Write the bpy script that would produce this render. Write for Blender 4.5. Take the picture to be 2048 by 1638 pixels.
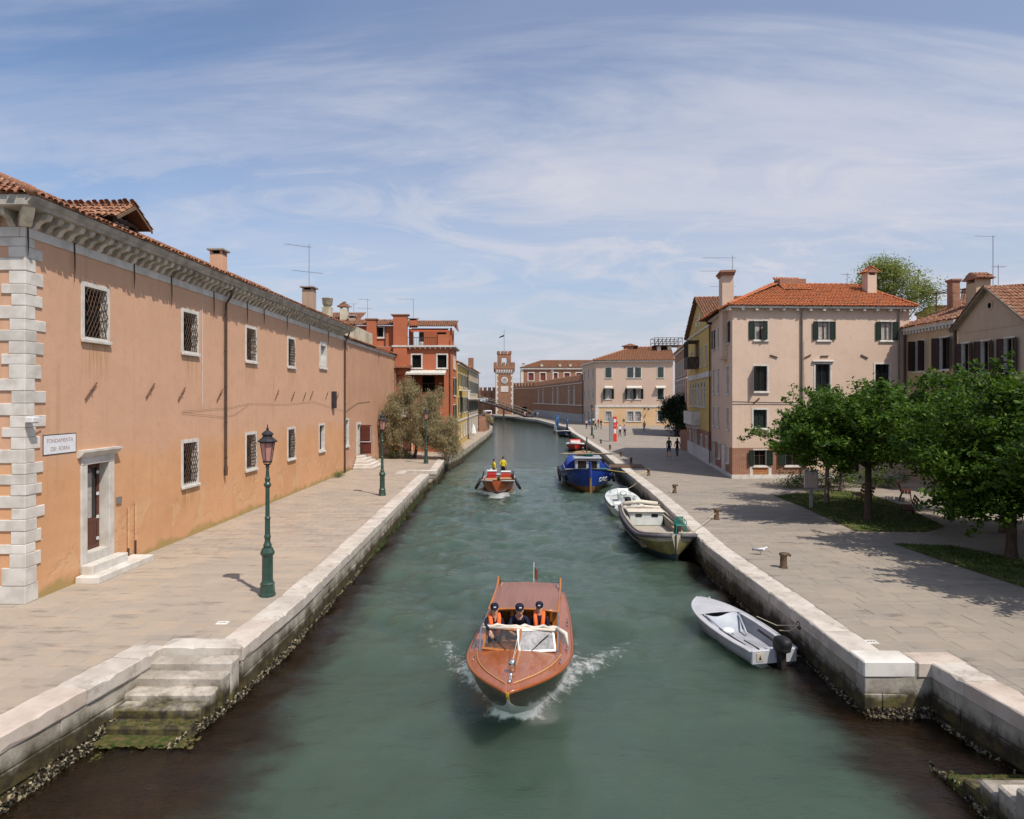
import bpy, bmesh, math, random
import numpy as np
from mathutils import Vector, Matrix

R = math.radians
SC = bpy.context.scene
for _o in list(bpy.data.objects):
    bpy.data.objects.remove(_o)

# ------------------------------------------------------------------ camera, sky, sun, exposure
FPX, HY, CX, HC, ZQ = 1365.0, 798.0, 1024.0, 6.25, 1.05     # focal length and horizon in photo pixels, eye height, quay height
cam = bpy.data.cameras.new('camera')
cam.sensor_width, cam.lens = 36.0, 36.0*FPX/2048
cam.shift_y = -(819-HY)/2048
cam.clip_start, cam.clip_end = 0.1, 3000
camo = bpy.data.objects.new('camera', cam)
SC.collection.objects.link(camo)
camo.location = (0, 0, HC)
camo.rotation_euler = (R(90), 0, 0)
SC.camera = camo

SUN_EL, SUN_AZ = R(56), R(139)            # azimuth clockwise from +Y (the view direction)
world = bpy.data.worlds.new('World')
SC.world = world
world.use_nodes = True
nt = world.node_tree
nt.nodes.clear()
def wn(t, **k):
    n = nt.nodes.new(t)
    for a, v in k.items(): setattr(n, a, v)
    return n
def wl(a, b): nt.links.new(a, b)
def wmath(op, a, b=None, c=None):
    n = wn('ShaderNodeMath', operation=op)
    for i, v in enumerate((a, b, c)):
        if v is None: continue
        if isinstance(v, (int, float)): n.inputs[i].default_value = v
        else: wl(v, n.inputs[i])
    return n.outputs[0]
sky = wn('ShaderNodeTexSky', sky_type='NISHITA')
sky.sun_disc = False
sky.sun_elevation, sky.sun_rotation = SUN_EL, SUN_AZ
sky.air_density, sky.dust_density, sky.ozone_density, sky.altitude = 1.0, 1.2, 2.2, 10
tc = wn('ShaderNodeTexCoord')
sep = wn('ShaderNodeSeparateXYZ'); wl(tc.outputs['Generated'], sep.inputs[0])
zz = wmath('ADD', wmath('MAXIMUM', sep.outputs[2], 0.0), 0.16)
px_, py_ = wmath('DIVIDE', sep.outputs[0], zz), wmath('DIVIDE', sep.outputs[1], zz)
cmb = wn('ShaderNodeCombineXYZ'); wl(px_, cmb.inputs[0]); wl(py_, cmb.inputs[1])
def cloud_layer(rot, scl, nscale, dist, detail, rough, lo, hi, off=(0, 0, 0)):
    mp = wn('ShaderNodeMapping'); mp.inputs['Rotation'].default_value = (0, 0, R(rot)); mp.inputs['Scale'].default_value = scl
    mp.inputs['Location'].default_value = off
    wl(cmb.outputs[0], mp.inputs[0])
    nz = wn('ShaderNodeTexNoise'); nz.inputs['Scale'].default_value = nscale; nz.inputs['Detail'].default_value = detail
    nz.inputs['Roughness'].default_value = rough; nz.inputs['Distortion'].default_value = dist
    wl(mp.outputs[0], nz.inputs['Vector'])
    mr = wn('ShaderNodeMapRange', interpolation_type='SMOOTHSTEP')
    mr.inputs['From Min'].default_value = lo; mr.inputs['From Max'].default_value = hi
    wl(nz.outputs['Fac'], mr.inputs['Value'])
    return mr.outputs[0]
wisps = cloud_layer(55, (0.45, 1.5, 1), 1.0, 0.8, 8, 0.62, 0.44, 0.72, (3.7, 1.2, 0))     # fine cirrus streaks
veil = cloud_layer(20, (0.55, 0.8, 1), 0.55, 0.5, 5, 0.54, 0.38, 0.66, (2.6, 4.3, 0))        # broad soft sheets
curls = cloud_layer(-30, (1.0, 1.3, 1), 1.5, 1.6, 8, 0.62, 0.45, 0.66, (7.3, 2.2, 0))      # tufts lower down
low = wn('ShaderNodeMapRange', interpolation_type='SMOOTHSTEP')      # the sheet thickens towards the horizon
low.inputs['From Min'].default_value = 0.42; low.inputs['From Max'].default_value = 0.14
wl(sep.outputs[2], low.inputs['Value'])
d1_ = wmath('MULTIPLY', wmath('MULTIPLY', wisps, wmath('MULTIPLY_ADD', veil, 0.7, 0.4)), 1.05)
d2_ = wmath('MULTIPLY', veil, wmath('MULTIPLY_ADD', low.outputs[0], 0.46, 0.22))
d3_ = wmath('MULTIPLY', wmath('MULTIPLY', curls, low.outputs[0]), wmath('MULTIPLY_ADD', veil, 0.9, 0.55))
dsum = wmath('ADD', wmath('ADD', wmath('ADD', d1_, d2_), d3_), wmath('MULTIPLY_ADD', low.outputs[0], 0.14, 0.03))
dens = wmath('DIVIDE', wmath('MULTIPLY', dsum, 1.05), wmath('MULTIPLY_ADD', dsum, 0.62, 1.0))
hazef = wn('ShaderNodeMapRange', interpolation_type='SMOOTHSTEP')
hazef.inputs['From Min'].default_value = 0.26; hazef.inputs['From Max'].default_value = -0.02
hazef.inputs['To Max'].default_value = 0.88
wl(sep.outputs[2], hazef.inputs['Value'])
hs = wn('ShaderNodeHueSaturation'); hs.inputs['Hue'].default_value = 0.504; hs.inputs['Saturation'].default_value = 1.06; hs.inputs['Value'].default_value = 1.22
wl(sky.outputs[0], hs.inputs['Color'])
mh = wn('ShaderNodeMix', data_type='RGBA')
mh.inputs[7].default_value = (3.75, 4.0, 4.8, 1)
wl(hazef.outputs[0], mh.inputs[0]); wl(hs.outputs[0], mh.inputs[6])
mx = wn('ShaderNodeMix', data_type='RGBA')
mx.inputs[7].default_value = (5.45, 5.55, 6.2, 1)
wl(dens, mx.inputs[0]); wl(mh.outputs[2], mx.inputs[6])
bg = wn('ShaderNodeBackground'); bg.inputs[1].default_value = 0.10
wl(mx.outputs[2], bg.inputs[0])
wo = wn('ShaderNodeOutputWorld'); wl(bg.outputs[0], wo.inputs[0])

sl = bpy.data.lights.new('sun', 'SUN')
sl.energy, sl.angle, sl.color = 3.9, R(0.53), (1.0, 0.93, 0.84)
so = bpy.data.objects.new('sun', sl)
SC.collection.objects.link(so)
sdir = Vector((math.sin(SUN_AZ)*math.cos(SUN_EL), math.cos(SUN_AZ)*math.cos(SUN_EL), math.sin(SUN_EL)))
so.rotation_euler = sdir.to_track_quat('Z', 'Y').to_euler()
so.location = (30, -40, 60)

SC.view_settings.view_transform = 'Standard'
SC.view_settings.look = 'None'
SC.view_settings.exposure = 0.26
SC.view_settings.gamma = 1.0
SC.view_settings.use_curve_mapping = False
SC.render.engine = 'CYCLES'
SC.cycles.max_bounces = 5
SC.cycles.diffuse_bounces = 2
SC.cycles.glossy_bounces = 3
SC.cycles.transmission_bounces = 4
SC.cycles.transparent_max_bounces = 4
SC.cycles.use_denoising = True

# ------------------------------------------------------------------ helpers
rnd = random.Random(7)
def G(px, py, z=ZQ):
    """point of the ground at height z seen at a photo pixel: used once to measure the place"""
    Y = (HC-z)*FPX/(py-HY)
    return Vector(((px-CX)/FPX*Y, Y, z))

class MB:
    """collects shapes into one mesh"""
    def __init__(s, M=None):
        s.v, s.f, s.m, s.M, s.mi = [], [], [], M or Matrix(), 0
    def add(s, vs, fs):
        o = len(s.v)
        M = s.M
        s.v += [tuple(M @ Vector(p)) for p in vs]
        s.f += [tuple(i+o for i in f) for f in fs]
        s.m += [s.mi]*len(fs)
        return s
    def box(s, x0, x1, y0, y1, z0, z1):
        v = [(x, y, z) for z in (z0, z1) for y in (y0, y1) for x in (x0, x1)]
        return s.add(v, [(0, 2, 3, 1), (4, 5, 7, 6), (0, 1, 5, 4), (2, 6, 7, 3), (0, 4, 6, 2), (1, 3, 7, 5)])
    def cbox(s, x0, x1, y0, y1, z0, z1, b=.01, jit=0):
        """box with chamfered edges"""
        v, idx = [], {}
        xs, ys, zs = (x0, x1), (y0, y1), (z0, z1)
        for i in (0, 1):
            for j in (0, 1):
                for k in (0, 1):
                    dx, dy, dz = (b if i == 0 else -b), (b if j == 0 else -b), (b if k == 0 else -b)
                    q = [rnd.uniform(-jit, jit) for _ in range(3)] if jit else (0, 0, 0)
                    c = (xs[i]+q[0], ys[j]+q[1], zs[k]+q[2])
                    for a in range(3):
                        d = [dx, dy, dz]; d[a] = 0
                        idx[i, j, k, a] = len(v)
                        v.append((c[0]+d[0], c[1]+d[1], c[2]+d[2]))
        f = []
        for a in range(3):
            o = [x for x in range(3) if x != a]
            for sd in (0, 1):
                q = []
                for (p, r) in ((0, 0), (1, 0), (1, 1), (0, 1)):
                    t = [0]*3; t[a] = sd; t[o[0]] = p; t[o[1]] = r
                    q.append(idx[t[0], t[1], t[2], a])
                flip = (sd == 0) ^ (a == 1)
                f.append(tuple(q[::-1]) if flip else tuple(q))
        for a in range(3):       # edges along axis a
            o = [x for x in range(3) if x != a]
            for p in (0, 1):
                for r in (0, 1):
                    t0 = [0]*3; t0[o[0]] = p; t0[o[1]] = r; t1 = list(t0); t1[a] = 1
                    q = (idx[(*t0, o[0])], idx[(*t1, o[0])], idx[(*t1, o[1])], idx[(*t0, o[1])])
                    flip = (p ^ r) ^ (a == 1)
                    f.append(q if flip else q[::-1])
        for i in (0, 1):
            for j in (0, 1):
                for k in (0, 1):
                    q = (idx[i, j, k, 0], idx[i, j, k, 1], idx[i, j, k, 2])
                    f.append(q if (i ^ j ^ k) else q[::-1])
        return s.add(v, f)
    def prism(s, poly, a0, a1, axis='y'):
        """polygon extruded along an axis; poly in the other two coordinates"""
        n = len(poly)
        def P(p, a):
            return {'y': (p[0], a, p[1]), 'x': (a, p[0], p[1]), 'z': (p[0], p[1], a)}[axis]
        v = [P(p, a0) for p in poly]+[P(p, a1) for p in poly]
        f = [tuple(range(n)), tuple(range(2*n-1, n-1, -1))]+[(i, n+i, n+(i+1) % n, (i+1) % n) for i in range(n)]
        return s.add(v, f)
    def tube(s, path, r, n=8, cap=True, flat=1.0):
        P = [Vector(p) for p in path]
        rs = r if isinstance(r, (list, tuple)) else [r]*len(P)
        v, f = [], []
        up = Vector((0, 0, 1))
        t0 = (P[1]-P[0]).normalized()
        if abs(t0.dot(up)) > .95: up = Vector((1, 0, 0))
        a = t0.cross(up).normalized()
        for i, p in enumerate(P):
            t = (P[min(i+1, len(P)-1)]-P[max(i-1, 0)]).normalized()
            a = (a-t*a.dot(t)).normalized()
            b = t.cross(a)
            for k in range(n):
                an = 2*math.pi*k/n
                v.append(p+(a*math.cos(an)+b*math.sin(an)*flat)*rs[i])
        for i in range(len(P)-1):
            for k in range(n):
                k2 = (k+1) % n
                f.append((i*n+k, i*n+k2, (i+1)*n+k2, (i+1)*n+k))
        if cap:
            f.append(tuple(range(n-1, -1, -1))); f.append(tuple((len(P)-1)*n+k for k in range(n)))
        return s.add(v, f)
    def lathe(s, prof, n=12, c=(0, 0), z0=0, sx=1, sy=1):
        v, f = [], []
        for (r, z) in prof:
            for k in range(n):
                an = 2*math.pi*(k+.5)/n
                v.append((c[0]+r*math.cos(an)*sx, c[1]+r*math.sin(an)*sy, z0+z))
        for i in range(len(prof)-1):
            for k in range(n):
                k2 = (k+1) % n
                f.append((i*n+k, i*n+k2, (i+1)*n+k2, (i+1)*n+k))
        f.append(tuple(range(n-1, -1, -1))); f.append(tuple((len(prof)-1)*n+k for k in range(n)))
        return s.add(v, f)
    def loft(s, rings, close=True, caps=False):
        n = len(rings[0]); v = [p for r in rings for p in r]; f = []
        for i in range(len(rings)-1):
            for k in range(n if close else n-1):
                k2 = (k+1) % n
                f.append((i*n+k, i*n+k2, (i+1)*n+k2, (i+1)*n+k))
        if caps:
            f.append(tuple(range(n-1, -1, -1))); f.append(tuple((len(rings)-1)*n+k for k in range(n)))
        return s.add(v, f)
    def ball(s, c, r, n=8, m=6):
        rx, ry, rz = r if isinstance(r, (tuple, list)) else (r, r, r)
        prof = [(math.sin(math.pi*i/m), -math.cos(math.pi*i/m)) for i in range(m+1)]
        v, f = [], []
        for (q, z) in prof:
            for k in range(n):
                an = 2*math.pi*k/n
                v.append((c[0]+max(q, .02)*rx*math.cos(an), c[1]+max(q, .02)*ry*math.sin(an), c[2]+z*rz))
        for i in range(m):
            for k in range(n):
                k2 = (k+1) % n
                f.append((i*n+k, i*n+k2, (i+1)*n+k2, (i+1)*n+k))
        f.append(tuple(range(n-1, -1, -1))); f.append(tuple(m*n+k for k in range(n)))
        return s.add(v, f)
    def build(s, name, mats, parent=None, smooth=False, kind=None):
        me = bpy.data.meshes.new(name)
        me.from_pydata(s.v, [], s.f)
        mats = mats if isinstance(mats, (list, tuple)) else [mats]
        for m in mats: me.materials.append(M(m) if isinstance(m, str) else m)
        if len(mats) > 1: me.polygons.foreach_set('material_index', s.m)
        if smooth: me.polygons.foreach_set('use_smooth', [True]*len(me.polygons))
        me.update()
        return link(name, me, parent, kind)

def link(name, data, parent=None, kind=None):
    o = bpy.data.objects.new(name, data)
    SC.collection.objects.link(o)
    if parent: o.parent = parent
    if kind: o['kind'] = kind
    return o
def tag(o, label, cat, group=None):
    o['label'] = label; o['category'] = cat
    if group: o['group'] = group
    return o
def thing(name, label, cat, loc=(0, 0, 0), rotz=0, group=None):
    o = bpy.data.objects.new(name, None)
    SC.collection.objects.link(o)
    o.location = loc; o.rotation_euler = (0, 0, rotz); o.empty_display_size = .2
    return tag(o, label, cat, group)
def copy_tree(o, parent=None):
    c = o.copy(); SC.collection.objects.link(c)
    if parent: c.parent = parent
    for ch in list(o.children): copy_tree(ch, c)
    return c
def np_mesh(name, verts, faces, mats, parent=None, kind=None, smooth=False, midx=None):
    """verts (n,3), faces (m,k) numpy arrays"""
    me = bpy.data.meshes.new(name)
    nv, nf, k = len(verts), len(faces), faces.shape[1]
    me.vertices.add(nv); me.vertices.foreach_set('co', np.ascontiguousarray(verts, dtype=np.float32).ravel())
    me.loops.add(nf*k); me.loops.foreach_set('vertex_index', np.ascontiguousarray(faces, dtype=np.int32).ravel())
    me.polygons.add(nf)
    me.polygons.foreach_set('loop_start', np.arange(0, nf*k, k, dtype=np.int32))
    me.polygons.foreach_set('loop_total', np.full(nf, k, dtype=np.int32))
    if smooth: me.polygons.foreach_set('use_smooth', np.ones(nf, dtype=bool))
    for m in (mats if isinstance(mats, (list, tuple)) else [mats]): me.materials.append(M(m))
    if midx is not None: me.polygons.foreach_set('material_index', midx)
    me.update(calc_edges=True)
    return link(name, me, parent, kind)
def frame(P0, P1):
    """matrix with x along P0->P1, y inward, z up"""
    d = Vector((P1[0]-P0[0], P1[1]-P0[1], 0)); L = d.length
    return Matrix.Translation(Vector((P0[0], P0[1], P0[2] if len(P0) > 2 else 0))) @ Matrix.Rotation(math.atan2(d.y, d.x), 4, 'Z'), L
def text(name, s, size, Mx, mat, parent, align='CENTER', ext=.004, sx=1.0):
    cu = bpy.data.curves.new(name, 'FONT'); cu.body = s; cu.size = size; cu.align_x = align; cu.extrude = ext
    t = bpy.data.objects.new(name, cu); SC.collection.objects.link(t)
    bpy.context.view_layer.update()
    me = bpy.data.meshes.new_from_object(t.evaluated_get(bpy.context.evaluated_depsgraph_get()))
    bpy.data.objects.remove(t)
    me.transform(Mx @ Matrix.Rotation(R(90), 4, 'X') @ Matrix.Diagonal((sx, 1, 1, 1)))
    me.materials.clear(); me.materials.append(M(mat))
    return link(name, me, parent)

# ------------------------------------------------------------------ materials
MATS = {}
def M(n): return MATS[n]
class NT:
    def __init__(s, name):
        m = bpy.data.materials.new(name); m.use_nodes = True
        s.mat, s.t = m, m.node_tree
        s.b = s.t.nodes['Principled BSDF']; s.out = s.t.nodes['Material Output']
        MATS[name] = m
    def n(s, t, **k):
        x = s.t.nodes.new(t)
        for a, v in k.items(): setattr(x, a, v)
        return x
    def l(s, a, b): s.t.links.new(a, b)
    def math(s, op, a, b=None, c=None, clamp=False):
        n = s.n('ShaderNodeMath', operation=op, use_clamp=clamp)
        for i, v in enumerate((a, b, c)):
            if v is None: continue
            if isinstance(v, (int, float)): n.inputs[i].default_value = v
            else: s.l(v, n.inputs[i])
        return n.outputs[0]
    def coord(s, scale=(1, 1, 1), rnd=False, world=False):
        if world:
            src = s.n('ShaderNodeNewGeometry').outputs['Position']
        else:
            src = s.n('ShaderNodeTexCoord').outputs['Object']
        if rnd:
            oi = s.n('ShaderNodeObjectInfo')
            va = s.n('ShaderNodeVectorMath', operation='ADD'); mu = s.math('MULTIPLY', oi.outputs['Random'], 37.0)
            s.l(src, va.inputs[0]); s.l(mu, va.inputs[1]); src = va.outputs[0]
        mp = s.n('ShaderNodeMapping'); mp.inputs['Scale'].default_value = scale
        s.l(src, mp.inputs[0])
        return mp.outputs[0]
    def noise(s, v, scale, detail=5, rough=.55, dist=0):
        n = s.n('ShaderNodeTexNoise'); n.inputs['Scale'].default_value = scale; n.inputs['Detail'].default_value = detail
        n.inputs['Roughness'].default_value = rough; n.inputs['Distortion'].default_value = dist
        s.l(v, n.inputs['Vector'])
        return n.outputs['Fac']
    def ramp(s, v, lo, hi, a=0., b=1.):
        n = s.n('ShaderNodeMapRange', interpolation_type='SMOOTHSTEP')
        n.inputs['From Min'].default_value = lo; n.inputs['From Max'].default_value = hi
        n.inputs['To Min'].default_value = a; n.inputs['To Max'].default_value = b
        s.l(v, n.inputs['Value'])
        return n.outputs[0]
    def mix(s, f, a, b, blend='MIX'):
        n = s.n('ShaderNodeMix', data_type='RGBA', blend_type=blend)
        for i, v in ((0, f), (6, a), (7, b)):
            if isinstance(v, (int, float)): n.inputs[i].default_value = v
            elif isinstance(v, tuple): n.inputs[i].default_value = (*v, 1)
            else: s.l(v, n.inputs[i])
        return n.outputs[2]
    def bump(s, h, strength=.3, dist=.02, nrm=None):
        n = s.n('ShaderNodeBump'); n.inputs['Strength'].default_value = strength; n.inputs['Distance'].default_value = dist
        s.l(h, n.inputs['Height'])
        if nrm is not None: s.l(nrm, n.inputs['Normal'])
        return n.outputs[0]
    def fin(s, col=None, rough=.8, spec=.3, nrm=None, metal=0, coat=0):
        b = s.b
        if col is not None:
            if isinstance(col, tuple): b.inputs['Base Color'].default_value = (*col, 1)
            else: s.l(col, b.inputs['Base Color'])
        if isinstance(rough, (int, float)): b.inputs['Roughness'].default_value = rough
        else: s.l(rough, b.inputs['Roughness'])
        b.inputs['Specular IOR Level'].default_value = spec
        b.inputs['Metallic'].default_value = metal
        b.inputs['Coat Weight'].default_value = coat
        b.inputs['Coat Roughness'].default_value = .08
        if nrm is not None: s.l(nrm, b.inputs['Normal'])
        return s.mat
def srgb(r, g, b):
    return tuple(((c/255)/12.92 if c/255 <= .04045 else ((c/255+.055)/1.055)**2.4) for c in (r, g, b))

def plain(name, c, c2=None, scale=4, rough=.7, spec=.3, metal=0, bump=0, bscale=60, rand=0, coat=0, stretch=(1, 1, 1), lo=.35, hi=.7):
    t = NT(name)
    v = t.coord(stretch, rnd=rand > 0)
    col = c
    if c2 is not None:
        col = t.mix(t.ramp(t.noise(v, scale), lo, hi), c, c2)
    if rand:
        oi = t.n('ShaderNodeObjectInfo')
        f = t.math('MULTIPLY_ADD', oi.outputs['Random'], 2*rand, 1-rand)
        cb = t.n('ShaderNodeCombineColor'); [t.l(f, cb.inputs[i]) for i in range(3)]
        col = t.mix(1.0, col, cb.outputs[0], 'MULTIPLY')
    nrm = t.bump(t.noise(v, bscale, 4), bump, .01) if bump else None
    return t.fin(col, rough, spec, nrm, metal, coat)

def stucco(name, c1, c2, c3=None, patch=(.58, .64), zlo=None, streak=.12, algae=None, rough=.9, zsplit=None, cup=None, rust=False):
    """weathered plaster: broad tone changes, run-off streaks, patches of older coat, algae at the foot"""
    t = NT(name)
    v = t.coord()
    col = t.mix(t.ramp(t.noise(v, .45, 6, .6), .34, .68), c1, c2)
    sp = t.n('ShaderNodeSeparateXYZ'); t.l(v, sp.inputs[0]); z = sp.outputs[2]
    if zsplit:       # a newer coat above an old repair line
        f = t.ramp(t.math('ADD', z, t.math('MULTIPLY', t.noise(v, .5, 4), 1.6)), zsplit, zsplit+1.2)
        col = t.mix(f, col, t.mix(t.ramp(t.noise(v, .7, 5), .3, .7), cup, tuple(x*.93 for x in cup)))
    pm = None
    if c3:
        m = t.ramp(t.noise(v, .9, 7, .62, .6), *patch)
        if zlo: m = t.math('MULTIPLY', m, t.math('MULTIPLY', t.ramp(z, zlo[1], zlo[1]-.5), t.ramp(z, zlo[0], zlo[0]+.3)))
        col = t.mix(t.math('MULTIPLY', m, .6), col, c3); pm = m
    vs = t.coord((2.4, 2.4, .09))
    st = t.ramp(t.noise(vs, 1.6, 6, .6), .50, .78)
    col = t.mix(t.math('MULTIPLY', st, streak), col, tuple(x*.38 for x in c1))
    st2 = t.ramp(t.noise(t.coord((1.1, 1.1, .05)), 1.2, 5, .6), .63, .75)
    col = t.mix(t.math('MULTIPLY', st2, streak*1.6), col, (.26, .19, .06))
    if rust:      # rusty run-off below the barred windows
        pp = t.math('PINGPONG', t.math('SUBTRACT', sp.outputs[0], 2.85), 2.85)
        mu = t.math('MULTIPLY', t.ramp(pp, .75, .45), t.ramp(sp.outputs[0], 23, 22))
        mz = t.math('MULTIPLY', t.ramp(z, 5.3, 6.8), t.ramp(z, 6.95, 6.9))
        mz2 = t.math('MULTIPLY', t.ramp(z, .6, 1.8), t.ramp(z, 1.97, 1.93))
        rn = t.ramp(t.noise(t.coord((5, 5, .25)), 1.5, 5, .6), .42, .62)
        col = t.mix(t.math('MULTIPLY', t.math('MULTIPLY', mu, rn), t.math('MULTIPLY', t.math('ADD', mz, mz2), .62)), col, (.33, .19, .06))
    col = t.mix(t.ramp(t.noise(v, 2.6, 8, .7), .50, .66, 0., .28), col, tuple(x*.72 for x in c1))
    fine = t.noise(v, 14, 6, .65)
    col = t.mix(t.ramp(fine, .3, .75, 0., .22), col, tuple(x*.74 for x in c1))
    if algae:
        am = t.ramp(t.math('SUBTRACT', z, t.math('MULTIPLY', t.noise(v, 1.3, 5), .8)), -.10, -.34)
        col = t.mix(t.math('MULTIPLY', am, .8), col, algae)
    nrm = t.bump(t.noise(v, 22, 7, .7), .35, .012)
    nrm = t.bump(t.noise(v, 1.1, 5, .6), .35, .06, nrm)
    if pm is not None: nrm = t.bump(t.math('SUBTRACT', 1.0, pm), .6, .012, nrm)
    return t.fin(col, rough, .2, nrm)

def brickmat(name, c1, c2, mortar, bw=.25, bh=.065, msz=.012, var=.5, world=False, stain=.25):
    t = NT(name)
    v = t.coord(world=world)
    sp = t.n('ShaderNodeSeparateXYZ'); t.l(v, sp.inputs[0])
    cb = t.n('ShaderNodeCombineXYZ'); t.l(t.math('ADD', sp.outputs[0], sp.outputs[1]), cb.inputs[0]); t.l(sp.outputs[2], cb.inputs[1])
    bt = t.n('ShaderNodeTexBrick'); t.l(cb.outputs[0], bt.inputs['Vector'])
    bt.inputs['Scale'].default_value = 1; bt.inputs['Brick Width'].default_value = bw; bt.inputs['Row Height'].default_value = bh
    bt.inputs['Mortar Size'].default_value = msz; bt.inputs['Bias'].default_value = 0
    bt.inputs['Color1'].default_value = (*c1, 1); bt.inputs['Color2'].default_value = (*c2, 1); bt.inputs['Mortar'].default_value = (*mortar, 1)
    col = t.mix(t.ramp(t.noise(v, .5, 6), .35, .7, 0., stain), bt.outputs['Color'], (.08, .06, .05))
    col = t.mix(t.ramp(t.noise(v, 1.7, 6), .55, .72, 0., .45), col, mortar)
    return t.fin(col, .9, .2, t.bump(t.math('SUBTRACT', 1.0, bt.outputs['Fac']), .4, .012))

def paving(name, base, warm, dark, joint, courses_x=True, rand=0, brick=True):
    t = NT(name)
    v = t.coord(world=True)
    rv = t.coord((1, 1, 1), rnd=True, world=True) if rand else v
    n1 = t.noise(rv, 1.3, 7, .62)
    col = t.mix(t.ramp(n1, .40, .60), base, warm)
    col = t.mix(t.ramp(t.noise(v, .35, 6, .65), .42, .66, 0., .65), col, dark)
    blot = t.ramp(t.noise(t.coord((.6, 2.2, 1), world=True), 1.5, 9, .72), .53, .67, 0., .58)
    col = t.mix(blot, col, tuple(x*.42 for x in dark))
    pale = t.ramp(t.noise(v, 2.6, 6, .6), .70, .76, 0., .55)
    col = t.mix(pale, col, (.62, .56, .48))
    spots = t.ramp(t.noise(v, 16, 3, .5), .72, .80, 0., .5)
    col = t.mix(spots, col, (.60, .57, .52))
    nrm = t.bump(t.noise(v, 30, 6, .7), .25, .01)
    if brick:
        sp = t.n('ShaderNodeSeparateXYZ'); t.l(v, sp.inputs[0])
        cb = t.n('ShaderNodeCombineXYZ'); t.l(sp.outputs[0 if courses_x else 1], cb.inputs[0]); t.l(sp.outputs[1 if courses_x else 0], cb.inputs[1])
        bt = t.n('ShaderNodeTexBrick'); t.l(cb.outputs[0], bt.inputs['Vector'])
        bt.inputs['Scale'].default_value = 1; bt.inputs['Brick Width'].default_value = .78; bt.inputs['Row Height'].default_value = .46
        bt.inputs['Mortar Size'].default_value = .010; bt.inputs['Bias'].default_value = 0
        bt.inputs['Color1'].default_value = (1.06, 1.05, 1.04, 1); bt.inputs['Color2'].default_value = (.90, .90, .91, 1); bt.inputs['Mortar'].default_value = (.62, .58, .54, 1)
        col = t.mix(1.0, col, bt.outputs['Color'], 'MULTIPLY')
        nrm = t.bump(t.math('SUBTRACT', 1.0, bt.outputs['Fac']), .3, .01, nrm)
    if rand:
        oi = t.n('ShaderNodeObjectInfo')
        f = t.math('MULTIPLY_ADD', oi.outputs['Random'], 2*rand, 1-rand)
        cc = t.n('ShaderNodeCombineColor'); t.l(f, cc.inputs[0]); t.l(t.math('MULTIPLY_ADD', f, .9, .09), cc.inputs[1]); t.l(t.math('MULTIPLY_ADD', f, .8, .17), cc.inputs[2])
        col = t.mix(1.0, col, cc.outputs[0], 'MULTIPLY')
    return t.fin(col, .82, .3, nrm)

# plaster, stone, brick
stucco('plaster_salmon', (.63, .35, .185), (.56, .30, .155), (.62, .40, .22), (.53, .58), (.25, 2.1), .15, (.33, .25, .09), zsplit=3.7, cup=(.61, .37, .245), rust=True)
stucco('plaster_annex', (.52, .30, .19), (.46, .26, .165), (.56, .39, .31), (.52, .60), (.0, 2.8), .2, (.24, .18, .06))
stucco('plaster_red', (.47, .155, .078), (.41, .13, .066), None, streak=.22)
stucco('plaster_yellow', (.58, .40, .13), (.50, .34, .11), None, streak=.22)
stucco('plaster_gold', (.58, .41, .14), (.52, .36, .12), None, streak=.2)
stucco('plaster_beige', (.46, .38, .27), (.40, .32, .22), None, streak=.3)
stucco('plaster_pink', (.63, .475, .365), (.58, .435, .335), None, streak=.14)
stucco('plaster_rose', (.58, .43, .335), (.54, .40, .31), None, streak=.10)
stucco('plaster_apricot', (.64, .44, .25), (.58, .39, .22), None, streak=.12)
stucco('plaster_tan', (.52, .39, .255), (.46, .34, .225), None, streak=.25)
stucco('plaster_fawn', (.50, .385, .285), (.45, .345, .26), None, streak=.2)
stucco('plaster_old', (.60, .56, .44), (.45, .40, .28), (.22, .20, .14), (.52, .62), None, .35)
stucco('plaster_chimney', (.48, .36, .27), (.38, .28, .20), None, streak=.4)
plain('stone_white', (.62, .59, .54), (.48, .445, .39), 2.2, .75, .3, bump=.25, bscale=30, rand=.06)
plain('stone_trim', (.62, .59, .54), (.48, .45, .40), 3, .8, .3, bump=.2, bscale=30)
plain('stone_corbel', (.56, .53, .46), (.34, .31, .26), 3.5, .85, .2, bump=.3, bscale=25, rand=.15)
plain('stone_cornice', (.43, .405, .355), (.24, .225, .195), 1.6, .85, .2, bump=.3, bscale=25)
plain('stone_step', (.60, .55, .49), (.48, .43, .37), 3, .8, .3, bump=.3, bscale=30, rand=.08)
plain('stone_block', (.43, .385, .31), (.22, .19, .14), 2.4, .85, .25, bump=.5, bscale=18, rand=.14)
plain('stone_mossy', (.035, .055, .012), (.11, .082, .034), 9, .95, .15, bump=1.0, bscale=30)
def stairmat():
    t = NT('stone_stair')
    v = t.coord((1, 1, 1), rnd=True, world=True); wv = t.coord(world=True)
    sp = t.n('ShaderNodeSeparateXYZ'); t.l(wv, sp.inputs[0]); z = sp.outputs[2]
    n = t.noise(v, 1.7, 7, .65)
    col = t.mix(t.ramp(n, .36, .62), (.52, .47, .40), (.33, .29, .24))
    col = t.mix(t.ramp(t.noise(v, 4.5, 7, .7), .52, .68, 0., .7), col, (.15, .13, .105))
    oi = t.n('ShaderNodeObjectInfo')
    col = t.mix(t.ramp(oi.outputs['Random'], .2, .9, 0., .55), col, (.24, .21, .18))
    wet = t.ramp(t.math('ADD', z, t.math('MULTIPLY', n, -.7)), .22, -.08)
    col = t.mix(wet, col, t.mix(t.ramp(t.noise(wv, 5, 5), .4, .6), (.10, .085, .03), (.035, .028, .016)))
    return t.fin(col, .8, .3, t.bump(t.noise(v, 16, 8, .75), .7, .025))
stairmat()
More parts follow.
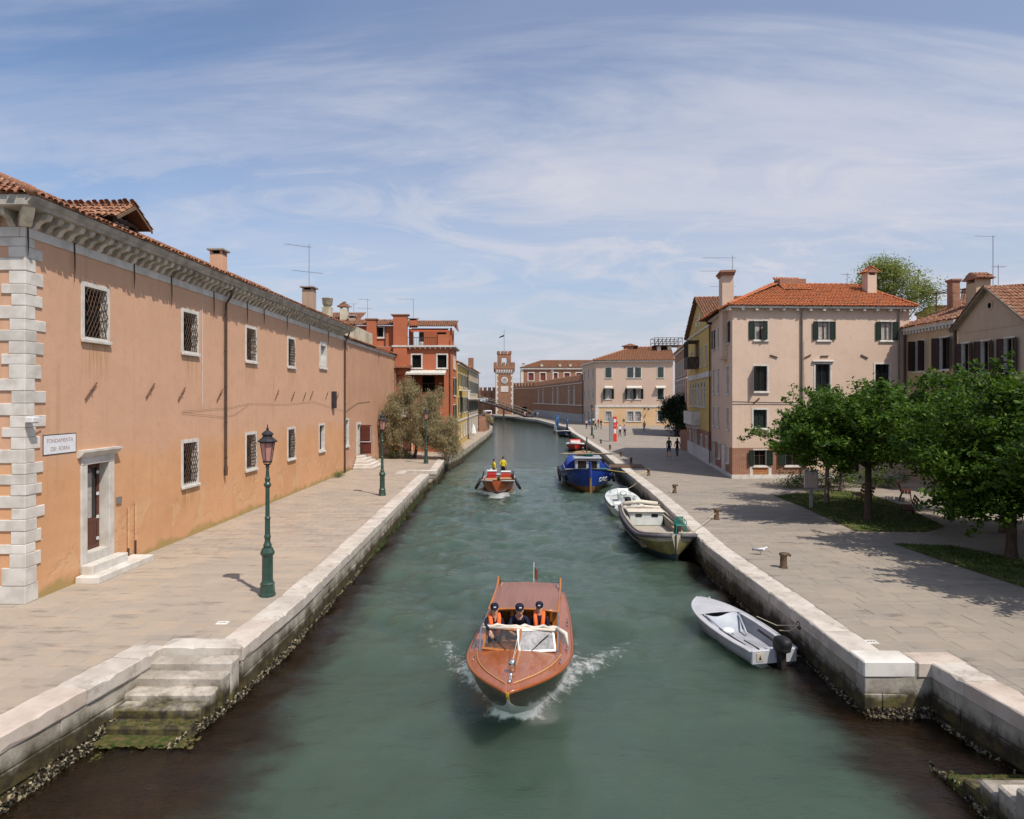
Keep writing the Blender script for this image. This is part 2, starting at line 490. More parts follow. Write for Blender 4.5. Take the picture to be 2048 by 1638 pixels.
plain('barnacle', (.30, .25, .16), (.02, .016, .010), 14, .8, .35, bump=.8, bscale=50, lo=.42, hi=.52)
brickmat('brick_far', (.31, .135, .075), (.24, .10, .055), (.32, .215, .145), .5, .13, .02)
brickmat('brick_near', (.33, .115, .055), (.25, .085, .045), (.38, .28, .21), .27, .075, .012)
brickmat('brick_orange', (.48, .15, .03), (.38, .10, .025), (.45, .30, .15), .27, .10, .014)
plain('roof_bed', (.20, .10, .06), (.12, .07, .05), 3, .95, .1)
def tiles(name, a, b, c, d):
    t = NT(name)
    v = t.coord((1, 1, 1), rnd=True)
    col = t.mix(t.ramp(t.noise(v, 5.5, 2, .5), .38, .62), a, b)
    col = t.mix(t.ramp(t.noise(v, 9.1, 2, .5), .56, .66), col, c)
    col = t.mix(t.ramp(t.noise(v, 1.1, 6, .65), .50, .72, 0., .7), col, d)
    return t.fin(col, .85, .25, t.bump(t.noise(v, 40, 4), .3, .01))
tiles('tile_bright', (.46, .15, .055), (.36, .10, .04), (.52, .22, .10), (.16, .12, .09))
tiles('tile_old', (.30, .135, .075), (.22, .095, .055), (.38, .25, .16), (.11, .09, .07))
tiles('tile_far', (.34, .15, .075), (.26, .11, .06), (.38, .22, .13), (.17, .12, .08))
# ground
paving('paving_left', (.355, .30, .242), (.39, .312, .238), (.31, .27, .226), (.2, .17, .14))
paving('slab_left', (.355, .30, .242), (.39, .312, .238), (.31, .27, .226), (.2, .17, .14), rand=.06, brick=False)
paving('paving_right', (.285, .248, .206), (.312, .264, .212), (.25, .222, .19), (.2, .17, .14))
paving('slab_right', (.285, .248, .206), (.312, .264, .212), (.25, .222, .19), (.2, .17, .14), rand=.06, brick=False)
plain('gravel', (.30, .27, .23), (.24, .21, .18), 20, .95, .1, bump=.4, bscale=80)
plain('grass', (.055, .08, .02), (.14, .125, .055), 1.6, .95, .1, bump=.8, bscale=70)
plain('grass_blade', (.05, .095, .014), (.14, .16, .045), 1.4, .7, .2)
def kerbmat():
    t = NT('stone_kerb')
    v = t.coord((1, 1, 1), rnd=True, world=True)
    col = t.mix(t.ramp(t.noise(v, 1.1, 7, .65), .35, .68), (.57, .52, .455), (.42, .37, .315))
    col = t.mix(t.ramp(t.noise(v, 2.3, 8, .7), .52, .66, 0., .6), col, (.26, .225, .185))
    col = t.mix(t.ramp(t.noise(v, 5, 7, .7), .60, .70, 0., .55), col, (.30, .26, .22))
    oi = t.n('ShaderNodeObjectInfo')
    warm = t.ramp(oi.outputs['Random'], .92, .95, 0., .25)
    col = t.mix(warm, col, (.55, .38, .29))
    return t.fin(col, .75, .3, t.bump(t.noise(v, 26, 7, .7), .35, .012))
kerbmat()
def wallmat():
    t = NT('quay_wall')
    v = t.coord(world=True)
    sp = t.n('ShaderNodeSeparateXYZ'); t.l(v, sp.inputs[0]); z = sp.outputs[2]
    col = t.mix(t.ramp(t.noise(v, 1.5, 7, .65), .35, .65), (.44, .40, .33), (.25, .22, .17))
    n = t.noise(t.coord((1, 1, .5), world=True), 1.6, 6, .65)
    wet = t.ramp(t.math('ADD', z, t.math('MULTIPLY', n, -.9)), .22, -.12)
    col = t.mix(wet, col, (.045, .034, .018))
    stripe = t.ramp(t.math('ADD', z, t.math('MULTIPLY', n, -.5)), .18, .02, 0., .6)
    col = t.mix(t.math('MULTIPLY', stripe, t.ramp(t.noise(v, 3, 4), .45, .6)), col, (.11, .09, .03))
    return t.fin(col, .8, .3, t.bump(t.noise(v, 14, 8, .75), .8, .03))
wallmat()
# metal, wood, cloth, paint
plain('iron', (.055, .04, .032), (.11, .055, .03), 8, .75, .3, .3)
plain('rust', (.14, .075, .045), (.07, .045, .035), 9, .85, .2)
plain('bollard_iron', (.16, .10, .055), (.07, .05, .038), 7, .65, .35, .2, bump=.3)
plain('pipe_brown', (.10, .062, .045), (.06, .042, .034), 4, .6, .3)
plain('pipe_grey', (.24, .215, .19), (.17, .15, .135), 4, .6, .3)
plain('lamp_green', (.026, .064, .045), (.017, .044, .033), 6, .45, .5, coat=.15)
plain('lamp_cap', (.045, .042, .045), (.025, .024, .027), 6, .55, .4, .3)
t = NT('lamp_glass'); t.fin((.60, .30, .26), .25, .5); t.b.inputs['Transmission Weight'].default_value = .35
plain('glass_dark', (.012, .013, .015), None, rough=.06, spec=.6)
plain('void', (.010, .009, .009), None, rough=.95, spec=.05)
plain('curtain', (.42, .39, .36), (.30, .28, .26), 7, .9, .1)
plain('curtain_orange', (.42, .20, .08), None, rough=.9)
plain('frame_white', (.70, .68, .64), None, rough=.5)
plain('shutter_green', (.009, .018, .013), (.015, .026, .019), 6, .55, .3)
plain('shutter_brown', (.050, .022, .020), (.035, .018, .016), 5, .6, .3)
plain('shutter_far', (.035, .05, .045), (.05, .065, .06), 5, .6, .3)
plain('shutter_red', (.16, .035, .03), None, rough=.6)
plain('door_brown', (.115, .042, .028), (.075, .028, .020), 3, .5, .4, stretch=(6, 6, .4))
plain('door_red', (.12, .03, .018), (.085, .022, .014), 3, .55, .3)
plain('timber', (.20, .125, .075), (.12, .08, .055), 4, .8, .2, stretch=(1, 6, 6))
plain('timber_grey', (.30, .26, .21), (.20, .17, .14), 4, .85, .2)
plain('timber_dark', (.055, .04, .03), (.09, .065, .05), 4, .75, .2)
plain('concrete', (.38, .37, .35), (.28, .27, .25), 3, .9, .2)
plain('sign_white', (.72, .72, .74), (.66, .66, .69), 5, .6)
plain('sign_ink', (.34, .25, .22), None, rough=.8)
plain('white_paint', (.68, .68, .67), (.58, .58, .57), 3, .45, .4)
plain('black_rubber', (.012, .012, .013), None, rough=.6, spec=.4)
plain('chrome', (.75, .75, .75), None, rough=.12, metal=1)
plain('steel', (.42, .43, .45), None, rough=.35, metal=.8)
plain('antenna', (.26, .26, .27), None, rough=.5, metal=.5)
plain('gold_line', (.62, .33, .09), None, rough=.35, spec=.5, coat=.5)
plain('gold_stem', (.42, .28, .03), None, rough=.4, spec=.5)
def varnish(name, a, b, sc=(1.2, 22, 22), rough=.22, coat=.9):
    t = NT(name)
    v = t.coord(sc)
    col = t.mix(t.ramp(t.noise(v, 1.6, 6, .6), .32, .7), a, b)
    col = t.mix(t.ramp(t.noise(t.coord((.4, 5, 5)), 1.2, 3, .5), .45, .6, 0., .35), col, tuple(x*.55 for x in a))
    return t.fin(col, rough, .5, None, 0, coat)
varnish('mahogany_deck', (.36, .105, .028), (.26, .065, .018), rough=.3, coat=.35)
varnish('mahogany_hull', (.050, .018, .011), (.085, .032, .016), rough=.18)
varnish('mahogany_roof', (.27, .125, .085), (.24, .105, .072), rough=.5, coat=.1)
varnish('mahogany_bright', (.45, .17, .035), (.36, .12, .024))
plain('leather_orange', (.42, .17, .035), (.34, .13, .028), 6, .5, .4)
plain('canvas_cream', (.62, .57, .48), (.50, .46, .39), 5, .85, .1, bump=.5, bscale=20)
plain('boat_white', (.62, .64, .62), (.50, .55, .50), 2.5, .4, .5)
plain('boat_grey', (.45, .45, .465), (.38, .38, .40), 2.5, .5, .4)
plain('boat_grey_in', (.34, .34, .36), (.26, .26, .28), 2.5, .7, .3)
plain('boat_green_scum', (.36, .38, .25), (.22, .25, .13), 5, .6, .3)
plain('boat_blue', (.006, .028, .20), (.010, .042, .26), 2, .35, .5, coat=.3)
plain('boat_blue_dark', (.018, .035, .075), (.03, .05, .09), 2, .5, .4)
plain('boat_lightgrey', (.36, .39, .43), (.30, .33, .37), 3, .5, .4)
plain('tarp_blue', (.012, .055, .33), (.018, .075, .40), 3, .6, .3, bump=.4, bscale=6)
plain('boat_orange', (.34, .075, .018), (.24, .05, .016), 3, .45, .4, coat=.3)
plain('antifoul_red', (.16, .055, .028), (.09, .035, .022), 4, .8, .2)
plain('antifoul_ochre', (.26, .15, .05), (.18, .10, .04), 4, .8, .2)
plain('boat_dark', (.022, .018, .016), (.04, .03, .026), 4, .6, .3)
plain('work_cream', (.52, .47, .36), (.42, .37, .28), 3, .6, .3)
plain('work_deck', (.40, .35, .285), (.31, .275, .225), 4, .85, .2)
plain('work_fender', (.115, .105, .115), (.08, .075, .08), 4, .6, .3)
plain('work_algae', (.26, .23, .09), (.17, .16, .07), 5, .75, .2)
plain('work_blue', (.020, .045, .070), (.03, .055, .07), 3, .6, .3)
plain('red_plastic', (.50, .03, .025), None, rough=.5)
plain('red_bright', (.58, .055, .03), None, rough=.5)
plain('green_plastic', (.012, .16, .115), None, rough=.45)
plain('cardboard', (.36, .235, .135), (.30, .19, .10), 4, .9, .1)
plain('yellow_vest', (.62, .50, .02), None, rough=.7)
plain('orange_vest', (.75, .14, .03), None, rough=.7)
plain('navy_cloth', (.012, .014, .030), (.018, .020, .038), 6, .85, .15)
plain('rope', (.48, .42, .30), None, rough=.9)
plain('rope_yellow', (.55, .42, .12), None, rough=.9)
plain('post_blue', (.022, .075, .19), (.03, .09, .21), 4, .5, .3)
plain('bench_red', (.115, .022, .016), (.085, .018, .014), 4, .55, .3)
plain('totem_grey', (.33, .33, .34), None, rough=.4, metal=.4)
plain('totem_red', (.62, .045, .03), None, rough=.45)
plain('skin', (.50, .28, .19), None, rough=.6)
plain('skin_dark', (.33, .17, .11), None, rough=.6)
for nm, c in dict(black=(.012, .012, .014), white=(.66, .66, .66), red=(.40, .03, .04), navy=(.016, .022, .06), green=(.014, .055, .032), jeans=(.07, .11, .20),
                  beige=(.40, .31, .20), lilac=(.38, .31, .42), grey=(.20, .20, .21), sky=(.25, .36, .50), brown=(.09, .05, .03), pale=(.52, .44, .38)).items():
    plain('cloth_'+nm, c, None, rough=.9, spec=.1)
plain('hair_dark', (.014, .010, .009), None, rough=.6)
plain('hair_brown', (.06, .035, .02), None, rough=.6)
plain('hair_grey', (.30, .28, .26), None, rough=.7)
plain('feather_white', (.70, .70, .69), None, rough=.8)
plain('feather_grey', (.26, .27, .29), None, rough=.8)
plain('beak', (.55, .33, .05), None, rough=.5)
plain('awning_cloth', (.58, .56, .50), (.48, .46, .41), 3, .9, .1)
plain('awning_red', (.45, .10, .045), None, rough=.9)
plain('laundry', (.66, .66, .66), None, rough=.9)
plain('banner', (.60, .65, .72), None, rough=.7)
plain('banner_blue', (.05, .14, .34), None, rough=.7)
plain('flower', (.72, .70, .62), None, rough=.8)
def leafmat(name, a, b, trans=.25, sat=1, gloss=.45):
    t = NT(name)
    v = t.coord()
    geo = t.n('ShaderNodeNewGeometry')
    f = t.math('ADD', t.math('MULTIPLY', geo.outputs['Random Per Island'], .65), t.math('MULTIPLY', t.noise(v, .8, 3), .5))
    col = t.mix(t.ramp(f, .25, .85), a, b)
    t.fin(col, gloss, .22)
    tr = t.n('ShaderNodeBsdfTranslucent'); t.l(t.mix(.5, col, tuple(min(1, x*2.0) for x in b)), tr.inputs[0])
    ms = t.n('ShaderNodeMixShader'); ms.inputs[0].default_value = trans
    t.l(t.b.outputs[0], ms.inputs[1]); t.l(tr.outputs[0], ms.inputs[2]); t.l(ms.outputs[0], t.out.inputs[0])
leafmat('leaf_mulberry', (.013, .040, .004), (.080, .150, .014), .28, gloss=.55)
leafmat('leaf_dark', (.012, .024, .010), (.024, .042, .016), .15)
leafmat('leaf_pale', (.13, .16, .035), (.22, .25, .07), .4)
leafmat('leaf_tamarisk', (.19, .165, .085), (.36, .305, .175), .25, gloss=.8)
leafmat('leaf_shrub', (.05, .09, .018), (.12, .17, .04), .3)
plain('bark', (.115, .085, .062), (.065, .05, .04), 9, .95, .1, bump=.8, bscale=20, stretch=(1, 1, .3))
plain('bark_light', (.19, .155, .125), (.12, .10, .08), 9, .95, .1, bump=.8, bscale=20, stretch=(1, 1, .3))
# ------------------------------------------------------------------ water
LEFT = [(-7.95, 2), (-7.92, 10.5), (-7.35, 14.35), (-5.66, 14.3), (-5.5, 18), (-5.52, 24), (-5.82, 47.4), (-7.6, 47.6), (-7.6, 49.6), (-5.5, 49.4),
        (-5.85, 59), (-5.1, 66), (-4.5, 81), (-3.8, 100), (-3.4, 118), (-3.7, 130), (-5.5, 146), (-11, 165), (-13.5, 200), (-14, 245), (-14, 700)]
RIGHT = [(8.4, 2), (8.45, 11.2), (8.28, 13.42), (6.98, 13.5), (6.95, 24), (7.73, 36.4), (8.36, 54.6), (9.0, 69.6), (9.5, 109), (10.3, 126), (9.2, 138),
         (6.6, 173), (-1.2, 209), (-6.5, 222), (-9, 245), (-9, 700)]
def edge_x(poly, Y):
    for (a, b) in zip(poly[:-1], poly[1:]):
        if a[1] <= Y <= b[1] and b[1]-a[1] > .5:
            return a[0]+(b[0]-a[0])*(Y-a[1])/(b[1]-a[1])
    return None

BOW = Vector((-.08, 11.86)); STERN = Vector((.65, 20.0))       # motorboat axis
def build_water():
    t = NT('canal_water')
    v = t.coord(world=True)
    at = t.n('ShaderNodeAttribute', attribute_name='foam')
    al = t.n('ShaderNodeAttribute', attribute_name='quay_band')
    deep = t.mix(t.ramp(t.noise(v, .18, 4), .35, .7), (.056, .088, .062), (.046, .074, .053))
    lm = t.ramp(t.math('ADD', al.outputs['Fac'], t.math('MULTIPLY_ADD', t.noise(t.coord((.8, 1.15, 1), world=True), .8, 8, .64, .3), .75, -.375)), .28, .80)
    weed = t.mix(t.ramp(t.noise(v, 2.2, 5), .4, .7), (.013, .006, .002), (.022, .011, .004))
    col = t.mix(t.math('MULTIPLY', lm, .97), deep, weed)  # water colour shifts to dark brown in an uneven band along both quays
    fn = t.noise(t.coord((1, 1, 1), world=True), 5.5, 9, .72, .5)
    f = t.math('ADD', at.outputs['Fac'], t.math('MULTIPLY_ADD', fn, 1.5, -.75))
    fm = t.math('MULTIPLY', t.ramp(f, .36, .86), .80)
    col = t.mix(fm, col, (.60, .63, .62))
    ro = t.math('MULTIPLY_ADD', fm, .5, .05)
    h1 = t.noise(t.coord((1.0, 1.9, 1), world=True), 1.5, 3, .5, .4)
    h2 = t.noise(t.coord((1.0, 2.2, 1), world=True), 5.0, 4, .6, .3)
    n = t.bump(h1, .25, .14)
    n = t.bump(h2, .65, .045, n)
    h3 = t.noise(t.coord((1.0, 2.6, 1), world=True), 13.0, 3, .6, .2)
    n = t.bump(h3, 1.0, .016, n)
    n = t.bump(t.math('MULTIPLY', fn, at.outputs['Fac']), .6, .08, n)
    t.fin(col, ro, .75, n)
    t.b.inputs['IOR'].default_value = 1.33
    t.b.subsurface_method = 'RANDOM_WALK'      # turbid water: sunlight spreads below the surface
    t.b.inputs['Subsurface Weight'].default_value = 1.0
    t.b.inputs['Subsurface Radius'].default_value = (.5, .6, .55)
    t.b.inputs['Subsurface Scale'].default_value = 14.0
    xs = np.arange(-9.6, 10.01, .1); ys = np.concatenate([np.arange(4, 34, .1), np.arange(34, 70.1, .16)])
    X, Y = np.meshgrid(xs, ys)
    rg = np.random.default_rng(5)
    Z = np.zeros_like(X)
    for i in range(56):
        lam = float(np.exp(rg.uniform(np.log(.45), np.log(4.0))))
        th = rg.normal(np.pi/2+.25, .75); k = 2*np.pi/lam
        a = .0078*lam**.75*rg.uniform(.5, 1.3)
        Z += a*np.sin(k*(X*np.cos(th)+Y*np.sin(th))+rg.uniform(0, 6.28)+.5*np.sin(.35*X+.22*Y+i))
    calm = np.clip((Y-10)/9, .52, 1)
    Z *= calm
    foam = np.zeros_like(X)
    def wake(bow, d, hb, arm, L, amp, side=1.0):
        """bow wave, side foam and divergent wave arms of a moving boat; d points from bow to stern"""
        nonlocal Z, foam
        s = (X-bow[0])*d[0]+(Y-bow[1])*d[1]
        q = (X-bow[0])*d[1]-(Y-bow[1])*d[0]
        aq = np.abs(q)
        wob = .22*np.sin(2.1*s+1.3*np.sign(q))+.12*np.sin(5.3*s+q)
        for j, (k, w, st) in enumerate(((arm, .40, 1.0), (arm*.62, .42, .7))):
            c = hb*.15+k*np.maximum(s, 0)+wob*.5
            g = np.exp(-((aq-c)/(w+.03*s))**2)*(s > -.15)*np.exp(-np.maximum(s, 0)/L)
            Z += amp*st*g
            foam = np.maximum(foam, g*(1.05 if j == 0 else .6)*np.where(q > 0, side, 1.0))
        near = np.exp(-((aq-hb*np.clip(s/2.6, .05, 1))/.52)**2)*(s > -.3)*(s < 7)*np.exp(-np.maximum(s-.5, 0)/3.5)
        foam = np.maximum(foam, 1.1*near); Z += amp*1.1*near
        tail = np.exp(-(q/(.6+.08*np.maximum(s-7, 0)))**2)*(s > 7.2)*np.exp(-np.maximum(s-7.2, 0)/5)
        foam = np.maximum(foam, .66*tail)
        Z += amp*.5*np.sin(3.0*s+1.2*aq)*np.exp(-(aq/(1+.35*np.maximum(s, 0)))**2)*(s > 0)*np.exp(-np.maximum(s, 0)/14)
        spread = np.exp(-(aq/(1.0+.30*np.maximum(s, 0)))**2)*(s > 1)*np.exp(-np.maximum(s, 0)/7)
        foam = np.maximum(foam, .53*spread)
    d1 = (STERN-BOW).normalized()
    wake(BOW+d1*1.62, d1, 1.0, .55, 4.0, .15)
    wake(Vector((-.95, 43.2)), Vector((-.02, 1)).normalized(), .9, .62, 3.2, .12)
    quay_band = np.zeros_like(X)  # strength of the brown water band, fading out from each quay edge
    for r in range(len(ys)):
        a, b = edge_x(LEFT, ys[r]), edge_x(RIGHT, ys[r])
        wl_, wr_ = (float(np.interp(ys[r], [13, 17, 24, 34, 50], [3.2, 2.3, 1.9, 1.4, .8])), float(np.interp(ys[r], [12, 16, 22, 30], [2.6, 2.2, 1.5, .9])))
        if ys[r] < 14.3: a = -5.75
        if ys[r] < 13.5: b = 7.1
        if a is not None: quay_band[r] = np.maximum(quay_band[r], np.clip(1-(xs-a)/wl_, 0, 1))
        if b is not None: quay_band[r] = np.maximum(quay_band[r], np.clip(1-(b-xs)/wr_, 0, 1))
        # little wash against the stones
        if a is not None: foam[r] = np.maximum(foam[r], .18*np.exp(-((xs-a)/.2)**2))
    nx, ny = len(xs), len(ys)
    idx = np.arange(nx*ny).reshape(ny, nx)
    q = np.stack([idx[:-1, :-1], idx[:-1, 1:], idx[1:, 1:], idx[1:, :-1]], -1).reshape(-1, 4)
    V = np.stack([X, Y, Z*np.clip((70-Y)/28, 0, 1)], -1).reshape(-1, 3)
    # far sheets round the fine one
    n0 = len(V)
    x0_, x1_ = float(xs[0]), float(xs[-1]); D_ = -4.
    extra = np.array([(-400, 70, 0), (x0_, 70, 0), (x1_, 70, 0), (400, 70, 0), (400, 700, 0), (-400, 700, 0), (-400, -60, 0), (400, -60, 0), (400, 4, 0), (x1_, 4, 0), (x0_, 4, 0), (-400, 4, 0),
                      (-400, -60, D_), (400, -60, D_), (400, 700, D_), (-400, 700, D_)], float)
    V = np.vstack([V, extra])
    e = lambda k: n0+k
    q = np.vstack([q, [[e(0), e(3), e(4), e(5)], [e(6), e(7), e(8), e(11)], [e(11), e(10), e(1), e(0)], [e(9), e(8), e(3), e(2)],
                       [e(15), e(14), e(13), e(12)], [e(6), e(12), e(13), e(7)], [e(4), e(14), e(15), e(5)], [e(5), e(15), e(12), e(6)], [e(7), e(13), e(14), e(4)]]])
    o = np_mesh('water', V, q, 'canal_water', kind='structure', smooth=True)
    for nm, arr in (('foam', foam), ('quay_band', quay_band)):
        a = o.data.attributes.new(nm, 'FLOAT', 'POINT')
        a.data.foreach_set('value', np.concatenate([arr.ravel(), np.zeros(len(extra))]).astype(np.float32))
    # spray thrown up along the bow of the motorboat and the barge
    g = random.Random(3); m = MB()
    for (bw, d, hb, n, k) in ((BOW+d1*1.6, d1, 1.0, 380, .5), (Vector((-.95, 43.3)), Vector((-.02, 1)), .9, 160, .6)):
        for i in range(n):
            s = abs(g.gauss(0, 1.3)); sd = g.choice((-1, 1)); qq = sd*(hb*.12+k*s+g.gauss(0, .10+.04*s))
            p = bw+d*s+Vector((d.y, -d.x))*qq
            z = max(0, g.gauss(.05, .06)*math.exp(-s/2.5)); r = g.uniform(.005, .014)
            m.add([(p.x+r, p.y, z), (p.x-r, p.y, z), (p.x, p.y+r, z), (p.x, p.y-r, z), (p.x, p.y, z+r), (p.x, p.y, z-r)],
                  [(0, 2, 4), (2, 1, 4), (1, 3, 4), (3, 0, 4), (2, 0, 5), (1, 2, 5), (3, 1, 5), (0, 3, 5)])
    sp = m.build('foam', 'foam_white', o, True, 'stuff')
plain('foam_white', (.72, .74, .73), None, rough=.6)
build_water()

# ------------------------------------------------------------------ quays
def stone(parent, name, mat, Mx, x0, x1, y0, y1, z0, z1, b=.015, jit=.006):
    m = MB(Mx); m.cbox(x0, x1, y0, y1, z0, z1, b, jit)
    return m.build(name, mat, parent)
def quay(poly, side, mats):
    pts = list(poly)+[(side*420, 700), (side*420, 2)]
    if side > 0: pts = pts[::-1]
    n = len(pts); m = MB()
    m.add([(x, y, ZQ) for x, y in pts]+[(x, y, -1.6) for x, y in pts], [tuple(range(n))[::-1]])
    m.mi = 1
    o = 0
    m.f += [(i, (i+1) % n, n+(i+1) % n, n+i) for i in range(n)]; m.m += [1]*n
    q = m.build('quay_pavement', mats)
    bm = bmesh.new(); bm.from_mesh(q.data); bmesh.ops.recalc_face_normals(bm, faces=bm.faces); bm.to_mesh(q.data); bm.free()
    q['kind'] = 'structure'
    return q
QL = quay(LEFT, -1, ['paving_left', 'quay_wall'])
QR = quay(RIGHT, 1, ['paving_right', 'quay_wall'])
QL['label'] = 'sunlit stone pavement of the quay before the salmon building'
QR['label'] = 'wide stone pavement of the quay with trees and bollards'

def worn_stone(parent, name, mat, Mx, x0, x1, y0, y1, z0, z1, g, b=.02):
    """kerb block with chipped, rounded arrises"""
    n = max(5, int((x1-x0)/.16)); m = MB(Mx); rings = []
    for i in range(n+1):
        x = x0+(x1-x0)*i/n; e = (.018 if i in (0, n) else 0)
        c = [b*g.uniform(.6, 1.3)+(g.uniform(.015, .06) if g.random() < .14 else 0)+e for _ in range(4)]
        dz = g.uniform(-.003, .003)
        rings.append([(x, y0+c[0]*.3, z0), (x, y0+e*.4, z0+c[0]), (x, y0+e*.4+g.uniform(-.004, .004), z1-c[1]), (x, y0+c[1], z1-e*.5+dz), (x, y1-c[2], z1-e*.5+dz), (x, y1-e*.4, z1-c[2]), (x, y1-e*.4, z0)])
    m.loft([r[::-1] for r in rings], caps=True)
    return m.build(name, mat, parent)
def kerb(parent, poly, side, segs, y_courses, wid=.58, lens=(1.3, 2.3), ymax=120):
    g = random.Random(11 if side < 0 else 12)
    for i in segs:
        a, b = Vector((*poly[i], 0)), Vector((*poly[i+1], 0))
        if a.y > ymax: break
        if side > 0: a, b = a, b
        d = (b-a); L = d.length; d.normalize()
        ang = math.atan2(d.y, d.x)
        Mx = Matrix.Translation(a) @ Matrix.Rotation(ang, 4, 'Z')     # x along the edge; land is on +y for the left bank, -y for the right
        sg = 1 if side < 0 else -1
        u = 0
        while u < L-.05:
            l = g.uniform(*lens)*(1 if a.y < 40 else 1.6)
            if L-u-l < .7: l = L-u
            j = g.uniform(-.012, .012)
            ya, yb = sorted((sg*(-.055+j), sg*(wid+g.uniform(-.03, .03))))
            (worn_stone(parent, 'kerb_stone', 'stone_kerb', Mx, u+.005, u+l-.005, ya, yb, ZQ-.27, ZQ+.014+g.uniform(-.006, .010), g, .022) if a.y < 36 else stone(parent, 'kerb_stone', 'stone_kerb', Mx, u+.006, u+l-.006, ya, yb, ZQ-.27, ZQ+.014+g.uniform(-.006, .010), .025, .01))
            u += l
        if a.y < y_courses:
            for c, (zt, zb) in enumerate(((ZQ-.275, ZQ-.60), (ZQ-.605, ZQ-.92))):
                u = 0
                while u < L-.05:
                    l = g.uniform(.55, 1.25)
                    if L-u-l < .4: l = L-u
                    ya, yb = sorted((sg*(-.022-.02*c+g.uniform(-.012, .012)), sg*.3))
                    stone(parent, 'wall_block', 'quay_wall', Mx, u+.005, u+l-.005, ya, yb, zb, zt, .014, .008)
                    u += l
kerb(QL, LEFT, -1, [1], 40)
kerb(QL, LEFT, -1, [2], 0, .45)
kerb(QL, LEFT, -1, [3, 4, 5], 46)
kerb(QL, LEFT, -1, [7, 8, 9], 0, .55)
kerb(QR, RIGHT, 1, [0, 1], 40, .62)
kerb(QR, RIGHT, 1, [3, 4, 5, 6, 7], 30, .62)
kerb(QR, RIGHT, 1, [8, 9, 10, 11, 12], 0, .62, (3, 4), 260)
# end face of the right quay: a big white corner block over three courses
stone(QR, 'kerb_stone', 'stone_white', Matrix(), 6.93, 7.96, 13.44, 14.05, ZQ-.29, ZQ+.03, .025, .004)
stone(QR, 'kerb_stone', 'stone_kerb', Matrix(), 7.98, 8.95, 13.41, 14.0, ZQ-.28, ZQ+.012, .02, .004)
for c, row in enumerate(((6.95, 7.72, 8.30), (6.94, 7.30, 7.95, 8.30))):
    for xa, xb in zip(row[:-1], row[1:]):
        stone(QR, 'wall_block', 'stone_stair', Matrix(), xa+.004, xb-.004, 13.46-.01*c, 13.8, ZQ-.62-.31*c, ZQ-.305-.31*c, .014, .006)
for i in range(4):      # kerb of the stepped left landing
    pass

def steps(parent, x0, x1, y0, run, n, sgn, ztop, rise, mossfrom, skew=0.):
    for i in range(n):
        ya, yb = sorted((y0+sgn*run*i, y0+sgn*run*(i+1.12)))
        mat = 'stone_stair' if i < mossfrom else 'stone_mossy'
        stone(parent, 'step', mat, Matrix(), x0, x1+rnd.uniform(-.03, .05)+skew*i, ya, yb, -.6, ztop-rise*(i+1)+rnd.uniform(-.012, .012), .035, .018)
steps(QL, -7.75, -5.68, 14.28, .34, 7, -1, ZQ, .165, 5, -.065)
steps(QR, 7.05, 8.5, 9.15, .38, 7, 1, .98, .165, 4)
for i in range(3):     # landing stairs beyond the kerb, cut into the quay
    stone(QL, 'step', 'stone_stair', Matrix(), -7.6+.62*i, -6.95+.62*i, 47.5, 49.5, -.5, ZQ-.2*(i+1), .03, .01)

def slabs(parent, mat, rows, xlim, name='paving_slab'):
    g = random.Random(21); k = 0; y = rows[0]
    while y < rows[1] and k < 296:
        h = g.uniform(.40, .52)
        x0, x1 = xlim(y, y+h)
        if x0 is not None and x1-x0 > .5:
            x = x0
            while x < x1-.3 and k < 296:
                l = g.uniform(.5, 1.15)
                if x1-x-l < .35: l = x1-x
                m = MB(); zt = ZQ+.007+g.uniform(-.003, .003)
                m.cbox(x+.005, x+l-.005, y+.005, y+h-.005, ZQ-.02, zt, .006, .003)
                m.build(name, mat, parent); k += 1
                x += l
        y += h
def xl(y0, y1):
    b = min(edge_x(LEFT, min(y0, 14.3)) or -7.9, edge_x(LEFT, min(y1, 14.3)) or -7.9)-.62 if y0 < 14.9 else -6.15
    a = max(-.76*y1-.4, -12.3 if y1 > 17.0 else -30)
    return a, b
def xr(y0, y1):
    if y1 < 13.6: return 9.15, .76*y1+.4
    if y0 < 14.05: return 9.0, .76*y1+.4
    return (edge_x(RIGHT, y0) or 7)+.66, .76*y1+.4
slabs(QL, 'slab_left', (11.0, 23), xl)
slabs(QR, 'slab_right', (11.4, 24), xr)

# mussels and barnacles along the waterline
def mussels(parent, spans, seed):
    g = random.Random(seed); m = MB()
    for (a, b, per, out, zh) in spans:
        a, b = Vector((*a, 0)), Vector((*b, 0)); d = (b-a); L = d.length; d.normalize(); nrm = Vector((d.y, -d.x, 0))*out
        for i in range(int(L*per)):
            p = a+d*g.uniform(0, L); z = min(abs(g.gauss(0, zh)), zh*2.2)-.03
            r = g.uniform(.014, .038)
            p = p+nrm*g.uniform(.02, .055); p.z = z
            ax = [Vector((g.gauss(0, 1), g.gauss(0, 1), g.gauss(0, 1))).normalized()*r*g.uniform(.6, 1.5) for _ in range(3)]
            m.add([p+ax[0], p-ax[0], p+ax[1], p-ax[1], p+ax[2], p-ax[2]],
                  [(0, 2, 4), (2, 1, 4), (1, 3, 4), (3, 0, 4), (2, 0, 5), (1, 2, 5), (3, 1, 5), (0, 3, 5)])
    m.build('mussel_crust', 'barnacle', parent, False, 'stuff')
mussels(QL, [((-7.95, 8), (-7.35, 14.3), 330, 1, .13), ((-6.1, 12.0), (-5.66, 14.3), 240, 1, .09), ((-5.66, 14.3), (-5.5, 18), 240, 1, .10), ((-5.5, 18), (-5.55, 27), 150, 1, .09)], 4)
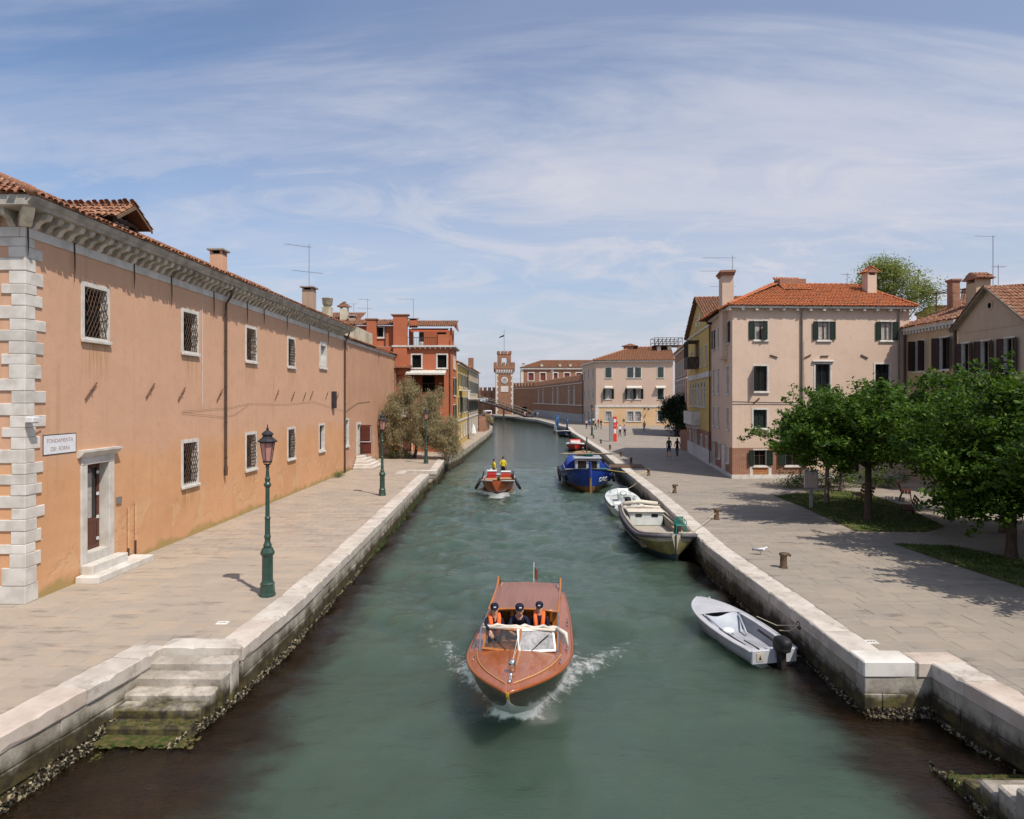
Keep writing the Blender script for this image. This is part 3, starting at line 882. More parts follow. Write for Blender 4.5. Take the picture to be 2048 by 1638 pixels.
mussels(QR, [((6.98, 13.44), (8.28, 13.42), 620, 1, .10), ((6.95, 24), (6.98, 13.5), 80, 1, .07), ((8.28, 13.4), (8.42, 9), 120, 1, .06),
             ((7.02, 11.5), (7.02, 9), 200, -1, .10)], 5)
def weed(parent, boxes, seed):
    g = random.Random(seed); m = MB()
    for (x0, x1, y0, y1, z, n) in boxes:
        for i in range(n):
            x, y = g.uniform(x0, x1), g.uniform(y0, y1); r = g.uniform(.02, .055); h = g.uniform(.008, .03)
            an = g.uniform(0, 6.28); c, s = math.cos(an)*r, math.sin(an)*r
            m.add([(x+c, y+s, z), (x-s, y+c, z), (x-c, y-s, z), (x+s, y-c, z), (x+g.gauss(0, .01), y+g.gauss(0, .01), z+h)], [(0, 1, 4), (1, 2, 4), (2, 3, 4), (3, 0, 4)])
    m.build('seaweed', 'stone_mossy', parent, False, 'stuff')
weed(QL, [(-7.4, -5.7, 12.1, 12.5, .06, 240), (-7.3, -6.2, 11.75, 12.1, -.01, 200), (-7.4, -5.9, 12.6, 12.8, .225, 60)], 6)
weed(QR, [(7.05, 8.4, 11.05, 11.45, -.005, 320), (7.05, 8.4, 10.7, 11.05, .155, 300)], 8)

# stone drain covers let into the paving
for q_, px, py in ((QL, 445, 1246), (QR, 1742, 1284)):
    p = G(px, py); m = MB(Matrix.Translation((p.x, p.y, ZQ))); m.cbox(-.13, .13, -.11, .11, -.02, .013, .006); d_ = m.build('drain_stone', 'stone_white', q_)
    for k_ in (-.06, 0, .06):
        m = MB(Matrix.Translation((p.x+k_, p.y, ZQ+.0145))); m.lathe([(.02, 0), (.02, .002)], 10); m.build('drain_hole', 'void', d_)
# lawns under the trees
def lawn(pix, label, seed, n):
    pts = [G(*p) for p in pix]
    m = MB(); m.add([(p.x, p.y, ZQ+.02) for p in pts], [tuple(range(len(pts)))])
    o = m.build('lawn', 'grass'); o['kind'] = 'structure'; o['label'] = label
    bm = bmesh.new(); bm.from_mesh(o.data); bmesh.ops.recalc_face_normals(bm, faces=bm.faces)
    if bm.faces[:][0].normal.z < 0: bmesh.ops.reverse_faces(bm, faces=bm.faces)
    bm.to_mesh(o.data); bm.free()
    def inside(x, y):
        c = False; j = len(pts)-1
        for i in range(len(pts)):
            a, b = pts[i], pts[j]
            if (a.y > y) != (b.y > y) and x < (b.x-a.x)*(y-a.y)/(b.y-a.y)+a.x: c = not c
            j = i
        return c
    g = random.Random(seed); v, f = [], []
    x0, x1 = min(p.x for p in pts), max(p.x for p in pts); y0, y1 = min(p.y for p in pts), max(p.y for p in pts)
    while len(f) < n:
        x, y = g.uniform(x0, x1), g.uniform(y0, y1)
        if not inside(x, y): continue
        an = g.uniform(0, 3.14); w = g.uniform(.012, .03); h = g.uniform(.03, .08)
        c, s = math.cos(an)*w, math.sin(an)*w
        k = len(v)
        v += [(x-c, y-s, ZQ+.015), (x+c, y+s, ZQ+.015), (x+g.gauss(0, .03), y+g.gauss(0, .03), ZQ+.02+h)]
        f.append((k, k+1, k+2))
    b = np_mesh('grass', np.array(v), np.array(f), 'grass_blade', o, 'stuff')
lawn([(1548, 992), (1600, 1012), (1712, 1063), (1852, 1064), (1890, 1054), (1800, 1010), (1730, 985), (1660, 980)], 'patch of lawn at the foot of the nearest leafy tree', 31, 7000)
lawn([(1786, 1088), (1905, 1092), (2048, 1122), (2300, 1190), (2300, 1260), (2060, 1180), (1930, 1138)], 'shaded lawn strip below the right hand tree', 32, 5000)
# ------------------------------------------------------------------ building kit
def facade(root, mat, Mx, W, z0, z1, holes=(), name='wall', gable=None, x0=0.):
    us = sorted({x0, W, *[h[0] for h in holes], *[h[1] for h in holes]})
    zs = sorted({z0, z1, *[h[2] for h in holes], *[h[3] for h in holes]})
    v = [(u, 0, z) for z in zs for u in us]; n = len(us); f = []
    for j in range(len(zs)-1):
        for i in range(n-1):
            cu, cz = (us[i]+us[i+1])/2, (zs[j]+zs[j+1])/2
            if any(h[0] < cu < h[1] and h[2] < cz < h[3] for h in holes): continue
            f.append((j*n+i, j*n+i+1, (j+1)*n+i+1, (j+1)*n+i))
    m = MB(Mx); m.add(v, f)
    if gable: m.add([(x0, 0, z1), (W, 0, z1), (gable[0], 0, gable[1])], [(0, 1, 2)])
    return m.build(name, mat, root)
def shutter(mb, hinge, w, z0, z1, ang, right, y):
    """louvred leaf hinged at a jamb; 0 closed, 180 folded back on the wall"""
    a = R(ang); sx = -1 if right else 1
    Mo = mb.M
    mb.M = Mo @ Matrix.Translation((hinge, y, 0)) @ Matrix.Diagonal((sx, 1, 1, 1)) @ Matrix.Rotation(-a, 4, 'Z')
    t = .035
    mb.box(0, w, -t, 0, z0, z0+.07); mb.box(0, w, -t, 0, z1-.07, z1); mb.box(0, .06, -t, 0, z0+.07, z1-.07); mb.box(w-.06, w, -t, 0, z0+.07, z1-.07)
    mb.box(.06, w-.06, -t*.6, -t*.35, z0+.07, z1-.07)
    n = max(4, int((z1-z0)/.11)); h = (z1-z0-.14)/n
    for i in range(n):
        z = z0+.07+h*i
        mb.add([(.06, -t, z+.01), (w-.06, -t, z+.01), (w-.06, -t*.45, z+h*.8), (.06, -t*.45, z+h*.8)], [(0, 1, 2, 3)])
    mb.M = Mo
def window(root, Mx, u0, u1, z0, z1, s=.11, depth=.2, proud=.035, trim='stone_trim', sill=True, pane='glass_dark', bars=1, barmat='frame_white',
           sh=None, shmat='shutter_green', grille=None, curtain=None, name='window', lining=None, hood=False, arch=False):
    m = MB(Mx); yb = depth
    m.box(u0-s, u0, -proud, yb, z0-s*.6, z1+s); m.box(u1, u1+s, -proud, yb, z0-s*.6, z1+s)
    m.box(u0, u1, -proud+.002, yb, z1, z1+s); m.box(u0, u1, -proud+.002, yb, z0-s*.6, z0)
    if arch:
        c = (u0+u1)/2; r = (u1-u0)/2
        for k in range(6):
            a0, a1 = math.pi*k/6, math.pi*(k+1)/6
            m.prism([(c+r*math.cos(a0), z1+s+r*1.25*math.sin(a0)), (c+(r+s)*math.cos(a0), z1+s+(r+s)*1.25*math.sin(a0)),
                     (c+(r+s)*math.cos(a1), z1+s+(r+s)*1.25*math.sin(a1)), (c+r*math.cos(a1), z1+s+r*1.25*math.sin(a1))], -proud, .05, 'y')
    w = m.build(name, trim, root)
    if arch:
        m = MB(Mx); m.prism([(c+r*math.cos(math.pi*k/10), z1+s+r*1.25*math.sin(math.pi*k/10)) for k in range(11)], -.012, .02, 'y')
        m.build('arch_pane', pane, w)
    m = MB(Mx); m.box(u0-.01, u1+.01, yb-.02, yb+.02, z0-.01, z1+.01); m.build('pane', pane, w)
    if bars:
        m = MB(Mx); e = .045; y0, y1 = yb-.06, yb-.021
        m.box(u0, u0+e, y0, y1, z0, z1); m.box(u1-e, u1, y0, y1, z0, z1); m.box(u0+e, u1-e, y0, y1, z1-e, z1); m.box(u0+e, u1-e, y0, y1, z0, z0+e)
        c = (u0+u1)/2
        m.box(c-e*.6, c+e*.6, y0, y1, z0+e, z1-e)
        if bars > 1: m.box(u0+e, u1-e, y0+.003, y1, z0+(z1-z0)*.62, z0+(z1-z0)*.62+.03)
        m.build('casement', barmat, w)
    if curtain:
        m = MB(Mx)
        m.box(u0+.05, u0+.05+(u1-u0)*.38, yb-.035, yb-.022, z0+.05, z1-.05); m.box(u1-.05-(u1-u0)*.30, u1-.05, yb-.035, yb-.022, z0+.05, z1-.05)
        m.box(u0+.06, u1-.06, yb-.05, yb-.036, z1-.22*(z1-z0), z1-.05)
        m.build('curtain', curtain, w)
    if sill:
        m = MB(Mx); m.cbox(u0-s-.04, u1+s+.04, -proud-.07, -proud+.001, z0-s*.6-.09, z0-s*.6+.01, .012); m.build('sill', trim, w)
    if hood:
        m = MB(Mx); m.cbox(u0-s-.12, u1+s+.12, -proud-.12, .0, z1+s+.03, z1+s+.14, .02); m.build('hood', trim, w)
    if sh:
        wd = (u1-u0)/2
        for right, a in ((False, sh[0]), (True, sh[1])):
            if a is None: continue
            m = MB(Mx); shutter(m, (u1+.01) if right else (u0-.01), wd, z0, z1, a, right, -proud-.012-(.002 if right else 0))
            m.build('shutter', shmat, w)
    if grille:
        m = MB(Mx); r = .013; st = grille; h = z1-z0; W = u1-u0; y = -.02
        k = -h/1.9
        while k < W+h/1.9:
            for sg in (1, -1):
                pts = []
                for i in range(13):
                    z = z0+h*i/12; u = (k+(z-z0)/1.9) if sg > 0 else (W-k-(z-z0)/1.9)
                    if 0 <= u <= W: pts.append((u0+u, y-.05*math.sin(math.pi*i/12)-.004*sg, z))
                if len(pts) > 1: m.tube(pts, r, 4)
            k += st
        m.build('grille', 'iron', w)
    return w
TILE_N = 6
_tv = []
for (yy, rr, hh) in ((0., .098, .030), (.44, .080, .0)):
    for k in range(5):
        an = math.pi*k/4
        _tv.append((rr*math.cos(an), yy, rr*.80*math.sin(an)+hh))
_tv = np.array(_tv); _tf = np.array([(k, k+1, 6+k, 5+k) for k in range(4)])
def inpoly(s, t, poly):
    c = False; j = len(poly)-1
    for i in range(len(poly)):
        (ax, ay), (bx, by) = poly[i], poly[j]
        if (ay > t) != (by > t) and s < (bx-ax)*(t-ay)/(by-ay)+ax: c = not c
        j = i
    return c
def tile_roof(root, O, a, b, poly, mat, cs=.215, rs=.36, indiv=0, seed=1, near=None, scale=1.0):
    """barrel tiles over a roof plane; poly in (along eave, up slope) metres; returns nothing"""
    O, a, b = Vector(O), Vector(a).normalized(), Vector(b).normalized()
    n = a.cross(b).normalized()
    if n.z < 0: n = -n
    m = MB(); m.add([O+a*s+b*t-n*.012 for s, t in poly], [tuple(range(len(poly)))]); m.build('roof', 'roof_bed', root)
    cs *= scale; rs *= scale
    g = random.Random(seed); pts = []
    s0, s1 = min(p[0] for p in poly), max(p[0] for p in poly); t0, t1 = min(p[1] for p in poly), max(p[1] for p in poly)
    s = s0+cs/2
    while s < s1:
        t = t0-.05+g.uniform(-.03, .03)
        while t < t1:
            if inpoly(s, t+rs*.45, poly): pts.append((s+g.gauss(0, .008), t+g.gauss(0, .012), g.gauss(0, .02), g.uniform(-.004, .010)))
            t += rs
        s += cs
    if not pts: return
    P = np.array(pts)
    A, B, N = np.array(a), np.array(b), np.array(n)
    if indiv:
        base = np.array(O)+P[:, :1]*A+P[:, 1:2]*B
        ref = np.array(near); order = np.argsort(((base-ref)**2).sum(1))
        pick = order[:indiv]; rest = order[indiv:]
        me = bpy.data.meshes.new('roof_tile'); me.from_pydata([tuple(x*scale) for x in _tv], [], [tuple(int(q) for q in f) for f in _tf]); me.materials.append(M(mat))
        me.polygons.foreach_set('use_smooth', [True]*4); me.update()
        rot = Matrix((a, b, n)).transposed().to_4x4()
        for i in pick:
            o = link('roof_tile', me, root)
            o.matrix_local = Matrix.Translation(Vector(base[i])+n*P[i, 3]) @ rot @ Matrix.Rotation(P[i, 2], 4, 'Z')
        P = P[rest]
    T = _tv*scale
    co, si = np.cos(P[:, 2])[:, None], np.sin(P[:, 2])[:, None]
    lx = T[None, :, 0]*co-T[None, :, 1]*si+P[:, 0:1]; ly = T[None, :, 0]*si+T[None, :, 1]*co+P[:, 1:2]; lz = T[None, :, 2]+P[:, 3:4]
    V = (np.array(O)+lx[..., None]*A+ly[..., None]*B+lz[..., None]*N).reshape(-1, 3)
    F = (_tf[None]+10*np.arange(len(P))[:, None, None]).reshape(-1, 4)
    np_mesh('roof_tiling', V, F, mat, root, 'stuff', True)
def ridge(root, pts, mat, r=.12, seg=.38):
    m = MB()
    for p, q in zip(pts[:-1], pts[1:]):
        p, q = Vector(p), Vector(q); L = (q-p).length; n = max(1, int(L/seg)); d = (q-p)/n
        for i in range(n):
            m.tube([p+d*i, p+d*(i+1.12)], [r*1.06, r*.9], 8)
    m.build('ridge_tiles', mat, root, True, 'stuff')
def chimney(root, x, y, z0, z1, w=.55, d=.55, mat='plaster_chimney', cap='slab', name='chimney', tmat='tile_old'):
    m = MB(); m.cbox(x-w/2, x+w/2, y-d/2, y+d/2, z0, z1-.2, .015)
    if cap == 'slab':
        for sx in (-1, 1):
            for sy in (-1, 1): m.box(x+sx*w*.40-.05, x+sx*w*.40+.05, y+sy*d*.40-.05, y+sy*d*.40+.05, z1-.2, z1-.06)
        c = m.build(name, mat, root)
        k = MB(); k.cbox(x-w*.68, x+w*.68, y-d*.68, y+d*.68, z1-.06, z1+.03, .012); k.build('cap', 'concrete', c)
        k = MB(); k.box(x-w*.3, x+w*.3, y-d*.3, y+d*.3, z1-.198, z1-.062); k.build('flue', 'void', c)
    elif cap == 'gable':
        for sx in (-1, 1): m.box(x+sx*w*.42-.05, x+sx*w*.42+.05, y-d/2, y+d/2, z1-.2, z1)
        c = m.build(name, mat, root)
        k = MB(); k.prism([(x-w*.7, z1), (x+w*.7, z1), (x, z1+w*.45)], y-d*.62, y+d*.62, 'y'); k.build('cap', 'brick_near', c)
        sl = math.hypot(w*.7, w*.45)
        tile_roof(c, (x-w*.75, y-d*.62, z1+.01), (0, 1, 0), (.7, 0, .45), [(0, 0), (d*1.24, 0), (d*1.24, sl), (0, sl)], tmat, seed=3)
        tile_roof(c, (x+w*.75, y+d*.62, z1+.01), (0, -1, 0), (-.7, 0, .45), [(0, 0), (d*1.24, 0), (d*1.24, sl), (0, sl)], tmat, seed=4)
    elif cap == 'brick':
        c = m.build(name, mat, root)
        k = MB(); k.box(x-w*.58, x+w*.58, y-d*.58, y+d*.58, z1-.2, z1-.12); k.box(x-w*.66, x+w*.66, y-d*.66, y+d*.66, z1-.119, z1-.02); k.build('cap', 'brick_near', c)
    elif cap == 'pot':
        c = m.build(name, mat, root)
        k = MB(); k.lathe([(w*.35, 0), (w*.55, .25), (w*.62, .75), (w*.66, .78)], 10, (x, y), z1-.2); k.build('pot', mat, c, True)
    return c
def antenna(label, loc, h, arms, rot=0.):
    t = thing('antenna', label, 'antenna', loc, rot)
    m = MB(); m.tube([(0, 0, 0), (0, 0, h)], .022, 5); m.build('mast', 'antenna', t)
    for (z, l0, l1, n, el) in arms:
        m = MB(); m.tube([(l0, 0, h*z), (l1, 0, h*z)], .014, 4)
        for i in range(n):
            x = l0+(l1-l0)*i/max(1, n-1); m.tube([(x, -el, h*z), (x, el, h*z)], .008, 4)
        m.build('boom', 'antenna', t)
    return t

# ------------------------------------------------------------------ salmon building on the left quay
P0, P1 = (-12.35, 17.3, ZQ), (-11.813, 48.0, ZQ)
MX, LEN = frame(P0, P1)
sb = thing('salmon_building', 'long salmon plaster building with white corner stones and bracketed cornice', 'building', P0, math.atan2(P1[1]-P0[1], P1[0]-P0[0]))
ID = Matrix()
up = [(2.32, 3.38), (8.02, 9.08), (13.8, 14.85), (19.3, 20.3)]
lo = [(8.02, 9.08), (13.8, 14.85), (19.3, 20.3), (24.9, 25.9)]
holes = [(a, b, 7.0, 8.45) for a, b in up]+[(25.15, 26.2, 7.3, 8.55)]+[(a, b, 2.02, 3.55) for a, b in lo]+[(2.42, 3.45, .72, 3.30)]
facade(sb, 'plaster_salmon', ID, LEN, 0, 9.9, holes)
DEP = 12.0
MEND = Matrix.Translation((0, DEP, 0)) @ Matrix.Rotation(R(-90), 4, 'Z')
facade(sb, 'plaster_salmon', MEND, DEP, 0, 9.9)
m = MB(); m.add([(LEN, 0, 0), (LEN, DEP, 0), (LEN, DEP, 9.9), (LEN, 0, 9.9)], [(0, 1, 2, 3)]); m.add([(0, DEP, 0), (LEN, DEP, 0), (LEN, DEP, 9.9), (0, DEP, 9.9)], [(0, 3, 2, 1)])
m.build('rear_wall', 'plaster_salmon', sb)
for a, b in up: window(sb, ID, a, b, 7.0, 8.45, .13, .22, .03, grille=.155, bars=0, pane='void')
for a, b in lo[:3]: window(sb, ID, a, b, 2.02, 3.55, .13, .22, .03, grille=.155, bars=0, pane='void')
window(sb, ID, *lo[3], 2.02, 3.55, .12, .2, .03, pane='shutter_brown', bars=0)
window(sb, ID, 25.15, 26.2, 7.3, 8.55, .26, .25, .03, pane='white_paint', bars=0)
# white band, corbels, cornice on both faces
for (Mx, L0, L1, nm) in ((ID, -.04, LEN+.05, 'f'), (MEND, 0, DEP+.04, 'e')):
    u = L0
    while u < L1-.1:
        l = min(1.7, L1-u)
        m = MB(Mx); m.cbox(u+.004, u+l-.004, -.045, .01, 9.31, 9.56, .01); m.build('band_stone', 'stone_white', sb); u += l
prof = [(0, 9.56), (-.05, 9.56), (-.12, 9.62), (-.16, 9.70), (-.26, 9.76), (-.40, 9.78), (-.46, 9.86), (-.46, 9.95), (0, 9.95)]
m = MB(); m.prism([(y, z) for y, z in prof], -.09, .09, 'x'); cb0 = m.build('corbel', 'stone_corbel', sb)
k = 0; u = .28
cb0.location = (u, 0, 0); u += .44
while u < LEN-.1:
    c = cb0.copy(); SC.collection.objects.link(c); c.location = (u, 0, rnd.uniform(-.006, .006)); u += .44
u = .28
while u < 6:
    c = cb0.copy(); SC.collection.objects.link(c); c.matrix_local = Matrix.Translation((0, u, 0)) @ Matrix.Rotation(R(-90), 4, 'Z'); u += .44
m = MB(); m.prism([(0, 9.56), (-.10, 9.58), (-.36, 9.80), (-.46, 9.95), (0, 9.95)], -.13, .13, 'x')
c = m.build('corbel', 'stone_corbel', sb); c.matrix_local = Matrix.Translation((-.02, -.02, 0)) @ Matrix.Rotation(R(-45), 4, 'Z') @ Matrix.Diagonal((1, 1.25, 1, 1))
cp = [(.3, 9.95), (-.54, 9.95), (-.56, 10.03), (-.60, 10.06), (-.64, 10.14), (-.66, 10.16), (-.66, 10.20), (.3, 10.20)]
u = -.66
first = True
while u < LEN:
    l = min(1.55, LEN+.3-u); m = MB()
    m.prism(cp, u+.003, u+l-.003, 'x'); m.build('cornice_stone', 'stone_cornice', sb); u += l
u = .32
while u < 9:
    m = MB(Matrix.Rotation(R(90), 4, 'Z') @ Matrix.Diagonal((1, -1, 1, 1))); m.prism([(y+.0, z) for y, z in cp], u+.003, u+1.5, 'x'); m.build('cornice_stone', 'stone_cornice', sb); u += 1.5
# roof
SLP = .43
ey, ez = -.68, 10.21
ry, rz = 5.4, 10.21+6.08*SLP
nb = Vector((0, 1, SLP)).normalized(); SL = 6.08*math.hypot(1, SLP)
tile_roof(sb, (-.68, ey, ez), (1, 0, 0), nb, [(0, 0), (LEN+.9, 0), (LEN+.9, SL), (6.08, SL)], 'tile_old', indiv=150, near=(2, -.5, 10.3), seed=2)
tile_roof(sb, (-.68, 11.5, ez), (0, -1, 0), Vector((1, 0, SLP)), [(0, 0), (12.18, 0), (6.08, SL)], 'tile_old', indiv=60, near=(-.5, 1, 10.3), seed=3)
m = MB(); m.add([(-.68, 11.5, ez), (LEN+.2, 11.5, ez), (LEN+.2, ry, rz), (5.4, ry, rz)], [(0, 3, 2, 1)]); m.build('rear_roof', 'roof_bed', sb)
ridge(sb, [(-.68, ey, ez+.06), (5.4, ry, rz+.06), (LEN+.2, ry, rz+.06)], 'tile_old')
# quoins
z = 0.; i = 0
g = random.Random(9)
while z < 9.2:
    h = g.uniform(.24, .36) if z > .5 else .46
    if z+h > 9.3: h = 9.305-z
    lng = i % 2 == 0
    lu, ly = (g.uniform(.52, .74), g.uniform(.32, .42)) if lng else (g.uniform(.30, .40), g.uniform(.58, .80))
    if z < .4: lu, ly = .45, .9
    if 3.3 < z < 4.4: lu = min(lu, .52)
    pr = .03+g.uniform(0, .012)
    m = MB(); m.cbox(-pr, lu, -pr, ly, z+.003, z+h-.003, .012, .004); m.build('quoin', 'stone_white', sb)
    z += h; i += 1
# doorway
m = MB()
m.cbox(2.16, 2.42, -.05, .34, 0, 3.30, .01); m.cbox(3.45, 3.71, -.05, .34, 0, 3.30, .01); m.box(2.42, 3.45, -.048, .34, 0, .72); m.cbox(2.16, 3.71, -.06, .33, 3.30, 3.52, .01)
m.prism([(.0, 3.52), (-.06, 3.52), (-.09, 3.56), (-.13, 3.58), (-.19, 3.66), (-.22, 3.68), (-.22, 3.74), (0, 3.74)], 2.02, 3.85, 'x')
dw = m.build('door_surround', 'stone_white', sb)
m = MB(); m.box(2.42, 2.54, .26, .32, .72, 3.30); m.box(3.33, 3.45, .26, .32, .72, 3.30); m.box(2.54, 3.33, .26, .32, 3.14, 3.30); m.box(2.54, 3.33, .26, .32, .72, .86); m.box(2.54, 3.33, .265, .315, 1.52, 1.64)
for kk in range(6): m.box(2.545+.131*kk, 2.545+.131*kk+.12, .275, .31, .86, 1.52)
d = m.build('door', 'door_brown', sb)
m = MB(); m.box(2.54, 3.33, .285, .30, 1.64, 3.14); m.build('pane', 'glass_dark', d)
m = MB(); m.box(2.62, 3.1, .275, .284, 1.66, 3.0); m.build('curtain', 'curtain', d)
m = MB()
for zz in (.95, 1.6, 2.3, 2.95): m.box(3.30, 3.40, .235, .26, zz, zz+.09)
m.build('hinge', 'white_paint', d)
m = MB(); m.tube([(2.58, .25, 1.7), (2.58, .18, 1.7), (2.68, .18, 1.7)], .014, 5); m.build('handle', 'steel', d)
for (x0, x1, y0, zt) in ((1.85, 4.7, -.72, .20), (2.1, 3.85, -.40, .46)):
    m = MB(); m.cbox(x0, x1, y0, -.052, 0, zt, .02, .006); m.build('door_step', 'stone_white', sb)
# downpipes, iron anchors, ties, cables, small fittings
for (u, zb) in ((11.45, 2.0), (LEN-.12, .05)):
    m = MB(); m.tube([(u, -.42, 9.9), (u, -.30, 9.5), (u, -.11, 9.2), (u, -.10, zb+.6), (u, -.10, zb)], [.055, .055, .055, .055, .062], 8)
    p = m.build('downpipe', 'pipe_brown', sb, True)
    for q in range(5): m = MB(); m.lathe([(.068, 0), (.068, .05)], 8, (u, -.10), zb+.7+1.5*q); m.build('bracket', 'pipe_brown', p)
    m = MB(); m.lathe([(.07, 0), (.075, .35), (.07, .4)], 8, (u, -.10), zb-.02); m.build('foot', 'pipe_brown', p)
for px in (46, 145, 265, 340, 425, 492, 526, 572, 617, 655):
    u = 17271/(1047.9-px)-17.3
    m = MB(); h = g.uniform(.75, 1.1); u = max(u, .03)
    m.tube([(u, -.06, 9.58), (u, -.075, 9.58-h*.6), (u, -.06, 9.58-h)], [.022, .018, .006], 5); m.build('iron_anchor', 'iron', sb)
for px in (180, 299, 362, 438, 553, 585, 608, 622, 653, 674):
    u = 17271/(1047.9-px)-17.3; zc = 5.42+g.uniform(-.08, .08)
    m = MB(); m.tube([(u-.26, -.04, zc-.24), (u+.26, -.04, zc+.24)], .022, 5); m.tube([(u, -.02, zc), (u+.02, -.09, zc+.03)], .026, 5); m.build('iron_tie', 'rust', sb)
m = MB(); m.tube([(7.9, -.03, 4.75), (11.3, -.03, 4.82), (11.6, -.03, 4.80), (14, -.03, 5.0), (19, -.03, 4.92), (23.6, -.03, 5.05), (27, -.03, 4.7), (30.6, -.03, 4.35)], .0045, 4)
m.tube([(7.9, -.03, 4.70), (11.35, -.03, 4.45), (12.6, -.03, 4.55), (14, -.03, 4.96)], .0045, 4); m.build('cable', 'pipe_brown', sb)
m = MB(); m.tube([(9.5, -.03, 9.3), (9.5, -.03, 4.95)], .008, 4); m.build('cord', 'white_paint', sb)
m = MB(); m.box(27.55, 28.05, -.22, -.01, 4.6, 5.7); m.build('meter_box', 'lamp_cap', sb)
m = MB(); m.box(3.85, 4.1, -.05, -.01, 1.95, 2.15); m.build('bell_panel', 'steel', sb)
for u, zt, zm in ((4.45, 1.75, .45), (4.85, 1.85, .62)):
    m = MB(); m.tube([(u, -.05, zt), (u, -.05, zm)], .028, 6); p = m.build('pipe_casing', 'plaster_salmon', sb)
    m = MB(); m.tube([(u, -.05, zm), (u, -.05, 0)], .034, 6); m.build('pipe_foot', 'iron', p)
# dormer with its tiled gable
dm = MB(); y0, xa, xb = 1.0, 5.35, 6.85
zr = ez+(y0-ey)*SLP; ze, za = 11.30, 11.8; xm = (xa+xb)/2
dm.add([(xa, y0, zr-.4), (xa, y0+2.6, zr-.4), (xa, y0+2.6, ze), (xa, y0, ze)], [(0, 1, 2, 3)]); dm.add([(xb, y0, zr-.4), (xb, y0+2.6, zr-.4), (xb, y0+2.6, ze), (xb, y0, ze)], [(3, 2, 1, 0)])
dm.box(xa, xa+.14, y0-.002, y0+.12, zr-.4, ze); dm.box(xb-.14, xb, y0-.002, y0+.12, zr-.4, ze); dm.box(xa+.14, xb-.14, y0, y0+.12, ze-.12, ze); dm.box(xa+.14, xb-.14, y0, y0+.12, zr-.4, zr+.15)
do = dm.build('dormer', 'timber_dark', sb)
m = MB(); m.box(xa+.1, xb-.1, y0+.5, y0+.55, zr-.3, ze); m.build('pane', 'void', do)
m = MB(); [m.lathe([(.02, 0), (.13, .06), (.15, .16), (.09, .28), (.02, .31)], 8, (xm-.35+.3*i, y0+.2), zr+.16) for i in range(3)]; m.build('loudspeaker', 'white_paint', do, True)
for sg in (-1, 1):
    ex = xm+sg*1.05
    tile_roof(do, (ex, y0-.32 if sg < 0 else y0+2.8, ze-.10), (0, 1 if sg < 0 else -1, 0), (-sg*1.05, 0, .62), [(0, 0), (3.12, 0), (3.12, 1.22), (0, 1.22)], 'tile_old', indiv=45 if sg < 0 else 0, near=(4.6, .6, 11.5), seed=8)
    m = MB(); m.prism([(ex-.02*sg, ze-.19), (ex, ze-.10), (xm, ze+.52), (xm, ze+.40)], y0-.36, y0-.325, 'y'); m.build('bargeboard', 'timber', do)
ridge(do, [(xm, y0-.34, ze+.56), (xm, y0+2.8, ze+.56)], 'tile_old', .11)
chimney(sb, 13.2, 1.0, 10.8, 11.85, .55, .55, 'plaster_salmon')
chimney(sb, 28.6, 1.8, 11.0, 12.7, .85, .7, 'plaster_chimney')
# things fixed to it
st = thing('street_sign', 'white street name plate beside the brown door', 'sign', MX @ Vector((.64, 0, 3.70)), sb.rotation_euler.z)
m = MB(); m.box(.025, 1.31, -.012, -.004, .025, .525); m.build('plate', 'sign_white', st)
m = MB(); m.box(0, 1.335, -.010, -.002, 0, .55); m.build('border', 'lamp_cap', st)
text('lettering', 'FONDAMENTA', .155, Matrix.Translation((.667, -.0135, .325)), 'sign_ink', st, ext=.0015, sx=1.0)
text('lettering', 'DEI  FORNI', .155, Matrix.Translation((.667, -.0135, .105)), 'sign_ink', st, ext=.0015, sx=1.0)
wl_ = thing('wall_light', 'white box light fixed to the corner stones above the street sign', 'light', MX @ Vector((.0, -.03, 4.60)), sb.rotation_euler.z)
m = MB(); m.cbox(-.12, .14, -.26, -.06, 0, .15, .02); m.build('housing', 'white_paint', wl_)
m = MB(); m.box(-.09, .11, -.23, -.09, -.012, 0); m.build('lens', 'lamp_glass', wl_)
m = MB(); m.tube([(.0, -.06, .08), (.02, .02, .08)], .03, 6); m.tube([(.14, -.15, .07), (.42, -.12, .09)], .014, 5); m.build('arm', 'white_paint', wl_)
antenna('tall television antenna on the far chimney of the salmon building', MX @ Vector((28.6, 1.8, 12.73)), 2.9, ((.35, -1.1, .9, 9, .25), (.93, -1.6, .1, 8, .35)), .6)

# ------------------------------------------------------------------ lower annex
A0 = MX @ Vector((LEN+.02, -.0, 0)); A0 = (A0.x, A0.y, ZQ); A1 = (-11.48, 67.0, ZQ)
AX, AL = frame(A0, A1)
an = thing('annex_building', 'lower peach plaster house with open brown door behind second lamp', 'building', A0, math.atan2(A1[1]-A0[1], A1[0]-A0[0]))
facade(an, 'plaster_annex', ID, AL, 0, 9.45, [(.4, 1.15, 1.9, 3.7), (3.7, 4.7, .95, 3.25)])
m = MB(); m.add([(AL, 0, 0), (AL, 9, 0), (AL, 9, 9.45), (AL, 0, 9.45)], [(0, 1, 2, 3)]); m.build('side_wall', 'plaster_annex', an)
window(an, ID, .4, 1.15, 1.9, 3.7, .12, .2, .03, pane='void', bars=1, barmat='timber_dark')
m = MB(); m.box(-.02, AL, -.05, .02, 9.25, 9.5); m.build('eave_band', 'stone_white', an)
tile_roof(an, (-.05, -.22, 9.53), (1, 0, 0), (0, 1, .36), [(0, 0), (AL+.1, 0), (AL+.1, 5), (0, 5)], 'tile_old', seed=5)
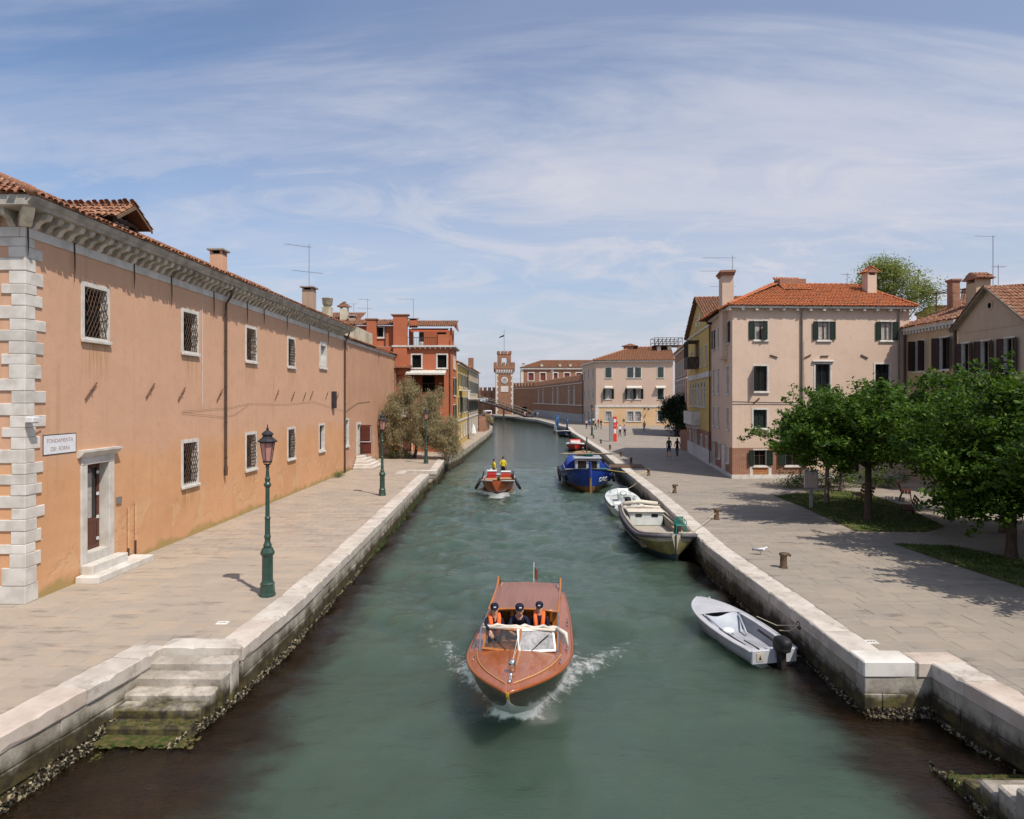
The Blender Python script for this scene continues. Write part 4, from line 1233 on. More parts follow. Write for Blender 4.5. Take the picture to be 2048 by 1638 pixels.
m = MB(); m.box(3.52, 3.7, -.05, .3, .8, 3.42); m.box(4.7, 4.88, -.05, .3, .8, 3.42); m.box(3.7, 4.7, -.048, .3, 3.25, 3.42); ds = m.build('door_surround', 'stone_trim', an)
m = MB(); m.box(3.7, 4.7, .25, .3, .9, 3.25); m.build('opening', 'void', ds)
m = MB(); m.box(4.62, 4.69, -.86, -.05, .98, 3.2); d = m.build('door', 'door_red', an)
m = MB(); [m.box(4.60, 4.62, -.82+a, -.82+a+.66, z0, z1) for a, z0, z1 in ((.05, 1.1, 1.8), (.05, 2.0, 3.05))]; m.build('panel', 'door_red', d)
m = MB(); m.tube([(4.6, -.82, 1.9), (4.54, -.82, 1.9), (4.54, -.08, 1.9), (4.6, -.08, 1.9)], .025, 5); m.tube([(4.57, -.82, 1.9), (4.57, -.82, 3.1)], .018, 5); m.build('push_bar', 'white_paint', d)
for i in range(5):
    m = MB(); m.cbox(3.2-.25*i, 5.2+.1*i, -.5-.28*i, -.052, 0, .9-.18*i, .02, .01); m.build('door_step', 'stone_step', an)
m = MB(); m.tube([(AL-.3, -.1, 9.3), (AL-.3, -.1, 3)], .05, 6); m.build('downpipe', 'pipe_grey', an)
m = MB(); m.tube([(.3, -.03, 4.3), (3.8, -.03, 4.9), (8, -.03, 5.0)], .012, 4); m.build('cable', 'pipe_brown', an)
m = MB(); m.tube([(11.2, -.05, 9.1), (11.2, -.06, 8.2)], [.02, .008], 5); m.build('iron_anchor', 'iron', an)

# ------------------------------------------------------------------ roofs behind: rear house with chimneys
rh = thing('rear_house', 'pale stucco house behind the annex with a cluster of chimneys', 'house', (-22.5, 58, ZQ), 0)
facade(rh, 'plaster_old', ID, 9.0, 0, 11.5)
m = MB(); m.add([(9, 0, 0), (9, 8, 0), (9, 8, 11.5), (9, 0, 11.5)], [(0, 1, 2, 3)]); m.build('side_wall', 'plaster_old', rh)
tile_roof(rh, (-.2, -.25, 11.5), (1, 0, 0), (0, 1, .35), [(0, 0), (9.4, 0), (9.4, 4.6), (0, 4.6)], 'tile_old', seed=6)
chimney(rh, 6.6, .8, 11.2, 13.3, .75, .75, 'plaster_old', 'pot'); chimney(rh, 5.9, 1.2, 11.2, 12.7, .5, .5, 'plaster_chimney', 'slab')
chimney(rh, 7.9, 1.4, 11.2, 13.2, .65, .6, 'plaster_old', 'gable'); chimney(rh, 8.7, 1.0, 11.2, 12.4, .55, .5, 'plaster_chimney', 'slab')

# ------------------------------------------------------------------ red house
rd = thing('red_house', 'brick red house with roof terrace at the canal bend', 'house', (-15.2, 67.3, ZQ), 0)
W = 9.35
wh = [(5.35, 6.25, 8.3, 9.55), (7.85, 8.75, 8.3, 9.55), (4.0, 5.0, 3.55, 4.9), (6.55, 7.4, 3.55, 4.9), (5.2, 8.5, 5.9, 7.6), (4.4, 5.3, .05, 2.2)]
facade(rd, 'plaster_red', ID, W, 0, 10.35, wh)
window(rd, ID, *wh[0], .14, .2, .04, pane='void', bars=0, sill=True); window(rd, ID, *wh[1], .14, .2, .04, pane='void', bars=0)
window(rd, ID, *wh[2], .14, .2, .04, pane='glass_dark', curtain='curtain'); window(rd, ID, *wh[3], .14, .2, .04, pane='glass_dark', curtain='curtain')
m = MB(); m.box(4.3, 4.4, -.04, .2, 0, 2.3); m.box(5.3, 5.4, -.04, .2, 0, 2.3); m.box(4.4, 5.3, -.038, .2, 2.2, 2.3); dd = m.build('door_surround', 'stone_trim', rd)
m = MB(); m.box(4.4, 5.3, .15, .2, 0, 2.2); m.build('door', 'door_brown', dd)
lg = MB(); lg.box(5.2, 8.5, 1.5, 1.55, 5.9, 7.6); lg.box(5.2, 8.5, 0.005, 1.5, 5.80, 5.90); lg.box(5.15, 5.2, .005, 1.5, 5.9, 7.6); lg.box(8.5, 8.55, .005, 1.5, 5.9, 7.6); lg.box(5.2, 8.5, .005, 1.5, 7.6, 7.7); lo_ = lg.build('loggia', 'plaster_red', rd)
m = MB(); m.box(6.2, 7.4, 1.40, 1.49, 5.9, 7.5); m.build('opening', 'void', lo_)
m = MB(); m.tube([(5.2, .06, 6.75), (8.5, .06, 6.75)], .03, 5); [m.tube([(5.2+.3*i, .06, 5.9), (5.2+.3*i, .06, 6.75)], .014, 4) for i in range(12)]; m.build('railing', 'iron', lo_)
m = MB(); m.add([(4.9, .02, 8.05), (8.75, .02, 8.05), (8.75, -1.3, 7.72), (4.9, -1.3, 7.72), (8.75, -1.3, 7.55), (4.9, -1.3, 7.55)], [(0, 1, 2, 3), (3, 2, 4, 5)])
m.build('awning', 'awning_cloth', rd)
RS = Matrix.Translation((W, 0, 0)) @ Matrix.Rotation(R(90), 4, 'Z')
sh_ = [(.8, 1.6, 3.2, 4.6), (2.3, 3.1, 3.2, 4.6), (.8, 1.6, 5.6, 7.3), (2.3, 3.1, 5.6, 7.3), (.8, 1.6, 8.3, 9.5), (2.3, 3.1, 8.3, 9.5), (1.4, 2.3, 0, 2.2)]
facade(rd, 'plaster_red', RS, 4.6, 0, 10.35, sh_)
for h in sh_[:4]: window(rd, RS, *h, .1, .18, .035, sh=(170, 170), shmat='shutter_green')
for h in sh_[4:]: window(rd, RS, *h, .1, .18, .035, bars=0, pane='void')
# terrace edge and top storey
m = MB(); m.box(3.4, W+.35, -.35, .1, 10.3, 10.48); m.box(W+.001, W+.35, .1, 4.7, 10.3, 10.48)
for i in range(12): m.box(3.6+.5*i, 3.72+.5*i, -.28, .0, 10.14, 10.3)
te = m.build('terrace_cornice', 'stone_trim', rd)
m = MB(); m.box(0, W+.3, .1, 4.6, 10.2, 10.4); m.build('terrace_floor', 'concrete', rd)
facade(rd, 'plaster_red', Matrix.Translation((-3, .35, 0)), 5.6, 7, 12.45, [(2.3+2.05, 3.4+2.05, 11.35, 12.3)], 'attic_wall', x0=2.1)
window(rd, Matrix.Translation((-3, .35, 0)), 4.35, 5.45, 11.35, 12.3, .16, .15, .05, pane='glass_dark', barmat='timber_dark')
for bx_, nm_ in (((2.6, 3.6, .36, 4.6, 10.4, 12.45), 'attic_wall'), ((5.6, 9.2, 3.2, 3.3, 10.4, 12.3), 'attic_wall'), ((9.05, 9.25, .3, .5, 10.48, 12.25), 'terrace_post'), ((4.9, 5.05, .9, 3.2, 10.4, 12.2), 'attic_wall')):
    m = MB(); m.box(*bx_); m.build(nm_, 'plaster_red', rd)
m = MB(); m.box(7.5, 8.4, 3.15, 3.19, 10.42, 12.1); m.build('terrace_door', 'void', rd)
m = MB(); m.box(5.6, 6.1, 3.15, 3.19, 11.2, 12.1); m.build('terrace_window', 'glass_dark', rd)
m = MB(); m.tube([(4.2, -.2, 11.25), (7.9, -.2, 11.25)], .03, 5); [m.tube([(4.2+.18*i, -.2, 10.48), (4.2+.18*i, -.2, 11.25)], .012, 4) for i in range(21)]; m.build('terrace_railing', 'iron', rd)
m = MB(); m.box(7.9, 9.0, -.25, -.12, 10.48, 11.55); m.build('parapet', 'plaster_red', rd)
m = MB(); m.add([(5.2, .8, 12.25), (8.9, .8, 12.25), (8.9, -.15, 11.95), (5.2, -.15, 11.95), (8.9, -.15, 11.82), (5.2, -.15, 11.82)], [(0, 1, 2, 3), (3, 2, 4, 5)]); m.build('terrace_awning', 'awning_red', rd)
for pts in ([(4.6, .2, 12.2), (4.6, .1, 11.6), (4.1, .1, 11.4), (4.1, .1, 10.5)], [(9.1, -.08, 10.1), (9.1, -.08, 0.2)], [(2.65, .25, 12.3), (2.65, .25, 10.2)]):
    m = MB(); m.tube(pts, .05, 6); m.build('downpipe', 'pipe_brown', rd)
tile_roof(rd, (-.9, -.0, 12.48), (1, 0, 0), (0, 1, .38), [(0, 0), (4.4, 0), (4.4, 2.2), (0, 2.2)], 'tile_old', seed=9)
tile_roof(rd, (4.0, -.1, 12.36), (1, 0, 0), (0, 1, .38), [(0, 0), (5.7, 0), (5.7, 2.2), (0, 2.2)], 'tile_old', seed=10)
m = MB(); m.prism([(-.1, 12.3), (2.0, 13.1), (4.6, 12.3)], 9.52, 9.6, 'x'); m.build('gable', 'plaster_red', rd)
chimney(rd, 1.35, .1, 10.0, 13.15, .95, .55, 'plaster_red', 'brick'); chimney(rd, 4.2, .0, 7.6, 13.55, 1.35, .6, 'plaster_red', 'brick'); chimney(rd, 5.4, .5, 12.3, 13.2, .8, .4, 'plaster_red', 'slab')
tile_roof(rd, (3.4, -.85, 8.2), (1, 0, 0), (0, 1, .35), [(0, 0), (2.0, 0), (2.0, .9), (0, .9)], 'tile_old', seed=12)
antenna('thin antenna on the red house', (-10.0, 69.2, 14.2), 2.2, ((.98, -1.6, .1, 6, .2),), .2)
antenna('low double antenna behind the red house', (-14.6, 69, 14.2), 2.2, ((.55, -1.0, .5, 7, .22), (.95, -1.0, .3, 7, .22)), .4)
antenna('single antenna left of the red house roof', (-16.0, 69, 14.0), 1.9, ((.98, -.4, .3, 4, .2),), .4)
# potted things on the terrace
m = MB(); m.lathe([(.18, 0), (.24, .35), (.26, .38)], 8, (0, 0)); o = m.build('plant_pot', 'white_paint'); o.location = (-9.0, 67.6, ZQ+10.49); tag(o, 'white plant pot on the red house terrace', 'pot')

# ------------------------------------------------------------------ yellow and beige houses along the canal
def row_house(name, label, P, Q, H, mat, cols, rows, shmat, roof='tile_old', shang=172, base=None):
    L_ = (Vector(Q)-Vector(P)).length
    t = thing(name, label, 'house', (P[0], P[1], ZQ), math.atan2(Q[1]-P[1], Q[0]-P[0]))
    hs = []
    for c in range(cols):
        for (z0, z1) in rows:
            u = L_*(c+.5)/cols; hs.append((u-.42, u+.42, z0, z1))
    facade(t, mat, ID, L_, 0, H, hs)
    for i, h in enumerate(hs): window(t, ID, *h, .1, .18, .03, sh=None if h[2] < 1.5 else (shang, shang), shmat=shmat, bars=1, pane='glass_dark')
    for xx, nm in ((0, 'side_wall'), (L_, 'side_wall')):
        m = MB(); m.add([(xx, 0, 0), (xx, 6, 0), (xx, 6, H), (xx, 0, H)], [(0, 3, 2, 1) if xx == 0 else (0, 1, 2, 3)]); m.build(nm, mat, t)
    m = MB(); m.box(-.05, L_+.05, -.2, .02, H-.15, H+.02); m.build('cornice', 'stone_trim', t)
    tile_roof(t, (-.1, -.35, H+.03), (1, 0, 0), (0, 1, .4), [(0, 0), (L_+.2, 0), (L_+.2, 3.6), (0, 3.6)], roof, seed=len(name))
    m = MB(); m.tube([(L_-.1, -.1, H-.2), (L_-.1, -.1, .1)], .06, 6); m.build('downpipe', 'pipe_brown', t)
    m = MB(); m.box(0, L_, -.06, .0, 2.75, 2.95); m.build('string_course', 'stone_trim', t)
    return t, L_
yh, _ = row_house('yellow_house', 'narrow yellow house with dark green shutters beside the red house', (-5.75, 72.1), (-5.65, 86.5), 9.0, 'plaster_yellow', 4, [(.9, 2.3), (3.7, 5.4), (6.6, 8.0)], 'shutter_green')
m = MB(); m.box(2, 6, -1.0, .0, 6.1, 6.2); [m.box(2+.55*i, 2.4+.55*i, -.98, -.95, 5.2, 6.1) for i in range(6)]; m.build('laundry', 'laundry', yh)
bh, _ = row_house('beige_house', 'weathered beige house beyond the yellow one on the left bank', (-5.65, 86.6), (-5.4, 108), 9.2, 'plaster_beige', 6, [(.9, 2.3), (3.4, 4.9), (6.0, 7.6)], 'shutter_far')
m = MB(); m.box(19.5, 20.4, .6, 1.4, 9.3, 11.6); m.build('chimney', 'brick_near', bh)
m = MB(); m.box(.3, 20, -.7, .0, 5.15, 5.3); m.build('balcony', 'stone_trim', bh)
m = MB(); m.tube([(0, 0, 0), (0, 0, 1.9)], .03, 5); m.lathe([(.42, .75), (.30, 1.3), (.06, 1.95)], 8); o = m.build('parasol', 'laundry'); o.location = (-5.0, 88.5, ZQ); tag(o, 'folded white parasol on the far left quay', 'parasol')
m = MB()
pts = [(-5.6, 108.6), (-4.3, 109), (-3.9, 118), (-4.2, 129), (-6, 143)]
for a, b in zip(pts[:-1], pts[1:]):
    m.add([(a[0], a[1], 0), (b[0], b[1], 0), (b[0], b[1], 2.4), (a[0], a[1], 2.6), (a[0]-.4, a[1], 0), (b[0]-.4, b[1], 0), (b[0]-.4, b[1], 2.4), (a[0]-.4, a[1], 2.6)], [(0, 1, 2, 3), (7, 6, 5, 4), (3, 2, 6, 7)])
bw = m.build('garden_wall', 'brick_near'); bw.location = (0, 0, ZQ); tag(bw, 'curved brick garden wall with plants at the end of the left bank', 'wall')
# ------------------------------------------------------------------ pink house on the right quay
def house_root(name, label, P, Q, cat='house'):
    Mx, L_ = frame((P[0], P[1], ZQ), (Q[0], Q[1], ZQ))
    return thing(name, label, cat, (P[0], P[1], ZQ), math.atan2(Q[1]-P[1], Q[0]-P[0])), Mx, L_
def sub(Mroot, P, Q):
    Mx, L_ = frame((P[0], P[1], ZQ), (Q[0], Q[1], ZQ))
    return Mroot.inverted() @ Mx, L_
pk, PM, PW = house_root('pink_house', 'three storey pale pink house with orange tiled roof behind the trees', (14.4, 44.6), (26.3, 45.2))
top = [(1.5, 2.3), (5.75, 6.5), (10.0, 10.75)]
h1 = [(a, b, 9.1, 10.3) for a, b in top]
h2 = [(1.48, 2.32, 5.72, 7.36), (5.55, 6.55, 5.65, 7.5), (9.6, 10.6, 5.6, 7.5)]
h3 = [(1.4, 2.3, 3.3, 4.5), (5.55, 6.5, 3.3, 4.5), (9.7, 10.6, 3.3, 4.5)]
h4 = [(1.45, 2.25, .85, 1.85), (3.55, 4.55, .85, 1.85)]
facade(pk, 'plaster_pink', ID, PW, 2.0, 11.25, h1+h2+h3)
facade(pk, 'brick_near', ID, 5.0, .25, 2.0, h4, 'brick_base')
facade(pk, 'plaster_pink', ID, PW, 0.25, 2.0, [(7.5, 8.5, .25, 2.0)], x0=5.0, name='ground_wall')
m = MB(); m.box(-.05, PW, -.06, .01, 0, .25); m.build('plinth', 'stone_trim', pk)
for i, h in enumerate(h1): window(pk, ID, *h, .10, .2, .03, curtain='curtain', barmat='timber', sh=((176, 24) if i == 0 else (168, 172) if i == 1 else (174, 168)), bars=1)
for i, h in enumerate(h2): window(pk, ID, *h, .10, .2, .03, bars=1, barmat='shutter_green', sh=((100, None) if i == 0 else None if i == 1 else (None, None)), hood=(i == 1), pane='glass_dark')
for h in h3: window(pk, ID, *h, .10, .2, .03, pane='shutter_green', bars=1, barmat='shutter_green')
for h in h4: window(pk, ID, *h, .08, .18, .03, pane='void', bars=2, barmat='iron', sh=(165, 168))
m = MB(); m.box(1.35, 2.4, -.012, .0, .26, .70); b1 = m.build('infill', 'brick_orange', pk)
m = MB(); m.box(1.15, 1.35, -.03, .0, .25, .78); m.box(2.4, 2.6, -.03, .0, .25, .78); m.build('infill_jamb', 'stone_trim', b1)
m = MB(); m.box(7.5, 8.5, .12, .16, .0, 2.0); m.build('door', 'shutter_brown', pk)
m = MB(); [m.box(-.35+.9*i, -.18+.9*i, -.30, .02, 10.98, 11.14) for i in range(14)]; m.build('eave_bracket', 'stone_trim', pk)
m = MB(); m.box(-.32, PW+.2, -.34, .02, 11.141, 11.26); ea = m.build('eave', 'stone_trim', pk)
for pts, rr_ in (([(4.55, -.3, 11.1), (4.6, -.1, 10.8), (4.6, -.09, .3)], .06), ([(4.72, -.08, 9), (4.78, -.08, 2.2)], .025), ([(PW-.75, -.3, 11.1), (PW-.75, -.09, 10.8), (PW-.75, -.09, 3)], .06)):
    m = MB(); m.tube(pts, rr_, 7); m.build('downpipe', 'pipe_grey', pk, True)
for (u, z, a) in ((2.75, 8.0, -18), (5.0, 8.0, 25), (6.15, 8.02, 2), (8.85, 8.0, -25), (1.6, 5.1, 40)):
    m = MB(Matrix.Translation((u, -.04, z)) @ Matrix.Rotation(R(-a), 4, 'Y')); m.box(-.26, .26, -.03, .03, -.035, .035); m.build('iron_tie', 'rust', pk)
m = MB(); m.tube([(0, -.02, 5.05), (3, -.02, 4.98), (4.5, -.02, 5.0)], .018, 4); m.tube([(0, -.02, 4.88), (4.5, -.02, 4.85)], .018, 4); m.build('cable', 'pipe_grey', pk)
# canal side in the shade
LX, LL = sub(PM, (15.5, 53.0), (14.4, 44.6))
lw = []
for t_, (wa) in ((.18, .75), (.62, .6), (.87, .6)):
    c = LL*(1-t_)
    for (z0, z1) in ((9.0, 10.4), (5.6, 7.4), (3.2, 4.6)): lw.append((c-wa/2, c+wa/2, z0, z1))
gw = [(LL*.82-.35, LL*.82+.35, .95, 1.95), (LL*.42-.35, LL*.42+.35, .95, 1.95), (LL*.12-.45, LL*.12+.45, .25, 2.0)]
facade(pk, 'plaster_pink', LX, LL, 2.0, 11.25, lw); facade(pk, 'brick_near', LX, LL, .25, 2.0, gw, 'brick_base')
for i, h in enumerate(lw): window(pk, LX, *h, .08, .18, .03, sh=(172, 172) if i in (0, 6) else None, bars=1, barmat='shutter_green', pane='void')
for h in gw[:2]: window(pk, LX, *h, .1, .15, .03, pane='curtain', bars=1)
window(pk, LX, *gw[2], .1, .15, .03, pane='door_brown', bars=0, sill=False)
m = MB(LX); m.box(0, LL+.05, -.06, .01, 0, .25); m.build('plinth', 'stone_trim', pk)
m = MB(LX); m.box(0, LL+.3, -.3, .02, 11.141, 11.26); m.build('eave', 'stone_trim', pk)
m = MB(LX); m.box(LL*.6, LL*.72, -.12, .0, .25, 2.0); m.build('pilaster', 'stone_trim', pk)
m = MB(LX); m.box(LL*.64, LL*.80, -.35, .0, 8.0, 13.6); m.box(LL*.64-.06, LL*.80+.06, -.40, .3, 7.9, 8.0); ch = m.build('chimney', 'plaster_pink', pk)
m = MB(LX); m.box(LL*.62, LL*.82, -.42, .45, 13.6, 13.75); m.box(LL*.605, LL*.835, -.5, .5, 13.751, 13.9); m.build('cap', 'brick_near', ch)
m = MB(LX); m.box(LL*.64, LL*.80, .0, .4, 11, 13.6); m.build('chimney_back', 'plaster_pink', ch)
m = MB(); m.add([(PW, 0, 0), (PW, 8.6, 0), (PW, 8.6, 11.25), (PW, 0, 11.25)], [(0, 1, 2, 3)]); m.build('side_wall', 'plaster_pink', pk)
rise, half = 2.15, 4.7; sl = math.hypot(half, rise)
tile_roof(pk, (-.4, -.4, 11.27), (1, 0, 0), (0, half, rise), [(0, 0), (PW+.7, 0), (PW-.8, sl), (half+.2, sl)], 'tile_bright', seed=14)
tile_roof(pk, (.6, 9.0, 11.27), (-.12, -1, 0), (1, -.12, rise/half), [(0, 0), (9.45, 0), (4.7, sl)], 'tile_bright', seed=15)
tile_roof(pk, (PW+.3, -.4, 11.27), (0, 1, 0), (-1.5, 0, 2.15), [(0, 0), (9.4, 0), (4.7, 2.62)], 'tile_bright', seed=16)
m = MB(); m.add([(.6, 9.0, 11.27), (PW+.3, 9.0, 11.27), (PW-1.3, 4.3, 13.4), (4.7, 4.3, 13.4)], [(0, 3, 2, 1)]); m.build('rear_roof', 'roof_bed', pk)
ridge(pk, [(-.4, -.4, 11.36), (4.5, 4.3, 13.46), (PW-1.2, 4.3, 13.46), (PW+.3, -.4, 11.36)], 'tile_bright', .11)
tile_roof(pk, (4.75, 2.9, 12.85), (1, 0, 0), (0, 1, .62), [(0, 0), (2.1, 0), (1.9, 2.1), (0, 2.1)], 'tile_bright', seed=17)
m = MB(); m.box(4.8, 6.7, 3.6, 4.6, 12.6, 13.75); m.build('hatch', 'brick_near', pk)
chimney(pk, 10.75, 2.6, 11.8, 14.0, .66, .66, 'plaster_pink', 'gable', tmat='tile_bright')
antenna('tall antenna mast with three booms by the left chimney of the pink house', (15.0, 46.4, 13.0), 3.0, ((.95, -2.0, .2, 7, .03), (.65, -2.2, .2, 7, .03), (.3, -1.5, .2, 5, .03)), .0)
antenna('slim antenna against the pale tree', (27.5, 56, 12.0), 4.6, ((.97, -.5, .3, 4, .2), (.7, -.5, .5, 4, .2)), .3)

# ------------------------------------------------------------------ golden gabled house
gd, GM, GW = house_root('gold_house', 'golden yellow gabled house with wooden bay window on the canal side', (17.3, 67.0), (15.52, 53.15))
arch = [(1.6+1.75*i, 2.4+1.75*i, 4.6, 6.1) for i in range(6)]
hi = [(2.2, 2.9, 8.0, 9.6), (8.4, 9.1, 8.0, 9.6), (11.2, 11.9, 8.0, 9.6)]
lo2 = [(1.2, 2.0, .9, 2.1), (8.6, 9.3, .9, 2.1), (11.4, 12.1, .9, 2.1)]
dr = [(4.6, 5.9, .02, 2.7)]
facade(gd, 'plaster_gold', ID, GW, 2.6, 11.1, [h if h[2] > 2.6 else h for h in arch+hi], gable=(GW/2, 14.05))
facade(gd, 'brick_near', ID, GW, 0, 2.6, lo2+[(4.6, 5.9, .02, 2.6)], 'brick_base')
for h in arch: window(gd, ID, *h, .1, .2, .04, pane='shutter_brown', bars=1, barmat='shutter_brown', arch=True)
for h in hi: window(gd, ID, *h, .1, .2, .04, sh=None, bars=1, pane='void', barmat='timber_dark')
for h in lo2: window(gd, ID, *h, .12, .2, .04, bars=1, pane='void')
m = MB(); m.box(4.35, 4.6, -.12, .1, 0, 2.9); m.box(5.9, 6.15, -.12, .1, 0, 2.9); m.box(4.6, 5.9, -.118, .1, 2.6, 2.9); ps = m.build('door_surround', 'stone_trim', gd)
m = MB(); m.box(4.6, 5.9, .1, .15, 0, 2.6); m.build('door', 'door_brown', ps)
m = MB(); m.box(0, GW, -.08, .0, 0, 1.15); m.build('stone_base', 'stone_trim', gd)
m = MB(); m.box(0, GW, -.1, .0, 6.95, 7.4); m.box(0, GW, -.1, .0, 10.95, 11.1); m.build('string_course', 'stone_trim', gd)
m = MB(); m.box(2.6, 8.2, -.75, .0, 2.95, 3.1); m.box(2.6, 8.2, -.75, -.68, 3.101, 4.1); m.box(2.6, 2.68, -.68, .0, 3.101, 4.1); m.box(8.12, 8.2, -.68, 0, 3.101, 4.1)
[m.box(2.9+1.6*i, 3.2+1.6*i, -.6, 0, 2.6, 2.95) for i in range(4)]; m.build('balcony', 'stone_trim', gd)
by = MB(); by.box(4.9, 7.4, -1.0, -.01, 7.9, 8.0); by.box(4.9, 7.4, -1.0, -.01, 10.2, 10.35); by.box(4.9, 7.4, -1.0, -.94, 8.0, 8.9)
for x in (4.9, 5.7, 6.5, 7.3): by.box(x, x+.1, -1.0, -.92, 8.9, 10.2)
by.box(4.9, 4.98, -.92, 0, 8.0, 8.9); by.box(7.32, 7.4, -.92, 0, 8.0, 8.9); bay = by.build('bay_window', 'timber_dark', gd)
m = MB(); m.box(4.98, 7.32, -.95, -.93, 8.9, 10.2); m.build('pane', 'glass_dark', bay)
for u in (GW/2-1.1, GW/2+.9):
    m = MB(Matrix.Translation((u, 0, 12.1)) @ Matrix.Rotation(R(90), 4, 'X')); m.lathe([(.34, -.02), (.34, .05)], 14, sy=1.8); o = m.build('oval_window', 'stone_trim', gd)
    m = MB(Matrix.Translation((u, 0, 12.1)) @ Matrix.Rotation(R(90), 4, 'X')); m.lathe([(.22, .045), (.22, .06)], 14, sy=1.8); m.build('pane', 'glass_dark', o)
hw = GW/2+.3; sl2 = math.hypot(hw, 14.05-11.0)
tile_roof(gd, (GW+.3, -.35, 10.98), (0, 1, 0), (-hw, 0, 3.05), [(0, 0), (10, 0), (10, sl2), (0, sl2)], 'tile_old', seed=18)
tile_roof(gd, (-.3, 9.65, 10.98), (0, -1, 0), (hw, 0, 3.05), [(0, 0), (10, 0), (10, sl2), (0, sl2)], 'tile_old', seed=19)
ridge(gd, [(GW/2, -.35, 14.1), (GW/2, 9.6, 14.1)], 'tile_old', .12)
m = MB(); m.add([(GW, 0, 0), (GW, 9, 0), (GW, 9, 11.05), (GW, 0, 11.05)], [(0, 1, 2, 3)]); m.add([(0, 0, 0), (0, 9, 0), (0, 9, 11.05), (0, 0, 11.05)], [(0, 3, 2, 1)]); m.build('side_wall', 'plaster_gold', gd)
m = MB(); m.tube([(GW-.1, -.1, 11), (GW-.1, -.1, .2)], .06, 6); m.build('downpipe', 'pipe_brown', gd)
wallg = MB(); wallg.box(17.5, 17.9, 67.6, 71, 0, 2.0); o = wallg.build('boundary_wall', 'brick_near'); o.location = (0, 0, ZQ); tag(o, 'low brown boundary wall beyond the golden house', 'wall')

# ------------------------------------------------------------------ tan wing and gabled fawn house on the right
tw, TM, TW = house_root('tan_wing', 'tan plaster house with brown shutters joined to the pink house', (26.0, 45.1), (26.05, 39.9))
th = [(1.15, 2.05, 7.0, 8.9), (3.6, 4.45, 7.0, 8.9), (1.4, 2.2, 4.0, 5.5), (3.7, 4.5, 3.9, 5.6)]
facade(tw, 'plaster_tan', ID, TW, 0, 9.85, th)
for i, h in enumerate(th): window(tw, ID, *h, .09, .2, .03, bars=1, sh=(95, 100) if i == 0 else (125, 150) if i == 1 else (160, 160), shmat='shutter_brown', pane='void', barmat='timber_dark')
m = MB(); m.box(-.1, TW, -.25, .02, 9.62, 9.85); [m.box(.1+.33*i, .24+.33*i, -.22, 0, 9.42, 9.62) for i in range(16)]; m.build('cornice', 'stone_trim', tw)
for pts in ([(TW-.1, -.1, 9.5), (TW-.1, -.1, .2)], [(.12, -.12, 9.7), (.12, -.12, 2)]): m = MB(); m.tube(pts, .07, 7); m.build('downpipe', 'pipe_brown', tw)
m = MB(); m.box(0, TW, -.03, .0, 6.1, 6.25); m.build('string_course', 'plaster_tan', tw)
tile_roof(tw, (-.1, -.35, 9.87), (1, 0, 0), (0, 1, .42), [(0, 0), (TW+.1, 0), (TW+.1, 4.5), (0, 4.5)], 'tile_old', seed=20)
m = MB(); m.box(-.05, .0, 0, 8, 0, 10); m.build('party_wall', 'plaster_tan', tw)
chimney(tw, 1.2, 2.4, 10.0, 12.9, .55, .5, 'brick_near', 'brick'); chimney(tw, 3.8, 2.2, 10.4, 12.4, .9, .9, 'plaster_tan', 'gable')
fw, FM, FW = house_root('fawn_house', 'fawn plaster house with a small round hole in its gable', (26.04, 39.85), (26.1, 34.6))
fh = [(.35, 1.05, 6.6, 8.4), (1.95, 2.65, 6.6, 8.4), (3.7, 4.4, 6.6, 8.4), (.5, 1.2, 3.6, 5.2), (2.2, 2.9, 3.6, 5.2), (3.8, 4.5, 3.6, 5.2)]
facade(fw, 'plaster_fawn', ID, FW, 0, 9.3, fh, gable=(FW/2, 11.25))
for h in fh: window(fw, ID, *h, .08, .2, .03, bars=1, sh=(150, 158), shmat='shutter_brown', pane='void', barmat='timber_grey')
m = MB(Matrix.Translation((FW/2, 0, 10.3)) @ Matrix.Rotation(R(90), 4, 'X')); m.lathe([(.24, -.02), (.24, .03)], 14, sy=1.2); o = m.build('oculus', 'plaster_fawn', fw)
m = MB(Matrix.Translation((FW/2, 0, 10.3)) @ Matrix.Rotation(R(90), 4, 'X')); m.lathe([(.13, .025), (.13, .04)], 12, sy=1.2); m.build('opening', 'void', o)
m = MB(); m.box(0, FW, -.03, .0, 9.0, 9.08); m.build('string_course', 'plaster_fawn', fw)
hw = FW/2+.25; sl3 = math.hypot(hw, 2.15)
for sg in (1, -1):
    tile_roof(fw, ((-.25, 9.65, 9.18) if sg > 0 else (FW+.25, -.35, 9.18)), (0, -sg, 0), (sg*hw, 0, 2.15), [(0, 0), (10, 0), (10, sl3), (0, sl3)], 'tile_old', seed=21+sg)
    m = MB(); e = FW/2-sg*hw; m.prism([(e, 9.10), (FW/2, 11.25), (FW/2, 11.38), (e, 9.22)], -.36, -.001, 'y'); m.build('verge', 'timber_grey', fw)
m = MB(); m.add([(FW, 0, 0), (FW, 9, 0), (FW, 9, 9.3), (FW, 0, 9.3)], [(0, 1, 2, 3)]); m.add([(0, 0, 0), (0, 9, 0), (0, 9, 9.3), (0, 0, 9.3)], [(0, 3, 2, 1)]); m.build('side_wall', 'plaster_fawn', fw)
